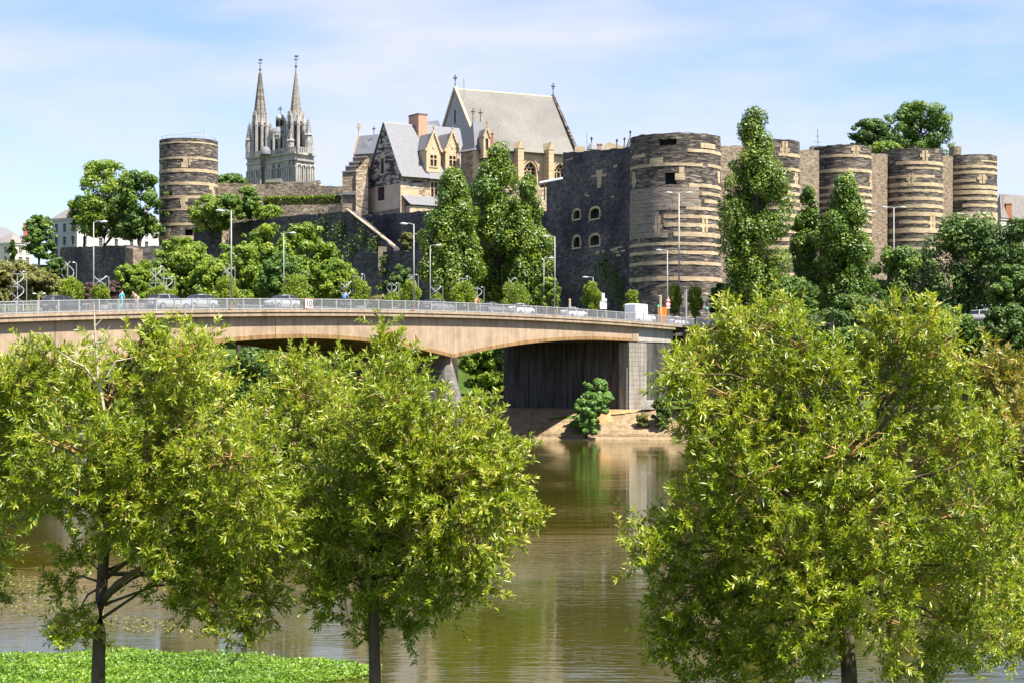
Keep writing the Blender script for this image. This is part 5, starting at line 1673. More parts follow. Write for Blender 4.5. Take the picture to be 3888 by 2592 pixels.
# the three front bays and the lit side, each with lancet openings
bays = [(ewC, nF, fu(cx2(790)), 0.0, [(cx2(860), cx2(878)), (cx2(905), cx2(920))], 1250, 1480, 0.0),
        (ewC, nF, fu(cx2(578)), fu(cx2(770)), [(cx2(650), cx2(672)), (cx2(712), cx2(732))], 1290, 1450, -1.2),
        (ewC, nF, fu(cx2(400)), fu(cx2(552)), [(cx2(440), cx2(466)), (cx2(490), cx2(514))], 1330, 1415, 0.0)]
for (e, n, uB, uA, op, z0, z1, off) in bays:
    o = Q0 + e * uA + n * off
    W = uB - uA
    hs = []
    for (xa, xb) in op:
        ua, ub = sorted((fu(xa) - uA, fu(xb) - uA))
        v1, v0 = hz(cy2(z0), dC + 8) - Q0.z, hz(cy2(z1), dC + 8) - Q0.z
        hs.append((max(.1, ua), max(.1, v0), ub, v1, 'round', v1 - (ub - ua) / 2))
    mb = MB(); holed_wall(mb, o, e, n, W, H, hs, 1.0)
    bw = mb.build('front_bay', 'cathedral_stone', cat)
    for h in hs:
        MB().poly([o + e * h[0] + Z * h[1] - n * .95, o + e * h[2] + Z * h[1] - n * .95, o + e * h[2] + Z * h[3] - n * .95, o + e * h[0] + Z * h[3] - n * .95]).build('lancet_opening', 'dark_void', cat)
    # slender shafts and blind arcade
    nsh = 6
    for k in range(nsh + 1):
        p = o + e * (W * k / nsh) + n * .12
        MB().tube([p + Z * 1, p + Z * (H - 5.2)], .28, 6).build('shaft', 'cathedral_stone', cat)
    for k in range(nsh):
        ar = []
        for q in range(9):
            th = math.pi * q / 8; ww = W / nsh / 2
            ar.append(o + e * (W * (k + .5) / nsh - ww * math.cos(th)) + n * .15 + Z * (H - 5.2 + ww * math.sin(th)))
        MB().tube(ar, .22, 5).build('blind_arch', 'cathedral_stone', cat)
    MB().obox(o + n * .5 + Z * (H - 2.6), e * W, -n * .7, Z * .6).obox(o + n * .7 + Z * (H - .6), e * W, -n * .9, Z * .55).build('cornice', 'cathedral_stone', cat)
    bl = MB().obox(o + n * .65 + Z * (H + 1.35), e * W, -n * .3, Z * .25)
    for k in range(int(W / .8)):
        bl.obox(o + n * .6 + Z * (H + .0) + e * (k * .8), e * .35, -n * .2, Z * 1.36)
    bl.build('balustrade', 'cathedral_stone', cat)
# deep shaded slots between the bays
for xa in (cx2(565), cx2(778)):
    u = fu(xa)
    MB().obox(Q0 + ewC * (u - .8) - nF * 1.5, ewC * 1.6, -nF * .5, Z * (H + 1)).build('bay_recess', 'spire_slate', cat)
# lit side of the right tower
hs = []
for (za, zb2) in ((1003, 1030), (1052, 1080)):
    ua, ub = su2(cx2(za)), su2(cx2(zb2))
    v1, v0 = hz(cy2(1245), dC) - Q0.z, hz(cy2(1480), dC) - Q0.z
    hs.append((ua, max(.1, v0), ub, v1, 'round', v1 - (ub - ua) / 2))
mb = MB(); holed_wall(mb, Q0, erC, nSd, Ws, H, hs, 1.2); mb.build('side_wall', 'cathedral_stone', cat)
for h in hs:
    MB().poly([Q0 + erC * h[0] + Z * h[1] - nSd * 1.15, Q0 + erC * h[2] + Z * h[1] - nSd * 1.15, Q0 + erC * h[2] + Z * h[3] - nSd * 1.15, Q0 + erC * h[0] + Z * h[3] - nSd * 1.15]).build('lancet_opening', 'spire_slate', cat)
for k in range(9):
    p = Q0 + erC * (Ws * k / 8) + nSd * .12
    MB().tube([p + Z * 1, p + Z * (H - 4.6)], .25, 6).build('shaft', 'cathedral_stone', cat)
for k in range(4):
    ar = []
    for q in range(9):
        th = math.pi * q / 8; ww = Ws / 8
        ar.append(Q0 + erC * (Ws * (k + .5) / 4 - ww * math.cos(th)) + nSd * .2 + Z * (H - 5.0 + ww * math.sin(th)))
    MB().tube(ar, .26, 5).build('blind_arch', 'cathedral_stone', cat)
MB().obox(Q0 + nSd * .8 + Z * (H - .8), erC * (Ws + .4), -nSd * 1.0, Z * .75).obox(Q0 + nSd * .5 + Z * (H - 2.8), erC * (Ws + .2), -nSd * .7, Z * .6).build('cornice', 'cathedral_stone', cat)
bl = MB().obox(Q0 + nSd * .7 + Z * (H + 1.35), erC * Ws, -nSd * .3, Z * .25)
for k in range(int(Ws / .8)): bl.obox(Q0 + nSd * .65 + Z * H + erC * (k * .8), erC * .35, -nSd * .2, Z * 1.36)
bl.build('balustrade', 'cathedral_stone', cat)
# body behind
MB().obox(Q0 - nF * 2.2 - nSd * .3, ewC * (Wf - .6), erC * max(2.0, Ws - 2.5), Z * (H - .1)).build('tower_core', 'cathedral_stone', cat)
zDeck = zBal
def spire(zx_c, zy_base, zy_bell, zy_apex, zx_half, bell_half, d, mat, crocket, zy_cross):
    xc = cx2(zx_c); c = at(xc, cy2(zy_bell), d); c.z = zDeck - .2
    rb = bell_half / 2.904 / F * d; rs = zx_half / 2.904 / F * d
    z1, z2 = hz(cy2(zy_base), d), hz(cy2(zy_apex), d)
    bm = MB().lathe(c, [(rb, 0), (rb * .96, (z1 - c.z) * .55), (rb * .9, (z1 - c.z) * .97), (rs, z1 - c.z)], 8, math.pi / 8, 2 * math.pi + math.pi / 8)
    bel = bm.build('belfry', 'cathedral_stone', cat)
    # lancet recess frames on each belfry face
    for k in range(8):
        th = math.pi / 4 * k
        ex = V((math.cos(th), math.sin(th), 0)); ey = V((-math.sin(th), math.cos(th), 0))
        ap = rb * math.cos(math.pi / 8)
        MB().cbox(c + ex * (ap * .97) + Z * ((z1 - c.z) * .42), ex * .12, ey * (rb * .13), Z * ((z1 - c.z) * .3)).build('belfry_opening', 'dark_void', bel)
        for sg in (-1, 1):
            MB().tube([c + ex * (ap + .1) + ey * (sg * rb * .26), c + ex * (ap * .98 + .1) + ey * (sg * rb * .26) + Z * ((z1 - c.z) * .8)], .2, 5).build('shaft', 'cathedral_stone', bel)
        tip = c + ex * (ap + .1) + Z * ((z1 - c.z) * 1.08)
        MB().prism([c + ex * (ap + .15) + ey * (-rb * .3) + Z * ((z1 - c.z) * .8), c + ex * (ap + .15) + ey * (rb * .3) + Z * ((z1 - c.z) * .8), tip], -ex * .5).build('gablet', 'cathedral_stone', bel)
        # corner pinnacles
        th2 = th + math.pi / 8
        q = c + V((math.cos(th2), math.sin(th2), 0)) * (rb * 1.03) 
        MB().lathe(q, [(.55, 0), (.5, (z1 - c.z) * .72), (.62, (z1 - c.z) * .74), (.05, (z1 - c.z) * 1.06)], 6).build('pinnacle', 'cathedral_stone', bel)
    nl = 26 if mat == 'spire_slate' else 10
    sm = MB(); prof = []
    for k in range(nl):
        t0, t1 = k / nl, (k + 1) / nl
        ra, rb2 = rs * (1 - t0) + .12, rs * (1 - t1) + .12
        prof += [(ra + .06, (z2 - z1) * t0), (rb2 + .03, (z2 - z1) * t1 - .02)]
    sp = MB().lathe(V((c.x, c.y, z1)), prof, 8, math.pi / 8, 2 * math.pi + math.pi / 8).build('spire', mat, cat)
    if crocket:
        cr = MB()
        for k in range(8):
            th = math.pi / 4 * k + math.pi / 8
            for j in range(36):
                t = (j + .3) / 37
                rr = rs * (1 - t) + .12
                p = V((c.x + math.cos(th) * rr, c.y + math.sin(th) * rr, z1 + (z2 - z1) * t))
                cr.cbox(p, V((math.cos(th) * .28, math.sin(th) * .28, .1)), V((-math.sin(th) * .14, math.cos(th) * .14, 0)), Z * .2)
        cr.build('crockets', mat, sp)
        for j, (t, hh) in enumerate(((.02, .05), (.42, .02), (.36, .015))):
            MB().lathe(V((c.x, c.y, z1 + (z2 - z1) * t)), [(rs * (1 - t) + .3, 0), (rs * (1 - t) + .3, .6)], 8, math.pi / 8, 2 * math.pi + math.pi / 8).build('spire_band', mat, sp)
    else:
        for k in range(8):
            th = math.pi / 4 * k + math.pi / 8
            MB().tube([V((c.x + math.cos(th) * rs, c.y + math.sin(th) * rs, z1)), V((c.x, c.y, z2))], [.2, .12], 5).build('spire_rib', mat, sp)
    zt = hz(cy2(zy_cross), d); p = V((c.x, c.y, z2 - .2))
    mb = MB().tube([p, V((c.x, c.y, zt))], [.16, .1], 6)
    mb.lathe(p + Z * .4, [(.05, 0), (.55, .5), (.05, 1.0)], 8)
    hh = zt - p.z
    mb.cbox(p + Z * (hh * .72), V((.75, 0, 0)), V((0, .1, 0)), Z * .12)
    mb.cbox(p + Z * (hh * .98) + V((.15, 0, 0)), V((.6, 0, 0)), V((0, .08, 0)), Z * .28)
    mb.build('weather_vane', 'iron', cat)
dL = Q0.y + ewC.y * (Wf * .82) + 5
spire(545, 745, 1180, 270, 60, 78, dL, 'spire_slate', True, 138)
spire(940, 740, 1130, 235, 64, 92, dC + 7, 'spire_slate', False, 98)
for (zx, z0, z1, dd) in ((425, 1180, 820, dL), (660, 1130, 815, dL - 6), (822, 1130, 775, dC + 10), (1075, 1130, 765, dC + 4), (1105, 1130, 950, dC + 4), (402, 1180, 985, dL), (880, 1120, 890, dC + 4)):
    p = at(cx2(zx), cy2(z0), dd); p.z = zDeck - .2; hh = hz(cy2(z1), dd) - p.z
    big = hh > 8
    mb = MB().lathe(p, [(1.25 if big else .6, 0), (1.15 if big else .5, hh * .48), (1.45 if big else .7, hh * .50), (.75 if big else .4, hh * .58), (.06, hh)], 8)
    pn = mb.build('pinnacle', 'cathedral_stone', cat)
    cr = MB()
    for k in range(4):
        for j in range(6):
            t = .58 + .38 * j / 6; rr = (.8 if big else .4) * (1 - (t - .58) / .42) + .1
            th = math.pi / 2 * k
            cr.cbox(p + V((math.cos(th) * rr, math.sin(th) * rr, hh * t)), V((.18, 0, 0)), V((0, .18, 0)), Z * .22)
    cr.build('crockets', 'cathedral_stone', pn)
# central lantern tower with domes
dM = Q0.y + ewC.y * (Wf * .47) + 4
c = at(cx2(737), cy2(1140), dM); c.z = zDeck - .3
r1 = 92 / 2.904 / F * dM
zA_, zB_, zC_, zD_, zE_ = [hz(cy2(q), dM) for q in (970, 890, 795, 745, 652)]
MB().lathe(c, [(r1 * .97, 0), (r1 * .97, zA_ - c.z)], 8, math.pi / 8, 2 * math.pi + math.pi / 8).build('lantern_drum', 'cathedral_stone', cat)
for k in range(8):
    th = math.pi / 4 * k; ex = V((math.cos(th), math.sin(th), 0)); ey = V((-math.sin(th), math.cos(th), 0))
    ap = r1 * .97 * math.cos(math.pi / 8)
    MB().cbox(c + ex * ap + Z * ((zA_ - c.z) * .45), ex * .08, ey * (r1 * .17), Z * ((zA_ - c.z) * .34)).build('lantern_window', 'dark_glass', cat)
    for sg in (-1, 1): MB().tube([c + ex * (ap + .05) + ey * (sg * r1 * .36), c + ex * (ap + .05) + ey * (sg * r1 * .36) + Z * (zA_ - c.z)], .3, 6).build('shaft', 'cathedral_stone', cat)
MB().lathe(V((c.x, c.y, zA_)), [(r1 * 1.04, -.3), (r1 * 1.04, .3)], 16).build('cornice', 'cathedral_stone', cat)
MB().lathe(V((c.x, c.y, zA_ + .2)), [(r1 * math.cos(t) , (zB_ - zA_) * 1.0 * math.sin(t)) for t in np.linspace(0, 1.1, 8)], 24).build('dome', 'slate_roof', cat, smooth=True)
r2 = 46 / 2.904 / F * dM
c2 = V((c.x + .9, c.y, zB_ - 1.2))
MB().lathe(c2, [(r2 * 1.5, 0), (r2 * 1.3, .9), (r2, 1.2), (r2, zC_ - zB_ + 1.2)], 16).build('cupola_drum', 'cathedral_stone', cat)
for k in range(8):
    th = math.pi / 4 * k + .3; ex = V((math.cos(th), math.sin(th), 0)); ey = V((-math.sin(th), math.cos(th), 0))
    MB().cbox(c2 + ex * (r2 - .03) + Z * ((zC_ - zB_) * .6 + .9), ex * .1, ey * .45, Z * ((zC_ - zB_) * .32)).build('cupola_opening', 'dark_void', cat)
MB().lathe(V((c2.x, c2.y, zC_)), [(r2 * 1.15, 0)] + [(r2 * 1.1 * math.cos(t), .2 + (zD_ - zC_) * math.sin(t)) for t in np.linspace(0, 1.5, 7)], 16).build('cupola', 'cathedral_stone', cat, smooth=True)
mb = MB().tube([V((c2.x, c2.y, zD_ - .2)), V((c2.x, c2.y, zE_))], .12, 6)
for q, w_ in ((.62, .9), (.8, .55)): mb.cbox(V((c2.x, c2.y, zD_ + (zE_ - zD_) * q)), V((w_, 0, 0)), V((0, .09, 0)), Z * .1)
mb.build('cross', 'iron', cat)
sd = at(cx2(605), cy2(1130), dM - 2); MB().lathe(V((sd.x, sd.y, zDeck)), [(2.0, 0)] + [(2.0 * math.cos(t), .4 + 2.6 * math.sin(t)) for t in np.linspace(0, 1.5, 6)], 12).build('small_dome', 'slate_roof', cat, smooth=True)
# nave roof and dark shed roof in front
MB().prism([at(cx2(600), cy2(1490), 545), at(cx2(768), cy2(1490), 545), at(cx2(768), cy2(1445), 545), at(cx2(610), cy2(1462), 545)], V((0, 6, 0))).build('front_roof', 'roof_grey', cat)
MB().prism([at(cx2(770), cy2(1500), 540), at(cx2(1195), cy2(1500), 540), at(cx2(1195), cy2(1462), 540), at(cx2(1130), cy2(1478), 540), at(cx2(770), cy2(1484), 540)], V((0, 6, 0))).build('front_roof', 'roof_grey', cat)
# ------------------------------------------------------------------ background trees
def crown_points(rng, kind, c, rx, ry, h, nl, n, lump=0.3):
    """leaf places on the skins of many lumps that fill the crown; c is the crown's bottom centre"""
    cen, rad = [], []
    while len(cen) < nl:
        t = rng.uniform(0.02, 0.98)
        if kind == 'poplar':
            prof = min(1.0, .55 + .45 * (t / 0.2)) * min(1.0, (1 - t) ** 0.62 * 1.55)
            prof = prof * (0.95 + 0.07 * math.sin(t * 13 + nl))
        elif kind == 'bamboo':
            prof = 0.55 + 0.45 * math.sin(math.pi * min(1, t * 1.05)) if t < .95 else .4
        else:
            prof = math.sqrt(max(0, 1 - (max(0, t - .42) / .60) ** 2)) if t > .42 else .72 + .28 * t / .42
        a = rng.uniform(0, 2 * math.pi); q = math.sqrt(rng.uniform(0.05, 1.0))
        lr = lump * rng.uniform(0.55, 1.15) * (rx + ry) / 2 * (0.75 if kind == 'poplar' and t > .75 else 1.0)
        m = max(0.05, prof)
        if kind != 'bamboo' and rng.random() < .16:
            q = rng.uniform(.98, 1.16); lr *= .6
        cen.append((c[0] + math.cos(a) * q * m * (rx - lr * .35), c[1] + math.sin(a) * q * m * (ry - lr * .35), c[2] + lr * .4 + t * (h - lr * 1.1))); rad.append(lr)
    cen = np.array(cen); rad = np.array(rad)
    w = rad ** 2; idx = rng.choice(nl, size=n, p=w / w.sum())
    u = unit_rand(rng, n)
    vert = 1.25 if kind in ('poplar', 'bamboo') else 0.8
    rr = rad[idx] * (0.55 + 0.5 * np.sqrt(rng.random(n)))
    P = cen[idx] + u * rr[:, None] * np.array([1, 1, vert])
    # drop leaves that lie deep inside other lumps: they would never show
    return P, u, idx, cen, rad

def tree(name, label, x, w, ytop, ybot, d, kind, mat, seed, n=9000, leaf=0.42, zg=None, nl=None, depthf=0.9, group=None, lump=None, trunk_h=None, cat='tree'):
    rng = np.random.default_rng(seed); n = int(n * (2.4 if kind == 'poplar' else 1.6))
    rx = w / 2 / F * d; ry = rx * depthf
    top, bot = hz(ytop, d), hz(ybot, d)
    cx, cy = gx(x, d), d
    z0 = ground_z(cx, cy) if zg is None else zg
    z0 = min(z0, bot - 0.3)
    t = thing(name, (cx, cy, z0), label, cat, group)
    h = top - bot
    nl = int(nl * 1.7) if nl else {'poplar': 90, 'broad': 120, 'bamboo': 34, 'bush': 60}[kind]
    lump = lump or {'poplar': 0.37, 'broad': 0.235, 'bamboo': 0.40, 'bush': 0.29}[kind]
    P, u, idx, cen, rad = crown_points(rng, kind, (cx, cy, bot), rx, ry, h, nl, n, lump)
    N = u * 0.9 + unit_rand(rng, n) * 0.6 + np.array([0.25, -0.2, 0.4])
    D = np.cross(N, unit_rand(rng, n))
    if kind == 'bamboo':
        D = u * 0.6 + unit_rand(rng, n) * 0.6 + np.array([0, 0, 0.2])
    lumpt = rng.normal(0.5, 0.17, nl)
    tint = lumpt[idx] + rng.normal(0, 0.17, n)
    L = leaf * rng.uniform(0.6, 1.25, n)
    Wd = L * (0.20 if kind == 'bamboo' else 0.34)
    P = P - D / (np.linalg.norm(D, axis=1, keepdims=True) + 1e-9) * L[:, None] * .5
    me = leaf_mesh('crown', P, D, N, L, Wd, tint, mat, ORG[t], 0.25)
    cr = link_mesh('crown', me, t); cr['kind'] = 'stuff'
    # trunk and limbs reaching into the lumps
    mb = MB(); r0 = max(0.06, 0.020 * (top - z0) + 0.02 * rx)
    R = random.Random(seed)
    ax = [V((cx, cy, z0 - .3))]
    for k in range(1, 6):
        ax.append(V((cx + R.uniform(-.03, .03) * rx * k, cy + R.uniform(-.03, .03) * rx * k, z0 + (bot + h * (.86 if kind == 'poplar' else .6) - z0) * k / 5)))
    mb.tube(ax, [r0 * 1.25] + [r0 * (1 - .17 * k) for k in range(1, 6)], 8)
    for k in R.sample(range(nl), min(nl, 16 if kind != 'bamboo' else 6)):
        c_ = V(cen[k]); 
        zz = c_.z - max(.5, .45 * math.hypot(c_.x - cx, c_.y - cy) + .1 * h)
        f = max(.12, min(.95, (zz - ax[0].z) / (ax[-1].z - ax[0].z)))
        s_ = ax[0].lerp(ax[-1], f)
        m_ = s_.lerp(c_, .5) + Z * (.08 * (c_ - s_).length)
        mb.tube([s_, m_, c_], [r0 * .45 * (1 - .5 * f), r0 * .3 * (1 - .4 * f), r0 * .1], 5)
    mb.build('trunk', 'bark_far', t, smooth=True)
    return t

POP = 'poplars along the quay'
tree('poplar_tree', 'dark green poplar with rounded top, left of the two before the chapel', 1718, 235, 628, 1175, 262, 'poplar', 'poplar_leaf', 101, 15000, .42, nl=85)
tree('poplar_tree', 'tall dense poplar in front of the chapel and turret', 1890, 265, 536, 1175, 270, 'poplar', 'poplar_leaf', 102, 17000, .42, nl=95)
tree('poplar_tree', 'poplar right of the dense pair, against the shaded wall', 2005, 190, 655, 1175, 266, 'poplar', 'poplar_leaf', 103, 11500, .42, nl=75)
tree('poplar_tree', 'tallest pointed poplar right of the huge striped tower', 2868, 272, 398, 1185, 256, 'poplar', 'poplar_leaf', 104, 17000, .42, nl=100)
tree('poplar_tree', 'short slim poplar between the two right-hand poplars and towers', 3068, 150, 700, 1195, 264, 'poplar', 'poplar_leaf', 105, 9500, .42, nl=60)
tree('poplar_tree', 'rightmost poplar, in front of the middle striped tower', 3212, 225, 655, 1195, 258, 'poplar', 'poplar_leaf', 106, 14000, .42, nl=85)
# leafy trees behind the bridge, left half
tree('leafy_tree', 'sunlit round tree behind the bridge below the lone tower', 690, 235, 895, 1165, 262, 'broad', 'light_leaf', 110, 9500, .46)
tree('leafy_tree', 'left sunlit tree of the wide group before the dark rampart', 900, 215, 915, 1165, 266, 'broad', 'light_leaf', 111, 8500, .46)
tree('leafy_tree', 'tallest sunlit tree of the group before the dark rampart', 1005, 215, 842, 1165, 272, 'broad', 'light_leaf', 112, 9500, .46)
tree('leafy_tree', 'right sunlit tree of the wide group before the dark rampart', 1150, 240, 842, 1165, 268, 'broad', 'light_leaf', 113, 9500, .46)
tree('leafy_tree', 'small sunlit tree right of the group, left of the low dark wall', 1270, 190, 985, 1165, 262, 'broad', 'light_leaf', 114, 6500, .42)
tree('leafy_tree', 'low sunlit tree between the round tree and the wide group', 790, 190, 975, 1165, 258, 'broad', 'light_leaf', 180, 6000, .44)
tree('leafy_tree', 'low sunlit tree in the middle of the wide group', 1075, 200, 960, 1165, 258, 'broad', 'broad_leaf', 181, 6000, .44)
tree('leafy_tree', 'sunlit tree against the ivy of the dark rampart', 1240, 150, 925, 1165, 270, 'broad', 'light_leaf', 182, 5000, .44)
tree('leafy_tree', 'low leafy tree left of the round sunlit tree', 595, 150, 1010, 1165, 256, 'broad', 'light_leaf', 183, 5000, .42)
tree('leafy_tree', 'dark tree under the big dark tree by the street at right', 3560, 300, 1150, 1420, 214, 'broad', 'dark_leaf', 184, 6000, .44)
tree('leafy_tree', 'olive green weeping tree at the left edge behind the bridge', 40, 300, 985, 1160, 250, 'broad', 'olive_leaf', 115, 9500, .46)
tree('leafy_tree', 'olive green weeping tree beside the leftmost sculpture', 170, 170, 1020, 1160, 246, 'broad', 'olive_leaf', 116, 7000, .44)
tree('leafy_tree', 'dark green tree between the pale house and the white house', 150, 130, 815, 985, 398, 'broad', 'broad_leaf', 117, 6500, .55, zg=24)
tree('leafy_tree', 'small dark cypress-like tree in front of the pale house', 47, 34, 912, 1000, 392, 'bamboo', 'dark_leaf', 118, 2500, .45, zg=24, cat='tree')
tree('leafy_tree', 'tall light green tree left of the lone tower', 392, 250, 600, 905, 386, 'broad', 'light_leaf', 119, 9000, .62, zg=33)
tree('leafy_tree', 'darker green tree touching the left side of the lone tower', 528, 205, 640, 915, 380, 'broad', 'broad_leaf', 120, 9000, .60, zg=33)
tree('leafy_tree', 'low green tree over the white house roof', 320, 130, 740, 860, 392, 'broad', 'broad_leaf', 121, 4500, .55, zg=33)
tree('leafy_tree', 'green bush tree right of the lone tower, above the rampart', 800, 160, 730, 885, 371, 'bush', 'light_leaf', 122, 6000, .5, zg=37)
tree('leafy_tree', 'darker small tree in the terrace garden above the rampart', 945, 115, 702, 830, 370, 'bush', 'broad_leaf', 123, 4500, .5, zg=37)
tree('leafy_tree', 'low spreading shrub between the terrace trees', 878, 130, 735, 855, 369, 'bush', 'broad_leaf', 124, 3500, .5, zg=37)
tree('leafy_tree', 'rounded treetop showing left of the cathedral', 880, 115, 658, 720, 440, 'broad', 'broad_leaf', 125, 4500, .6, zg=40)
tree('leafy_tree', 'big airy tree crown rising above the striped towers', 3490, 270, 380, 600, 400, 'broad', 'broad_leaf', 126, 8500, .62, zg=37, nl=60, lump=.22)
tree('leafy_tree', 'lower bushy crown left of the airy tree above the towers', 3310, 170, 450, 585, 392, 'broad', 'dark_leaf', 127, 6500, .6, zg=37)
tree('leafy_tree', 'yellow-green shrub on top of the fourth striped tower', 3360, 120, 535, 590, 368, 'bush', 'light_leaf', 128, 3000, .5, zg=37)
# right-hand trees along the quay street
tree('leafy_tree', 'mid green tree below the fourth striped tower', 3440, 320, 925, 1340, 236, 'broad', 'broad_leaf', 130, 12000, .44)
tree('leafy_tree', 'big dark tree at the right with a shaded underside', 3690, 410, 790, 1400, 226, 'broad', 'dark_leaf', 131, 16000, .46, nl=80, lump=.29)
tree('leafy_tree', 'dark leafy tree cut off by the right edge', 3900, 330, 800, 1350, 218, 'broad', 'dark_leaf', 132, 12000, .46, lump=.29)
tree('leafy_tree', 'lighter green tree low at the right edge', 3850, 190, 1000, 1260, 205, 'broad', 'broad_leaf', 133, 8000, .40)
tree('leafy_tree', 'dark round tree behind the top of the right willow', 3260, 320, 1110, 1420, 224, 'broad', 'dark_leaf', 134, 11000, .42)
tree('leafy_tree', 'low green tree between the two tops of the right willow', 3240, 230, 1235, 1400, 206, 'broad', 'broad_leaf', 135, 8000, .36)
tree('leafy_tree', 'dark bushy tree below the lighter tree at the right edge', 3830, 240, 1150, 1400, 199, 'broad', 'dark_leaf', 185, 6500, .40)
tree('leafy_tree', 'dark bushy tree between the right willow tops and the street wall', 3640, 240, 1190, 1420, 203, 'broad', 'broad_leaf', 186, 6500, .40)
tree('leafy_tree', 'small dark tree at the foot of the tallest poplar', 2740, 95, 1075, 1190, 262, 'bush', 'dark_leaf', 136, 4500, .42)
tree('leafy_tree', 'bushy undergrowth tree between the poplars at the right', 3010, 240, 1040, 1320, 246, 'broad', 'broad_leaf', 137, 8000, .42)
tree('leafy_tree', 'dark tree behind the right willow, above the street wall', 2990, 300, 1150, 1380, 232, 'broad', 'dark_leaf', 138, 8000, .42)
# under and behind the bridge
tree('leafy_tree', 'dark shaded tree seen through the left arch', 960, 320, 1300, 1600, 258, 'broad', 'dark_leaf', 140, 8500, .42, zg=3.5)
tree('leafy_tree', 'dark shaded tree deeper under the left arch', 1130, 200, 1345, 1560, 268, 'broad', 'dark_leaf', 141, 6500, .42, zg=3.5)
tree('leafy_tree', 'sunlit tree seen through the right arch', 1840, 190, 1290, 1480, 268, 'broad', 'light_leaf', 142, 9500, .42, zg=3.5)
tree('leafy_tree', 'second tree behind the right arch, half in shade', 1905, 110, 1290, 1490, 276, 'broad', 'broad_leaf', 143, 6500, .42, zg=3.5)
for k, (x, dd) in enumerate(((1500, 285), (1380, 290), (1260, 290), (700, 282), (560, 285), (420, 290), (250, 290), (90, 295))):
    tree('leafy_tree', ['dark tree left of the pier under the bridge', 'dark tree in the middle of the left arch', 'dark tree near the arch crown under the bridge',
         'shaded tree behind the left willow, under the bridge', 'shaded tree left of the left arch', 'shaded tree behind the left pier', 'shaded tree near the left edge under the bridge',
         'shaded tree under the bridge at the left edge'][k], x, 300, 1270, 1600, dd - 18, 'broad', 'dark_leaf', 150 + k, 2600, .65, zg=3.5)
tree('river_bush', 'bright green bush on the concrete bank in front of the abutment', 2262, 115, 1430, 1570, 221.3, 'bush', 'bush_leaf', 160, 6500, .34, zg=2.6, cat='bush')
tree('river_bush', 'lower part of the bank bush reaching down to the water', 2225, 115, 1505, 1645, 220.2, 'bush', 'bush_leaf', 161, 5000, .34, zg=1.2, cat='bush')
tree('river_bush', 'small weedy shrub on the sunlit concrete slope', 2440, 55, 1560, 1618, 221.5, 'bush', 'olive_leaf', 162, 1200, .22, zg=1.0, cat='bush')
tree('river_bush', 'dark bush at the right end of the concrete slope', 2512, 85, 1500, 1620, 221, 'bush', 'dark_leaf', 163, 3500, .3, zg=1.0, cat='bush')
# shrubs along the street behind the bridge
tree('purple_shrub', 'purple-brown shrub left of the bridge lamp', 345, 80, 1070, 1150, 240, 'bush', 'purple_leaf', 170, 3500, .34, cat='shrub')
tree('purple_shrub', 'purple-brown shrub right of the leftmost lamp post', 425, 70, 1062, 1150, 242, 'bush', 'purple_leaf', 171, 3200, .34, cat='shrub')
tree('green_shrub', 'leafy green shrub tree below the bastion wall', 500, 150, 1000, 1150, 244, 'broad', 'light_leaf', 172, 6500, .40, cat='shrub')
tree('green_shrub', 'narrow sunlit shrub tree right of the purple shrubs', 548, 70, 985, 1150, 252, 'bamboo', 'light_leaf', 173, 4500, .40, cat='shrub')
tree('green_shrub', 'dark green shrub under the white house wall', 215, 80, 975, 1060, 300, 'bush', 'dark_leaf', 174, 3500, .42, cat='shrub')
tree('green_shrub', 'reddish-green shrub at the foot of the low dark wall', 1445, 80, 1120, 1165, 256, 'bush', 'olive_leaf', 175, 2500, .34, cat='shrub')
tree('green_shrub', 'yellowish creeper bush on the dark rampart', 1545, 55, 880, 950, 334, 'bush', 'olive_leaf', 176, 2800, .42, zg=33, cat='shrub')
tree('green_shrub', 'dark creeper mass at the foot of the low dark wall', 1520, 120, 1000, 1160, 296, 'bush', 'dark_leaf', 177, 5000, .42, cat='shrub')
tree('green_shrub', 'leafy sunlit bush at the right foot of the poplars', 2090, 80, 1050, 1175, 248, 'bush', 'light_leaf', 178, 4500, .40, cat='shrub')
tree('garden_shrub', 'small leafy shrub on the terrace wall', 1015, 110, 775, 838, 367, 'bush', 'light_leaf', 179, 3000, .4, zg=37, cat='shrub')

# hedge on the terrace
def leaf_box(name, label, cat, a, b_, dep, h, n, leaf, mat, seed, kind=None):
    rng = np.random.default_rng(seed)
    a, b_ = V(a), V(b_)
    o = thing(name, a, label, cat)
    e = np.array(b_ - a); 
    u = rng.random((n, 3))
    P = np.array(a)[None] + e[None] * u[:, :1] + np.array([0, dep, 0])[None] * u[:, 1:2] + np.array([0, 0, h])[None] * np.where(rng.random((n, 1)) < .35, 1.0, u[:, 2:3])
    N = unit_rand(rng, n) + np.array([0, -.4, .5]); D = unit_rand(rng, n)
    L = leaf * rng.uniform(.6, 1.3, n)
    me = leaf_mesh('foliage', P, D, N, L, L * .35, rng.normal(.5, .22, n), mat, ORG[o])
    q = link_mesh('foliage', me, o); q['kind'] = 'stuff'
    MB().obox(a + V((.1, .1, 0)), (b_ - a), V((0, dep * .8, 0)), Z * (h * .85)).build('stems', 'bark_far', o)
    return o
leaf_box('clipped_hedge', 'clipped green hedge on the terrace above the sunlit terrace wall', 'hedge', at(1000, 778, 374), at(1290, 772, 366), 1.4, 1.5, 6500, .4, 'light_leaf', 201)
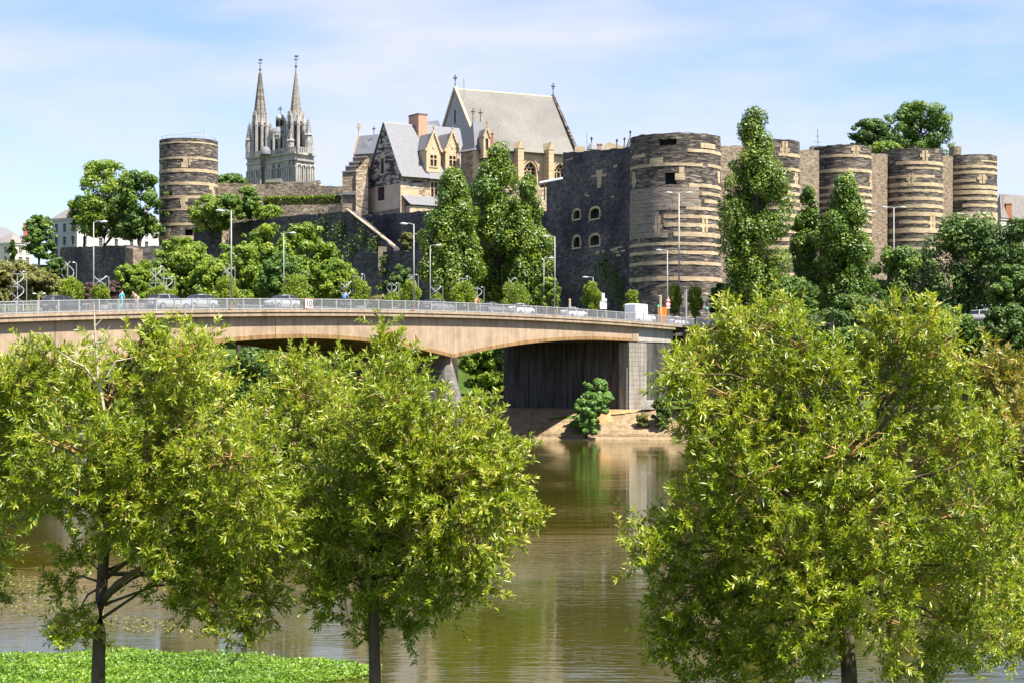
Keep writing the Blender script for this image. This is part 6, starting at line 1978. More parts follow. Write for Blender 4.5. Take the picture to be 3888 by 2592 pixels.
# ivy on the rampart
def ivy(label, pts, n, seed, d0):
    rng = np.random.default_rng(seed); 
    o = thing('ivy', at(pts[0][0], pts[0][1] + 60, d0), label, 'ivy')
    P = []
    for _ in range(n):
        x, y, r, d = pts[rng.integers(len(pts))]
        P.append(at(x + rng.normal(0, r * .45), y + rng.normal(0, r * .5), d - rng.uniform(.1, .7)))
    P = np.array(P); D = unit_rand(rng, n) + np.array([0, 0, -.5]); N = np.array([[-.3, -.8, .4]]) + unit_rand(rng, n) * .6
    L = .42 * rng.uniform(.6, 1.3, n)
    me = leaf_mesh('foliage', P, D, N, L, L * .36, rng.normal(.45, .2, n), 'ivy_leaf', ORG[o])
    q = link_mesh('foliage', me, o); q['kind'] = 'stuff'
ivy('green ivy climbing the dark rampart left of the sloping coping', [(1250, 930, 60, 343), (1300, 880, 50, 339), (1340, 960, 60, 336), (1280, 985, 70, 340), (1230, 870, 50, 345), (1390, 900, 40, 334), (1430, 930, 35, 331)], 2600, 301, 343)
ivy('dark ivy at the foot of the tall shaded wall', [(2330, 1050, 70, 305), (2360, 1100, 60, 303), (2300, 1010, 50, 309), (2250, 1120, 60, 313)], 1600, 302, 312)
ivy('creeper hanging on the lit stone pilaster', [(1455, 985, 16, 310.5), (1458, 1030, 14, 310.5), (1450, 1090, 14, 310.5)], 350, 303, 311)

# ------------------------------------------------------------------ bamboo and sculptures along the bridge
NS = -11.0
deck = -0.99
def bridge_base(x, n):
    s = s_at(x, n); return s, BP(s, n, deck)
bam = [(268, 80, 1058), (385, 58, 1085), (598, 66, 1085), (648, 50, 1095), (862, 80, 1055), (1128, 90, 1045), (1358, 74, 1060), (1490, 52, 1112), (1560, 66, 1065), (1657, 46, 1118), (1757, 76, 1072), (1808, 44, 1132), (1950, 86, 1070)]
bl = ['bamboo clump under the leftmost bridge sculpture', 'bamboo clump right of the leftmost lamp post', 'bamboo clump before the silver estate car', 'low bamboo clump behind the silver car at left',
      'bamboo clump beside the first tall near lamp', 'broad bamboo clump below the second far lamp', 'bamboo clump just right of the blue cyclist', 'low bamboo clump before the low dark wall',
      'bamboo clump left of the second tall near lamp', 'low bamboo clump right of the third far lamp', 'bamboo clump before the left poplar', 'low bamboo clump behind the pink cyclist', 'bamboo clump before the poplar pair, left of the third near lamp']
for i, (x, w, yt) in enumerate(bam):
    s, b0 = bridge_base(x, -9.0); d = b0.y
    t = tree('bamboo_clump', bl[i], x, w * 1.3, yt, HOR - (b0.z + .5 - CAM_Z) * F / d, d, 'bamboo', 'bamboo_leaf', 400 + i, 2600, .30, zg=b0.z, group='bamboo along the bridge', cat='bamboo')
    MB().lathe(b0, [(.0, 0), (.62, 0), (.72, .62), (.6, .62), (.55, .5), (0, .5)], 14).build('planter', 'pale_concrete', t)
for i, (x, w, yt, yb, d) in enumerate(((2248, 76, 1070, 1180, 262), (2396, 58, 1102, 1195, 250), (2560, 60, 1078, 1195, 262), (2640, 60, 1088, 1200, 262))):
    zt_ = zr(118) - 1.29
    t = tree('bamboo_clump', ['feathery bamboo clump before the shaded wall', 'feathery bamboo clump in front of the white van', 'tall bamboo clump left of the tall double lamp', 'darker bamboo clump right of the tall double lamp'][i],
         x, w, yt, min(yb, HOR - (zt_ + .6 - CAM_Z) * F / d), d, 'bamboo', 'bamboo_leaf', 430 + i, 3200, .32, zg=zt_, group='bamboo beside the street', cat='bamboo')
    MB().lathe(V((gx(x, d), d, zt_)), [(.0, 0), (.62, 0), (.72, .62), (.6, .62), (.55, .5), (0, .5)], 14).build('planter', 'pale_concrete', t)

def sculpture(label, x, ytop, n, w=0.6, phase=0.0):
    s, b0 = bridge_base(x, n); d = b0.y
    H = hz(ytop, d) - b0.z
    t = thing('light_sculpture', b0, label, 'sculpture', 'twisted sculptures along the bridge')
    MB().tube([b0, b0 + Z * (H * .93)], [.06, .045], 6).build('mast', 'lamp_grey', t)
    for ph in (0, math.pi):
        mb = MB(); N = 34; hw = .05
        rows = []
        for k in range(N + 1):
            q = k / N; z = H * (.22 + .78 * q); a = phase + ph + q * 2 * math.pi * 1.15
            r = w * (1.0 if q < .9 else 1.0)
            c_ = b0 + V((math.cos(a) * r, math.sin(a) * r, z))
            rows.append((c_ - Z * hw, c_ + Z * hw, c_ + Z * hw - V((math.cos(a), math.sin(a), 0)) * .05, c_ - Z * hw - V((math.cos(a), math.sin(a), 0)) * .05))
        vs = [p for r_ in rows for p in r_]; fs = []
        for k in range(N):
            for j in range(4):
                fs.append((k * 4 + j, (k + 1) * 4 + j, (k + 1) * 4 + (j + 1) % 4, k * 4 + (j + 1) % 4))
        fs += [(3, 2, 1, 0), tuple(N * 4 + j for j in range(4))]
        mb.add(vs, fs).build('ribbon', 'galvanised', t)
    for q in (.28, .62, .93):
        a = phase + (q - .22) / .78 * 2 * math.pi * 1.15
        MB().tube([b0 + V((math.cos(a) * w, math.sin(a) * w, H * q)), b0 + V((-math.cos(a) * w, -math.sin(a) * w, H * q))], .03, 5).build('spoke', 'lamp_grey', t)
    # side lamp on a thin pole
    p = b0 + V((w + .25, 0, 0))
    MB().tube([p, p + Z * (H * .97), p + Z * (H * .99) + V((-.22, 0, .05))], .035, 5).build('lamp_pole', 'lamp_grey', t)
    MB().lathe(p + Z * (H * .985) + V((-.28, 0, 0)), [(0.02, -.06), (.14, 0), (.02, .09)], 8).build('lamp_head', 'lamp_white', t)
sc_x = [(66, 1030), (257, 995), (380, 1050), (590, 1010), (632, 1050), (862, 1018), (1312, 1070), (1357, 1040), (1487, 1075), (1562, 1042), (1655, 1088), (1757, 1048), (1812, 1090), (1940, 1055)]
sl = ['white twisted sculpture half hidden in the olive tree at the left edge', 'white twisted sculpture standing clear against the blue-shadowed bastion wall', 'white twisted sculpture right of the leftmost far lamp, by the purple shrubs',
      'white twisted sculpture left of the round sunlit tree', 'white twisted sculpture at the left foot of the round sunlit tree', 'white twisted sculpture beside the first tall near lamp',
      'white twisted sculpture right behind the blue cyclist', 'white twisted sculpture at the left edge of the low dark wall', 'white twisted sculpture right of the lit stone pilaster', 'white twisted sculpture left of the second tall near lamp',
      'white twisted sculpture right of the third far lamp', 'white twisted sculpture before the left poplar', 'white twisted sculpture above the pink cyclist', 'white twisted sculpture before the dense poplar pair']
for i, (x, yt) in enumerate(sc_x):
    sculpture(sl[i], x, yt, NS - (1.4 if i % 2 else -1.4), phase=.5 + i * .8)

# ------------------------------------------------------------------ street lamps
def lamp(label, base, ztop, side=-1, double=False, r=.09, arm=1.3, rust=False, group='street lamps'):
    base = V(base); h = ztop - base.z
    t = thing('street_lamp', base, label, 'street lamp', group)
    MB().tube([base, base + Z * (h - .05)], [r, r * .62], 10).build('pole', 'lamp_grey', t, smooth=True)
    MB().lathe(base, [(r * 2.0, 0), (r * 2.0, .05), (r * 1.5, .08), (r * 1.35, .9), (r * 1.05, .95)], 10).build('pole_foot', 'rust_base' if rust else 'lamp_grey', t)
    for sg in ((-1, 1) if double else (side,)):
        a = base + Z * (h - .12)
        MB().tube([a, a + V((sg * arm * .35, 0, .14)), a + V((sg * arm * .6, 0, .17))], [r * .55, r * .5, r * .5], 7).build('arm', 'lamp_grey', t)
        # flat oval head
        hd = MB(); c = a + V((sg * arm * .95, 0, .12)); N = 12
        vs = []
        for zz, sc in ((-.13, .55), (-.04, 1.0), (.04, .92), (.12, .35)):
            for k in range(N):
                th = 2 * math.pi * k / N
                vs.append(c + V((math.cos(th) * .52 * sc * (arm / 1.3), math.sin(th) * .24 * sc, zz + .02 * math.cos(th) * sg)))
        fs = [tuple(reversed(range(N))), tuple(3 * N + k for k in range(N))]
        for i in range(3):
            for k in range(N):
                fs.append((i * N + k, i * N + (k + 1) % N, (i + 1) * N + (k + 1) % N, (i + 1) * N + k))
        hd.add(vs, fs).build('lamp_head', 'lamp_white', t, smooth=True)
    return t
for x, yt, lab in ((885, 800, 'tall near street lamp on the bridge below the terrace garden'), (1578, 850, 'tall near street lamp on the bridge before the dark rampart'), (2113, 898, 'tall near street lamp at the poplars\' right edge')):
    s = s_at(x, -.05); b0 = BP(s, -.3, -1.15); lamp(lab, b0, hz(yt, b0.y), -1, r=.095, rust=True, arm=1.15)
for x, yt, sd, lab in ((353, 842, 1, 'leftmost lamp post on the far side of the bridge, against the bastion wall'), (1075, 885, 1, 'lamp post on the far side of the bridge among sunlit trees'), (1631, 932, 1, 'thin lamp post left of the poplars, on the bridge\'s far side'), (2063, 980, 1, 'thin lamp post at the right side of the poplars, far side')):
    s = s_at(x, -WID + .5); b0 = BP(s, -WID + .6, -1.15); lamp(lab, b0, hz(yt, b0.y), sd, r=.08, rust=(x == 353), arm=1.1)
zst = zr(118) - 1.29
def lamp_at(lab, x, yt, d, side=-1, double=False, r=.1, arm=1.3, zb=None):
    lamp(lab, (gx(x, d), d, zst if zb is None else zb), hz(yt, d), side, double, r, arm)
lamp_at('very tall double-headed lamp in front of the huge striped tower', 2578, 732, 262, -1, True, .15, 1.6)
lamp_at('lamp post just left of the very tall double lamp', 2534, 950, 258, -1, False, .11)
lamp_at('short lamp behind the bamboo at the shaded wall', 2252, 1053, 270, -1, False, .08)
lamp_at('double-headed lamp before the fourth striped tower', 3394, 788, 272, -1, True, .12, 1.5)
lamp_at('curved-arm lamp rising out of the rightmost poplar', 3255, 805, 262, 1, False, .12, 2.2)
lamp_at('double-armed lamp before the last striped tower', 3688, 812, 280, -1, True, .1, 2.0)
lamp_at('small low double lamp in the trees at the far left behind the bridge', 148, 1116, 236, -1, True, .06, .7, zb=12)

# ------------------------------------------------------------------ signs
sg = thing('distance_board', BP(s_at(1172, .1), 0, -1.1), 'white board with red border reading 10 on the bridge railing', 'sign')
s = s_at(1172, .02); c = BP(s, 0.03, -.52)
MB().cbox(c, e_b * .60, n_b * .015, Z * .53).build('border', 'faded_red', sg)
MB().cbox(c + n_b * .018, e_b * .52, n_b * .012, Z * .46).build('board', 'sign_white', sg)
def text_mesh(txt, size, name, mat, parent, p, ex, ez):
    cu = bpy.data.curves.new(name, 'FONT'); cu.body = txt; cu.size = size; cu.extrude = 0.006; cu.align_x = 'CENTER'; cu.align_y = 'CENTER'; cu.offset = .012
    ob = bpy.data.objects.new(name, cu); COL.objects.link(ob)
    dg = bpy.context.evaluated_depsgraph_get()
    me = bpy.data.meshes.new_from_object(ob.evaluated_get(dg))
    bpy.data.objects.remove(ob)
    n = ex.cross(ez)
    mt = Matrix((ex, ez, n)).transposed().to_4x4(); mt.translation = p - ORG[parent]
    me.transform(mt); me.materials.clear(); me.materials.append(M[mat])
    return link_mesh(name, me, parent)
text_mesh('10', 0.95, 'numerals', 'sign_black', sg, c + n_b * .04 + Z * -.02, e_b.copy(), Z.copy())
# red and white diamond boards hung on the girder
for x, y, lab in ((1574, 1290, 'white and red diamond navigation board on the girder near the pier'), (443, 1312, 'white and red diamond navigation board behind the left willow top')):
    s = s_at(x, -.5); d = BP(s, -.5).y; zc = hz(y, d)
    c = BP(s, -.45); c = V((c.x, c.y, zc)); hgt = 24 * d / F * 1.02
    ex = (e_b * .45 + n_b * .9).normalized(); th = V((ex.y, -ex.x, 0)) * .04
    t = thing('navigation_board', c, lab, 'sign')
    MB().prism([c - ex * hgt * .55, c - Z * hgt, c + Z * hgt], th).build('white_half', 'sign_white', t)
    MB().prism([c + ex * hgt * .55 + ex * .01, c - Z * hgt + ex * .01, c + Z * hgt + ex * .01], th).build('red_half', 'faded_red', t)
    MB().tube([c - Z * hgt * .6 - th, c - Z * hgt * .6 + n_b * -.6], .04, 5).build('bracket', 'iron', t)
    MB().tube([c + Z * hgt * .6 - th, c + Z * hgt * .6 + n_b * -.6], .04, 5).build('bracket', 'iron', t)
def post(x, d, yt, r=.05, name='post', mat='lamp_grey', zb=None):
    b0 = V((gx(x, d), d, zst if zb is None else zb)); return b0, MB().tube([b0, V((b0.x, b0.y, hz(yt, d)))], r, 8)
t = thing('direction_sign', at(2290, 1190, 245), 'white direction sign panels seen edge-on beside the bamboo at the shaded wall', 'sign')
b0, mb = post(2288, 245, 1112); mb.build('post', 'lamp_white', t)
b0, mb = post(2300, 245, 1134); mb.build('post', 'lamp_white', t)
for (xa, xb, ya, yb) in ((2285, 2296, 1114, 1148), (2278, 2304, 1146, 1174), (2296, 2304, 1134, 1150)):
    a, c_ = at(xa, yb, 244.8), at(xb, ya, 244.8)
    MB().obox(a, V((c_.x - a.x, 0, 0)), V((0, .05, 0)), Z * (c_.z - a.z)).build('panel', 'sign_white', t)
t = thing('warning_sign', at(2538, 1190, 240), 'triangular warning sign over a round red-ringed sign on one post', 'sign')
b0, mb = post(2539, 240, 1125); mb.build('post', 'lamp_grey', t)
a, b2, c_ = at(2528, 1146, 239.8), at(2548, 1146, 239.8), at(2538, 1127, 239.8)
MB().prism([a, b2, c_], V((0, .04, 0))).build('triangle', 'sign_red', t)
g = (a + b2 + c_) / 3; MB().prism([g + (p - g) * .66 + V((0, -.02, 0)) for p in (a, b2, c_)], V((0, .015, 0))).build('triangle_face', 'sign_white', t)
for (yy, rr, mt, dy) in ((1156, .36, 'sign_red', 0), (1156, .25, 'sign_white', -.02)):
    p = at(2537, yy, 239.8); MB().prism([p + V((math.cos(k * math.pi / 8) * rr, dy, math.sin(k * math.pi / 8) * rr)) for k in range(16)], V((0, .03 if dy == 0 else .015, 0))).build('disc', mt, t)
a = at(2531, 1172, 239.8); MB().obox(a, V((.5, 0, 0)), V((0, .04, 0)), Z * .24).build('plate', 'sign_white', t)
for x, y, dd, lab in ((2500, 1162, 252, 'traffic light showing green left of the orange board'), (2684, 1170, 240, 'traffic light showing green above the dark blue car')):
    t = thing('traffic_light', (gx(x, dd), dd, zst), lab, 'traffic light')
    b0, mb = post(x + 4, dd, 1125 if x < 2600 else 1158, .07); mb.build('post', 'lamp_grey', t)
    p = at(x, y, dd - .2)
    MB().cbox(p + Z * .3, V((.16, 0, 0)), V((0, .14, 0)), Z * .5).build('housing', 'iron', t)
    for k, mt in ((0, 'signal_green'), (.3, 'dark_glass'), (.6, 'dark_glass')):
        q = p + Z * k + V((0, -.15, 0))
        MB().prism([q + V((math.cos(a2) * .12, 0, math.sin(a2) * .12)) for a2 in np.linspace(0, 2 * math.pi, 11)[:-1]], V((0, .03, 0))).build('lens', mt, t)
t = thing('cream_post', at(2507, 1190, 250), 'cream coloured bollard post right of the white van', 'post')
b0 = V((gx(2507, 250), 250, zst)); MB().tube([b0, V((b0.x, b0.y, hz(1128, 250)))], [.2, .2], 10).lathe(V((b0.x, b0.y, hz(1128, 250))), [(.24, 0), (.24, .1), (.02, .22)], 10).build('shaft', 'dressed_stone', t)
t = thing('cream_post', at(2163, 1180, 250), 'cream post rising behind the bridge railing left of the bamboo', 'post')
b0 = V((gx(2163, 250), 250, zst)); MB().tube([b0, V((b0.x, b0.y, hz(1140, 250)))], [.17, .17], 10).lathe(V((b0.x, b0.y, hz(1140, 250))), [(.2, 0), (.2, .1), (.02, .2)], 10).build('shaft', 'dressed_stone', t)
t = thing('road_works_board', at(2512, 1185, 256), 'orange road board standing between the van and the bamboo', 'board')
a = at(2498, 1190, 256); MB().obox(V((a.x, a.y, zst + .5)), V((1.4, 0, 0)), V((0, .12, 0)), Z * (hz(1166, 256) - zst - .5)).build('panel', 'orange_panel', t)
for dx in (.1, 1.2): MB().obox(V((a.x + dx, a.y + .02, zst)), V((.1, 0, 0)), V((0, .08, 0)), Z * .5).build('leg', 'iron', t)
t = thing('steel_pole', at(2605, 1190, 244), 'plain grey steel pole between the tall lamp and the dark bamboo', 'pole')
b0, mb = post(2605, 244, 1100, .14); mb.build('shaft', 'lamp_grey', t)
MB().obox(at(2597, 1160, 243.9), V((.3, 0, 0)), V((0, .1, 0)), Z * 1.9).build('control_box', 'roof_grey', t)

# ------------------------------------------------------------------ vehicles
def car_stations(kind):
    # x, z_bottom, z_belt, z_roof, half width, half roof width  (cabin where z_roof > z_belt)
    if kind == 'van':
        return [(-2.7, .38, 1.05, 2.62, .96, .86), (-2.62, .30, 1.15, 2.72, .98, .88), (-1.2, .26, 1.2, 2.75, .99, .89), (.4, .26, 1.2, 2.73, .99, .88), (1.15, .26, 1.2, 2.55, .99, .84), (1.85, .26, 1.22, 1.32, .98, .80), (2.45, .28, 1.02, 1.04, .95, .78), (2.68, .36, .82, .84, .86, .70)]
    if kind == 'estate':
        return [(-2.25, .42, .86, .88, .80, .64), (-2.15, .30, .92, 1.05, .86, .60), (-1.75, .24, .94, 1.44, .88, .62), (-.6, .22, .94, 1.50, .90, .64), (.35, .22, .94, 1.45, .90, .62), (1.15, .22, .95, .99, .90, .66), (1.9, .24, .80, .82, .87, .66), (2.2, .34, .62, .64, .76, .56)]
    return [(-1.95, .42, .88, .90, .78, .62), (-1.85, .30, .94, 1.12, .84, .58), (-1.45, .24, .96, 1.46, .86, .60), (-.4, .22, .96, 1.53, .87, .62), (.45, .22, .96, 1.46, .87, .60), (1.15, .22, .97, 1.01, .87, .64), (1.75, .24, .82, .84, .84, .62), (1.98, .34, .62, .64, .74, .54)]
def car(label, x, n, kind, pm, fwd=1, on_bridge=True, d=None, zb=None):
    if on_bridge:
        s = s_at(x, n); b0 = BP(s, n, -0.99); ex = e_b * fwd
    else:
        b0 = V((gx(x, d), d, zst if zb is None else zb)); ex = (n_b if fwd > 0 else -n_b).copy()
    ey = V((-ex.y, ex.x, 0))
    cat_ = 'van' if kind == 'van' else 'car'
    t = thing('delivery_van' if kind == 'van' else 'car', b0, label, cat_)
    st = car_stations(kind)
    W = lambda p: b0 + ex * p[0] + ey * p[1] + Z * p[2]
    body, glass = MB(), MB()
    rings = []
    for (xx, zb_, zl, zr_, w, wr) in st:
        zm = zb_ + (zl - zb_) * .45
        half = [(xx, w * .88, zb_), (xx, w, zm), (xx, w * .96, zl), (xx, wr, max(zr_ - .05, zl + .005)), (xx, wr * .6, max(zr_, zl + .01))]
        rings.append(half + [(xx, -y, z) for (_, y, z) in reversed(half)])
    m = len(rings[0])
    for i in range(len(rings) - 1):
        cab = st[i][3] - st[i][2] > .09 and st[i + 1][3] - st[i + 1][2] > .02 or st[i + 1][3] - st[i + 1][2] > .09 and st[i][3] - st[i][2] > .02
        for k in range(m):
            j = (k + 1) % m
            q = [W(rings[i][k]), W(rings[i + 1][k]), W(rings[i + 1][j]), W(rings[i][j])]
            side = k in (2, m - 4)
            screen = k in (3, 4, 5) and (abs(st[i][3] - st[i + 1][3]) > .28)
            if kind == 'van':
                isg = (side and st[i][0] > .3 and st[i][0] < 1.6) or (screen and st[i][0] > .3)
            else:
                isg = cab and (side or screen)
            (glass if isg else body).poly(q)
    body.poly([W(p) for p in rings[0]]); body.poly([W(p) for p in reversed(rings[-1])])
    body.build('body', pm, t)
    if glass.f: glass.build('windows', 'dark_glass', t)
    # pillars
    pil = MB()
    for i in ((3,) if kind != 'van' else ()):
        for sy in (-1, 1):
            a, b2 = rings[i][2 if sy > 0 else m - 3], rings[i][3 if sy > 0 else m - 4]
            pil.tube([W((a[0], a[1] * 1.005, a[2])), W((b2[0], b2[1] * 1.01, b2[2]))], .04, 5)
    if pil.f: pil.build('pillar', pm, t)
    rw = .33 if kind != 'van' else .36
    for wx in ((st[1][0] + .62), (st[-2][0] - .42)):
        for sy in (-1, 1):
            c = W((wx, sy * (st[3][4] - .09), rw))
            N = 18; tv, tf = [], []
            prof_ = [(rw * .62, -.09), (rw * .95, -.1), (rw, -.05), (rw, .05), (rw * .95, .1), (rw * .62, .09)]
            for (r_, o_) in prof_:
                for k in range(N):
                    a = 2 * math.pi * k / N
                    tv.append(c + ex * (math.cos(a) * r_) + Z * (math.sin(a) * r_) + ey * o_)
            for i in range(len(prof_)):
                for k in range(N):
                    tf.append((i * N + k, i * N + (k + 1) % N, ((i + 1) % 6) * N + (k + 1) % N, ((i + 1) % 6) * N + k))
            wh = MB().add(tv, tf).build('wheel', 'rubber', t)
            MB().prism([c + ey * (sy * .05) + ex * (math.cos(2 * math.pi * k / 12) * rw * .64) + Z * (math.sin(2 * math.pi * k / 12) * rw * .64) for k in range(12)], ey * (sy * .05)).build('rim', 'alloy', wh)
    for sy in (-1, 1):
        MB().cbox(W((st[-1][0] - .12, sy * .56, st[-1][2] + .02)), ex * .12, ey * .15, Z * .07).build('headlight', 'lamp_white', t)
        MB().cbox(W((st[0][0] + .05, sy * .62, st[0][2] - .02)), ex * .07, ey * .12, Z * .12).build('tail_light', 'sign_red', t)
        MB().cbox(W((st[4][0] + .45, sy * (st[4][4] + .08), st[4][2] + .06)), ex * .06, ey * .1, Z * .07).build('mirror', pm, t)
    MB().cbox(W((st[-1][0] + .02, 0, .45)), ex * .03, ey * .26, Z * .06).build('number_plate', 'sign_white', t)
    MB().cbox(W((st[0][0] - .02, 0, .6)), ex * .03, ey * .26, Z * .06).build('number_plate', 'sign_white', t)
    return t
car('dark car behind the railing near the left edge of the bridge', 235, -7, 'hatch', 'paint_dark', 1)
car('silver estate car whose roof shows above the railing at left', 640, -4.6, 'estate', 'paint_silver', 1)
car('silver hatchback following right behind the estate car', 752, -4.5, 'hatch', 'paint_silver', -1)
car('silver car just left of the board reading 10', 1070, -4.6, 'hatch', 'paint_silver', -1)
car('grey car right of the second tall near lamp', 1665, -4.6, 'estate', 'paint_grey', 1)
car('grey car right of the pink cyclist', 1872, -5.5, 'hatch', 'paint_grey', 1)
car('white hatchback left of the third tall near lamp', 1978, -4.6, 'hatch', 'paint_white', 1)
car('white car right of the third tall near lamp', 2178, -4.6, 'estate', 'paint_white', 1)
car('white delivery van at the right end of the bridge', 2432, -4.7, 'van', 'paint_white', 1)
car('small white car after the van', 2572, -4.6, 'hatch', 'paint_white', 1)
car('dark blue car at the far right end of the bridge', 2688, 0, 'estate', 'paint_blue', 1, False, 244)
car('dark car half hidden by the dark blue car', 2622, 0, 'hatch', 'paint_dark', 1, False, 250)
car('white car parked under the trees right of the poplars', 3150, 0, 'estate', 'paint_white', 1, False, 240)
car('white car parked under the big dark tree at right', 3745, 0, 'estate', 'paint_white', 1, False, 212, None)

# ------------------------------------------------------------------ people and bicycles
def figure(label, b0, ex, pose, shirt, trousers, hair, holds=None):
    """pose: dict of joints in (forward, left, up) metres from the ground point"""
    ey = V((-ex.y, ex.x, 0))
    t = thing('person', b0, label, 'person')
    J = pose
    order = ['pelvis', 'chest', 'neck', 'headb', 'headt', 'shL', 'elL', 'haL', 'shR', 'elR', 'haR', 'hipL', 'knL', 'anL', 'toL', 'hipR', 'knR', 'anR', 'toR']
    rad = dict(pelvis=.15, chest=.17, neck=.06, headb=.085, headt=.095, shL=.075, elL=.05, haL=.04, shR=.075, elR=.05, haR=.04, hipL=.10, knL=.065, anL=.045, toL=.04, hipR=.10, knR=.065, anR=.045, toR=.04)
    ed = [('pelvis', 'chest'), ('chest', 'neck'), ('neck', 'headb'), ('headb', 'headt'), ('chest', 'shL'), ('shL', 'elL'), ('elL', 'haL'), ('chest', 'shR'), ('shR', 'elR'), ('elR', 'haR'),
          ('pelvis', 'hipL'), ('hipL', 'knL'), ('knL', 'anL'), ('anL', 'toL'), ('pelvis', 'hipR'), ('hipR', 'knR'), ('knR', 'anR'), ('anR', 'toR')]
    me = bpy.data.meshes.new('body')
    vs = [tuple(ex * J[k][0] + ey * J[k][1] + Z * J[k][2]) for k in order]
    me.from_pydata(vs, [(order.index(a), order.index(b_)) for a, b_ in ed], [])
    o = link_mesh('body', me, t)
    md = o.modifiers.new('skin', 'SKIN')
    if not me.skin_vertices: 
        try: me.skin_vertices.new()
        except Exception: pass
    if me.skin_vertices:
        for i, k in enumerate(order):
            me.skin_vertices[0].data[i].radius = (rad[k], rad[k])
            me.skin_vertices[0].data[i].use_root = (k == 'pelvis')
    o.modifiers.new('sub', 'SUBSURF').levels = 1
    o.modifiers['sub'].render_levels = 1
    dg = bpy.context.evaluated_depsgraph_get()
    m2 = bpy.data.meshes.new_from_object(o.evaluated_get(dg))
    o.modifiers.clear(); o.data = m2
    m2.materials.clear()
    for mn in ('skin', shirt, trousers, hair): m2.materials.append(M[mn])
    # clothes by what the face lies nearest to
    def w(k): return V(vs[order.index(k)])
    segs = [(w(a), w(b_), 1 if (a in ('pelvis', 'chest') and b_ in ('chest', 'shL', 'shR')) or (a in ('shL', 'shR')) else 2 if ('hip' in b_ or 'kn' in b_ and 'hip' in a or 'an' in b_) else 2 if 'to' in b_ else 0) for a, b_ in ed]
    for p in m2.polygons:
        c = V(p.center); best, bi = 9, 0
        for (a, b_, mi) in segs:
            ab = b_ - a; q = max(0, min(1, (c - a).dot(ab) / max(ab.length_squared, 1e-6)))
            dd = (c - (a + ab * q)).length
            if dd < best: best, bi = dd, mi
        if bi == 0 and c.z > w('headb').z + .07: bi = 3
        p.material_index = bi; p.use_smooth = True
    return t
for nm, c in (('cloth_blue', (0.10, 0.25, 0.75)), ('cloth_pink', (0.70, 0.22, 0.16)), ('cloth_navy', (0.03, 0.04, 0.09)), ('cloth_aqua', (0.15, 0.50, 0.65)), ('cloth_beige', (0.55, 0.38, 0.28)), ('hair_dark', (0.06, 0.045, 0.035)), ('hair_grey', (0.55, 0.52, 0.48)), ('hair_red', (0.30, 0.12, 0.05))):
    plain(nm, c, 0.85, 0.08, 4.0)
CYC = dict(pelvis=(-.12, 0, 1.0), chest=(.12, 0, 1.38), neck=(.2, 0, 1.52), headb=(.24, 0, 1.62), headt=(.26, 0, 1.75), shL=(.14, .19, 1.42), elL=(.34, .24, 1.2), haL=(.55, .22, 1.08), shR=(.14, -.19, 1.42), elR=(.34, -.24, 1.2), haR=(.55, -.22, 1.08),
           hipL=(-.1, .1, .95), knL=(.28, .11, .72), anL=(.06, .11, .36), toL=(.2, .11, .3), hipR=(-.1, -.1, .95), knR=(.2, -.11, .55), anR=(0, -.11, .18), toR=(.14, -.11, .12))
WLK = dict(pelvis=(0, 0, .93), chest=(.03, 0, 1.32), neck=(.05, 0, 1.46), headb=(.07, 0, 1.56), headt=(.08, 0, 1.69), shL=(.03, .2, 1.38), elL=(-.1, .24, 1.12), haL=(-.02, .25, .88), shR=(.03, -.2, 1.38), elR=(.08, -.24, 1.12), haR=(.22, -.24, .9),
           hipL=(0, .1, .88), knL=(.16, .1, .48), anL=(.2, .1, .08), toL=(.36, .1, .04), hipR=(0, -.1, .88), knR=(-.02, -.1, .48), anR=(-.28, -.1, .12), toR=(-.14, -.1, .04))
LEAN = dict(CYC); LEAN.update(chest=(.3, 0, 1.25), neck=(.42, 0, 1.36), headb=(.48, 0, 1.44), headt=(.54, 0, 1.56), shL=(.32, .19, 1.28), shR=(.32, -.19, 1.28), elL=(.45, .24, 1.1), elR=(.45, -.24, 1.1))
def bicycle(label, b0, ex):
    ey = V((-ex.y, ex.x, 0)); t = thing('bicycle', b0, label, 'bicycle')
    W = lambda x, y, z: b0 + ex * x + ey * y + Z * z
    for wx in (-.52, .52):
        wh = MB().tube([W(wx + .33 * math.cos(a), 0, .34 + .33 * math.sin(a)) for a in np.linspace(0, 2 * math.pi, 25)], .022, 5, cap=False).build('wheel', 'rubber', t)
        sp = MB()
        for k in range(6):
            a = math.pi * k / 6; sp.tube([W(wx + .32 * math.cos(a), 0, .34 + .32 * math.sin(a)), W(wx - .32 * math.cos(a), 0, .34 - .32 * math.sin(a))], .004, 3)
        sp.build('spokes', 'alloy', wh)
    fr = MB()
    for a, b_ in (((-.52, .34), (-.15, .34)), ((-.15, .34), (-.22, .82)), ((-.22, .82), (.36, .84)), ((.36, .84), (-.15, .34)), ((-.52, .34), (-.2, .75)), ((.52, .34), (.36, .95))):
        fr.tube([W(a[0], 0, a[1]), W(b_[0], 0, b_[1])], .022, 6)
    fr.build('frame', 'paint_dark', t)
    MB().tube([W(.5, .25, 1.04), W(.38, .1, 1.02), W(.36, 0, .97), W(.38, -.1, 1.02), W(.5, -.25, 1.04)], .016, 6).build('handlebar', 'alloy', t)
    MB().cbox(W(-.24, 0, .88), ex * .13, ey * .07, Z * .025).build('saddle', 'rubber', t)
    MB().tube([W(-.15, .12, .24), W(-.15, 0, .34), W(-.15, -.12, .44)], .015, 5).build('pedals', 'alloy', t)
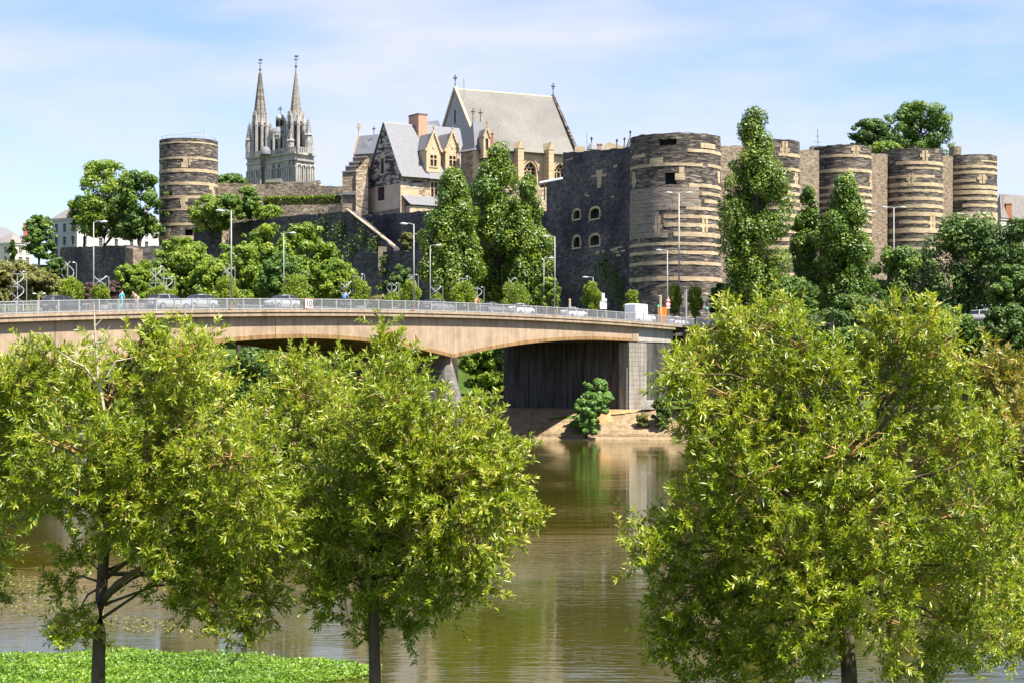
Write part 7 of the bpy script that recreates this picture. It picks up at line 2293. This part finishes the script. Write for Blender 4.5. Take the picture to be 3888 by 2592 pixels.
for x, n, shirt, tr, hair, pose, lab, fw in ((1308, -1.9, 'cloth_blue', 'cloth_navy', 'hair_dark', CYC, 'cyclist in a light blue shirt riding along the bridge footway', 1),
                                             (1806, -2.4, 'cloth_pink', 'cloth_beige', 'hair_red', CYC, 'cyclist in a coral pink top behind the railing', 1),
                                             (520, -2.0, 'cloth_beige', 'cloth_beige', 'hair_grey', LEAN, 'cyclist with a white cap leaning forward behind the railing at left', -1)):
    s = s_at(x, n); b0 = BP(s, n, -0.87)
    figure(lab, b0, e_b * fw, pose, shirt, tr, hair)
    bicycle({1308: 'bicycle ridden by the cyclist in light blue', 1806: 'bicycle ridden by the cyclist in coral pink', 520: 'bicycle under the leaning cyclist with the white cap'}[x], b0, e_b * fw)
s = s_at(462, -1.6); figure('pedestrian in an aqua blue outfit walking behind the railing at left', BP(s, -1.6, -0.87), e_b.copy(), WLK, 'cloth_aqua', 'cloth_aqua', 'hair_dark')

# ------------------------------------------------------------------ willows on the near bank
def willow(label, xt, d, trunk, blobs, limbs_extra=(), seed=1, dens=1.0, tr=.16, mat='willow_leaf', red=None, leaf=.138):
    """trunk: list of (x, y) photo points from below the frame upwards; blobs (x, y, r) are the crown's leafy masses"""
    rng = np.random.default_rng(seed); R = random.Random(seed)
    base = at(trunk[0][0], trunk[0][1], d); zb_ = ground_z(base.x, base.y) - .1
    t = thing('willow_tree', (base.x, base.y, zb_), label, 'tree')
    T = [V((base.x, base.y, zb_))] + [at(x, y, d) for (x, y) in trunk]
    mb = MB()
    nT = len(T)
    mb.tube(T, [tr * 1.3] + [tr * (1 - .7 * k / nT) for k in range(1, nT)], 12)
    tw = MB()
    BL = []
    for (x, y, r) in blobs:
        rm = 1.05 * r / F * d
        dz = R.uniform(-1.2, 1.2) * min(1, 1.6 - rm * .5) if len(BL) > 2 else R.uniform(-.5, .5)
        BL.append((at(x, y, d + dz), rm))
    Pn, Dn, Nn, Ln, Tn, Rd = [], [], [], [], [], []
    for bi, (c, rm) in enumerate(BL):
        # limb from the trunk to this mass
        hd = math.hypot(c.x - T[3].x, c.y - T[3].y)
        zs_ = max(T[2].z + R.uniform(.15, 1.1), min(T[-1].z - .1, c.z - hd * R.uniform(.35, .7)))
        s_ = T[-1].copy()
        for pa, pb_ in zip(T[2:-1], T[3:]):
            if pa.z <= zs_ <= pb_.z:
                s_ = pa.lerp(pb_, (zs_ - pa.z) / (pb_.z - pa.z)); break
        m1 = s_.lerp(c, .35) + Z * (.10 * (c - s_).length) + V((R.uniform(-.15, .15), R.uniform(-.15, .15), 0))
        m2 = s_.lerp(c, .7) + Z * (.10 * (c - s_).length) + V((R.uniform(-.15, .15), R.uniform(-.15, .15), 0))
        r0 = tr * (.15 + .12 * min(1.5, rm))
        mb.tube([s_, m1, m2, c], [r0, r0 * .75, r0 * .5, r0 * .3], 7)
        for _ in range(3 + int(rm * 6)):
            u_ = V(unit_rand(rng, 1)[0]); u_.z = abs(u_.z) * .7 + .1; u_.y = -abs(u_.y) if R.random() < .6 else u_.y
            s2 = m2.lerp(c, R.random()); e_ = c + u_ * rm * R.uniform(.7, 1.0)
            mm = s2.lerp(e_, .5) + V((R.uniform(-.12, .12), R.uniform(-.12, .12), R.uniform(-.02, .14))) * rm
            m3 = s2.lerp(e_, .8) + V((R.uniform(-.1, .1), R.uniform(-.1, .1), R.uniform(0, .12))) * rm
            tw.tube([s2, mm, m3, e_], [.02, .014, .010, .004], 4, cap=False)
        ncl = int(dens * (112 * rm * rm + 11))
        U = unit_rand(rng, ncl)
        U[:, 1] = np.where(rng.random(ncl) < .30, -np.abs(U[:, 1]), U[:, 1])
        rr = rm * (.40 + .60 * rng.random(ncl) ** .6)
        shoot = rng.random(ncl) < .24
        rr = np.where(shoot, rm * rng.uniform(.80, 1.12, ncl), rr)
        lobe = 1 + .22 * np.sin(U[:, 0] * 7 + bi) * np.sin(U[:, 2] * 6 + 2 * bi)
        tips = np.array(c)[None] + U * (rr * lobe)[:, None]
        for q in range(ncl):
            tip = tips[q]; u = U[q]
            ld = u * .75 + rng.normal(0, .35, 3) + np.array([0, 0, .42])
            ld /= np.linalg.norm(ld)
            tl = rng.uniform(.60, 1.0) if shoot[q] else rng.uniform(.32, .58)
            # some clusters hang
            droop = np.array([0, 0, -1.0]) * rng.uniform(.0, .5)
            st_ = tip - ld * tl * .5
            if rng.random() < .10:
                p0 = V(c).lerp(V(st_), .25 + .2 * rng.random())
                p1 = p0.lerp(V(st_), .55) + Z * rng.uniform(-.05, .12)
                tw.tube([p0, p1, V(st_)], [.016, .011, .007], 4, cap=False)
            e2 = st_ + ld * tl + droop * tl * .4
            if rng.random() < .3:
                tw.tube([V(st_), V(st_ + ld * tl * .55), V(e2)], [.007, .005, .002], 3, cap=False)
            nlv = rng.integers(42, 62) if shoot[q] else rng.integers(27, 44)
            k = rng.random(nlv) ** .8
            pos = st_ + ld * tl * k[:, None] + droop * tl * .4 * (k[:, None] ** 2)
            side = np.cross(np.tile(ld, (nlv, 1)), unit_rand(rng, nlv)); side /= (np.linalg.norm(side, axis=1, keepdims=True) + 1e-9)
            dr = ld * rng.uniform(.35, 1.0, (nlv, 1)) + side * rng.uniform(.5, 1.0, (nlv, 1)) + np.array([0, 0, 1.0]) * rng.uniform(-.35, .2, (nlv, 1))
            nm = np.cross(dr, side) * .3 + unit_rand(rng, nlv) * .5 + np.array([.35, -.45, .7])
            Pn.append(pos); Dn.append(dr); Nn.append(nm); Ln.append(leaf * rng.uniform(.55, 1.15, nlv))
            base_t = .42 + .10 * math.sin(bi * 1.7) + rng.normal(0, .07)
            Tn.append(base_t + rng.normal(0, .23, nlv))
    P = np.concatenate(Pn); D = np.concatenate(Dn); N = np.concatenate(Nn); L = np.concatenate(Ln); tint = np.concatenate(Tn)
    me = leaf_mesh('crown', P, D, N, L, L * .115, tint, mat, ORG[t], .35)
    q = link_mesh('crown', me, t); q['kind'] = 'stuff'
    for pts, r0 in limbs_extra:
        mb.tube([at(x, y, d + dz) for (x, y, dz) in pts], [r0 * (1 - .96 * k / (len(pts) - 1)) for k in range(len(pts))], 6)
    mb.build('trunk', 'bark', t, smooth=True)
    twg = tw.build('twigs', 'twig', t); twg['kind'] = 'stuff'
    return t, len(P)

DW = 30.0
w1, n1_ = willow('left willow tree with a bare dead leader sticking up from its crown', 380, DW,
    [(372, 2592), (378, 2400), (384, 2270), (396, 2080), (410, 1950), (418, 1780), (420, 1600), (422, 1450)],
    [(430, 1520, 200), (640, 1420, 190), (560, 1310, 75), (600, 1270, 38), (720, 1350, 110), (790, 1440, 90), (180, 1500, 190), (165, 1370, 85), (60, 1470, 120), (300, 1420, 60),
     (300, 1720, 210), (520, 1720, 260), (760, 1640, 220), (900, 1760, 210), (700, 1900, 260), (960, 1950, 190), (470, 1930, 160), (250, 1860, 105),
     (860, 2120, 200), (1010, 2120, 120), (1000, 2250, 95), (720, 2150, 180), (600, 2090, 80), (830, 2300, 120), (960, 2380, 50), (290, 2120, 60), (240, 2220, 55),
     (300, 2360, 75), (230, 2390, 45), (90, 1700, 150), (130, 1840, 110), (80, 1580, 110)],
    limbs_extra=[([(388, 2280, 0), (450, 2210, -.2), (540, 2150, -.4), (620, 2080, -.5), (700, 2000, -.5)], .075), ([(404, 2020, 0), (480, 1900, -.3), (560, 1780, -.5), (640, 1600, -.4)], .06),
                 ([(410, 1960, 0), (330, 1850, .2), (230, 1720, .3)], .05)], seed=21, tr=.135)
# the dead leader
dl = MB()
def wp(x, y, dz=0.0): return at(x, y, DW - .9 + dz)
dl.tube([wp(395, 1560), wp(372, 1430), wp(362, 1300), wp(358, 1200), wp(356, 1150)], [.035, .028, .02, .014, .005], 6)
dl.tube([wp(360, 1240), wp(378, 1222), wp(396, 1203)], [.012, .008, .003], 5)
dl.tube([wp(360, 1300), wp(395, 1272), wp(418, 1238)], [.012, .008, .003], 5)
dl.tube([wp(362, 1300), wp(385, 1298), wp(403, 1290)], [.010, .007, .003], 5)
dl.tube([wp(385, 1470), wp(320, 1390), wp(275, 1370), wp(218, 1328)], [.03, .02, .014, .004], 6)
dl.tube([wp(284, 1372), wp(284, 1340), wp(288, 1312)], [.010, .006, .003], 5)
dl.tube([wp(405, 1430), wp(440, 1370), wp(490, 1360), wp(520, 1352)], [.02, .014, .009, .004], 5)
dl.build('dead_branch', 'dead_wood', w1)
willow('willow at the left edge, its trunk outside the picture', -160, 31.5, [(-160, 2592), (-150, 2300), (-140, 2000), (-130, 1700)],
    [(-40, 1560, 150), (-60, 1720, 170), (-50, 1900, 130), (-20, 2060, 95), (-60, 2150, 70), (20, 1420, 60), (-30, 2240, 40)], seed=22, tr=.13)
willow('middle willow tree with a tall pointed top', 1420, DW,
    [(1424, 2592), (1420, 2400), (1416, 2260), (1430, 2080), (1448, 1900), (1458, 1700), (1462, 1500), (1466, 1350)],
    [(1466, 1268, 38), (1468, 1335, 62), (1478, 1420, 92), (1500, 1530, 150), (1590, 1580, 110), (1420, 1560, 110), (1420, 1680, 200), (1600, 1700, 210), (1750, 1690, 130), (1830, 1600, 80), (1830, 1720, 110),
     (1500, 1870, 250), (1720, 1880, 220), (1880, 1850, 110), (1900, 1960, 100), (1990, 1955, 42), (2035, 1945, 22), (1290, 1850, 170), (1620, 2070, 240), (1800, 2070, 150), (1420, 2070, 180), (1270, 2050, 150), (1180, 1950, 120),
     (1700, 2220, 130), (1560, 2270, 120), (1300, 2230, 130), (1440, 2290, 70), (1200, 2200, 90), (1420, 2390, 42), (1540, 2380, 45), (1820, 2180, 80), (1940, 1770, 55), (1960, 1690, 30)],
    limbs_extra=[([(1430, 2100, 0), (1500, 1980, -.4), (1620, 1880, -.6), (1740, 1800, -.6)], .05), ([(1424, 2270, 0), (1360, 2190, -.3), (1270, 2120, -.4)], .045)], seed=23, tr=.115)
willow('yellowish willow behind, between the left and middle willows', 1180, 34.5, [(1432, 2592), (1424, 2380), (1370, 2150), (1260, 1900), (1190, 1700), (1175, 1560)],
    [(1098, 1375, 62), (1180, 1420, 70), (1140, 1480, 110), (1260, 1440, 85), (1230, 1530, 130), (1020, 1560, 95), (980, 1640, 60), (1100, 1650, 150), (1270, 1660, 120), (1150, 1820, 150), (1060, 1800, 100), (1120, 2000, 120), (1330, 1560, 60)], seed=24, tr=.11)
willow('big spreading willow at the right', 3210, 28.5,
    [(3226, 2592), (3215, 2420), (3190, 2250), (3200, 2080), (3222, 1920), (3260, 1760), (3300, 1600)],
    [(2870, 1250, 120), (2790, 1190, 55), (2960, 1210, 80), (3020, 1320, 110), (2760, 1330, 120), (2620, 1370, 100), (2560, 1420, 60), (2830, 1420, 150), (2650, 1500, 110), (2990, 1470, 140), (3130, 1400, 110),
     (3440, 1240, 110), (3540, 1210, 70), (3340, 1220, 60), (3420, 1350, 130), (3560, 1330, 110), (3250, 1380, 90), (3300, 1520, 170), (3500, 1530, 150),
     (2800, 1620, 150), (2660, 1640, 90), (3000, 1650, 190), (3200, 1720, 190), (3450, 1750, 210), (3650, 1700, 170), (2850, 1830, 190), (2680, 1780, 100), (3060, 1900, 210), (3300, 1960, 200),
     (2640, 1960, 130), (2480, 2010, 85), (2440, 2090, 70), (2560, 2110, 130), (2760, 2060, 200), (2980, 2120, 210), (3500, 2000, 200), (3700, 1960, 180), (3280, 2190, 190), (3520, 2230, 190), (3720, 2200, 170),
     (2560, 2280, 120), (2720, 2280, 170), (2520, 2420, 90), (2660, 2460, 130), (2860, 2340, 170), (2840, 2500, 130), (3050, 2330, 160), (2990, 2520, 110), (3120, 2480, 80), (3380, 2400, 110), (3640, 2400, 130), (3560, 2500, 80), (3780, 2440, 90), (3420, 2540, 60)],
    limbs_extra=[([(3200, 2080, 0), (3080, 1950, -.4), (2950, 1850, -.6), (2820, 1760, -.5), (2700, 1640, -.3)], .055), ([(3222, 1920, 0), (3180, 1800, -.5), (3020, 1720, -.6), (2900, 1560, -.4)], .05),
                 ([(3230, 1900, 0), (3400, 1830, -.6), (3600, 1780, -.7), (3760, 1700, -.6)], .055), ([(3260, 1760, 0), (3360, 1600, -.4), (3420, 1500, -.4), (3460, 1380, -.2)], .05),
                 ([(3205, 2300, 0), (3100, 2230, -.5), (2960, 2190, -.7), (2800, 2120, -.7)], .05), ([(3190, 2250, .1), (3120, 2420, -.3), (3110, 2592, -.4)], .04)], seed=25, tr=.15)
willow('willow with reddish tips at the right edge', 3950, 30.5, [(3980, 2592), (3960, 2300), (3940, 2000), (3920, 1700), (3900, 1520)],
    [(3690, 1420, 75), (3790, 1400, 85), (3850, 1460, 95), (3730, 1520, 110), (3860, 1580, 100), (3800, 1660, 90), (3900, 1720, 100)], seed=26, tr=.13, mat='willow_leaf_red')
willow('green lower willow crown at the right edge', 3960, 31.5, [(3990, 2592), (3970, 2300), (3950, 2100)],
    [(3840, 1820, 120), (3860, 1980, 130), (3870, 2150, 120), (3830, 2290, 90), (3900, 2400, 90)], seed=27, tr=.11)

# ------------------------------------------------------------------ floating water plants
rng = np.random.default_rng(77)
def mat_patch(name, label, outline, n, leaf, mat, h, seed, cat='water plants'):
    """outline: photo points on the water; leaves spread inside"""
    rng = np.random.default_rng(seed)
    pts = []
    for (x, y) in outline:
        d = CAM_Z * F / (y - HOR); pts.append((gx(x, d), d))
    pts = np.array(pts)
    lo, hi = pts.min(0), pts.max(0)
    keep = []
    while sum(len(k) for k in keep) < n:
        q = lo + (hi - lo) * rng.random((n * 2, 2))
        ins = np.zeros(len(q), bool)
        j = len(pts) - 1
        for i in range(len(pts)):
            xi, yi = pts[i]; xj, yj = pts[j]
            ins ^= ((yi > q[:, 1]) != (yj > q[:, 1])) & (q[:, 0] < (xj - xi) * (q[:, 1] - yi) / (yj - yi + 1e-12) + xi)
            j = i
        if n > 5000:
            rag = np.sin(q[:, 0] * 2.1) * .12 + np.sin(q[:, 0] * 5.3 + 1) * .07 + rng.normal(0, .08, len(q))
            q = q + np.column_stack([np.zeros(len(q)), rag])
        keep.append(q[ins])
    q = np.concatenate(keep)[:n]
    hh = h * (.55 + .45 * np.sin(q[:, 0] * 1.9 + np.sin(q[:, 1] * 2.3)) * np.sin(q[:, 1] * 3.1))
    P = np.column_stack([q, .02 + np.abs(hh) * rng.random(n) ** .6])
    D = unit_rand(rng, n) * np.array([1, 1, .5]) + np.array([0, 0, .35]); N = unit_rand(rng, n) * .6 + np.array([0, -.2, 1])
    L = leaf * rng.uniform(.6, 1.3, n)
    me = leaf_mesh(name, P, D, N, L, L * .36, .5 + .16 * np.sin(q[:, 0] * .9 + np.sin(q[:, 1] * 1.3)) + rng.normal(0, .2, n), mat, (0, 0, 0), .2)
    o = link_mesh(name, me); tag(o, label, cat, kind='stuff')
mat_patch('water_plants', 'bright green floating water plant mat on the river at bottom left', [(-400, 2500), (-100, 2496), (200, 2492), (430, 2478), (700, 2486), (960, 2500), (1200, 2512), (1400, 2530), (1460, 2545), (1380, 2570), (1200, 2600), (900, 2640), (-400, 2640)], 52000, .078, 'water_plant', .22, 501)
mat_patch('floating_weed', 'thin brownish weed scum floating on the water at left', [(-200, 2180), (60, 2170), (160, 2200), (330, 2330), (600, 2350), (900, 2420), (500, 2400), (200, 2350), (-200, 2300)], 1500, .10, 'olive_leaf', .03, 502, 'weed')
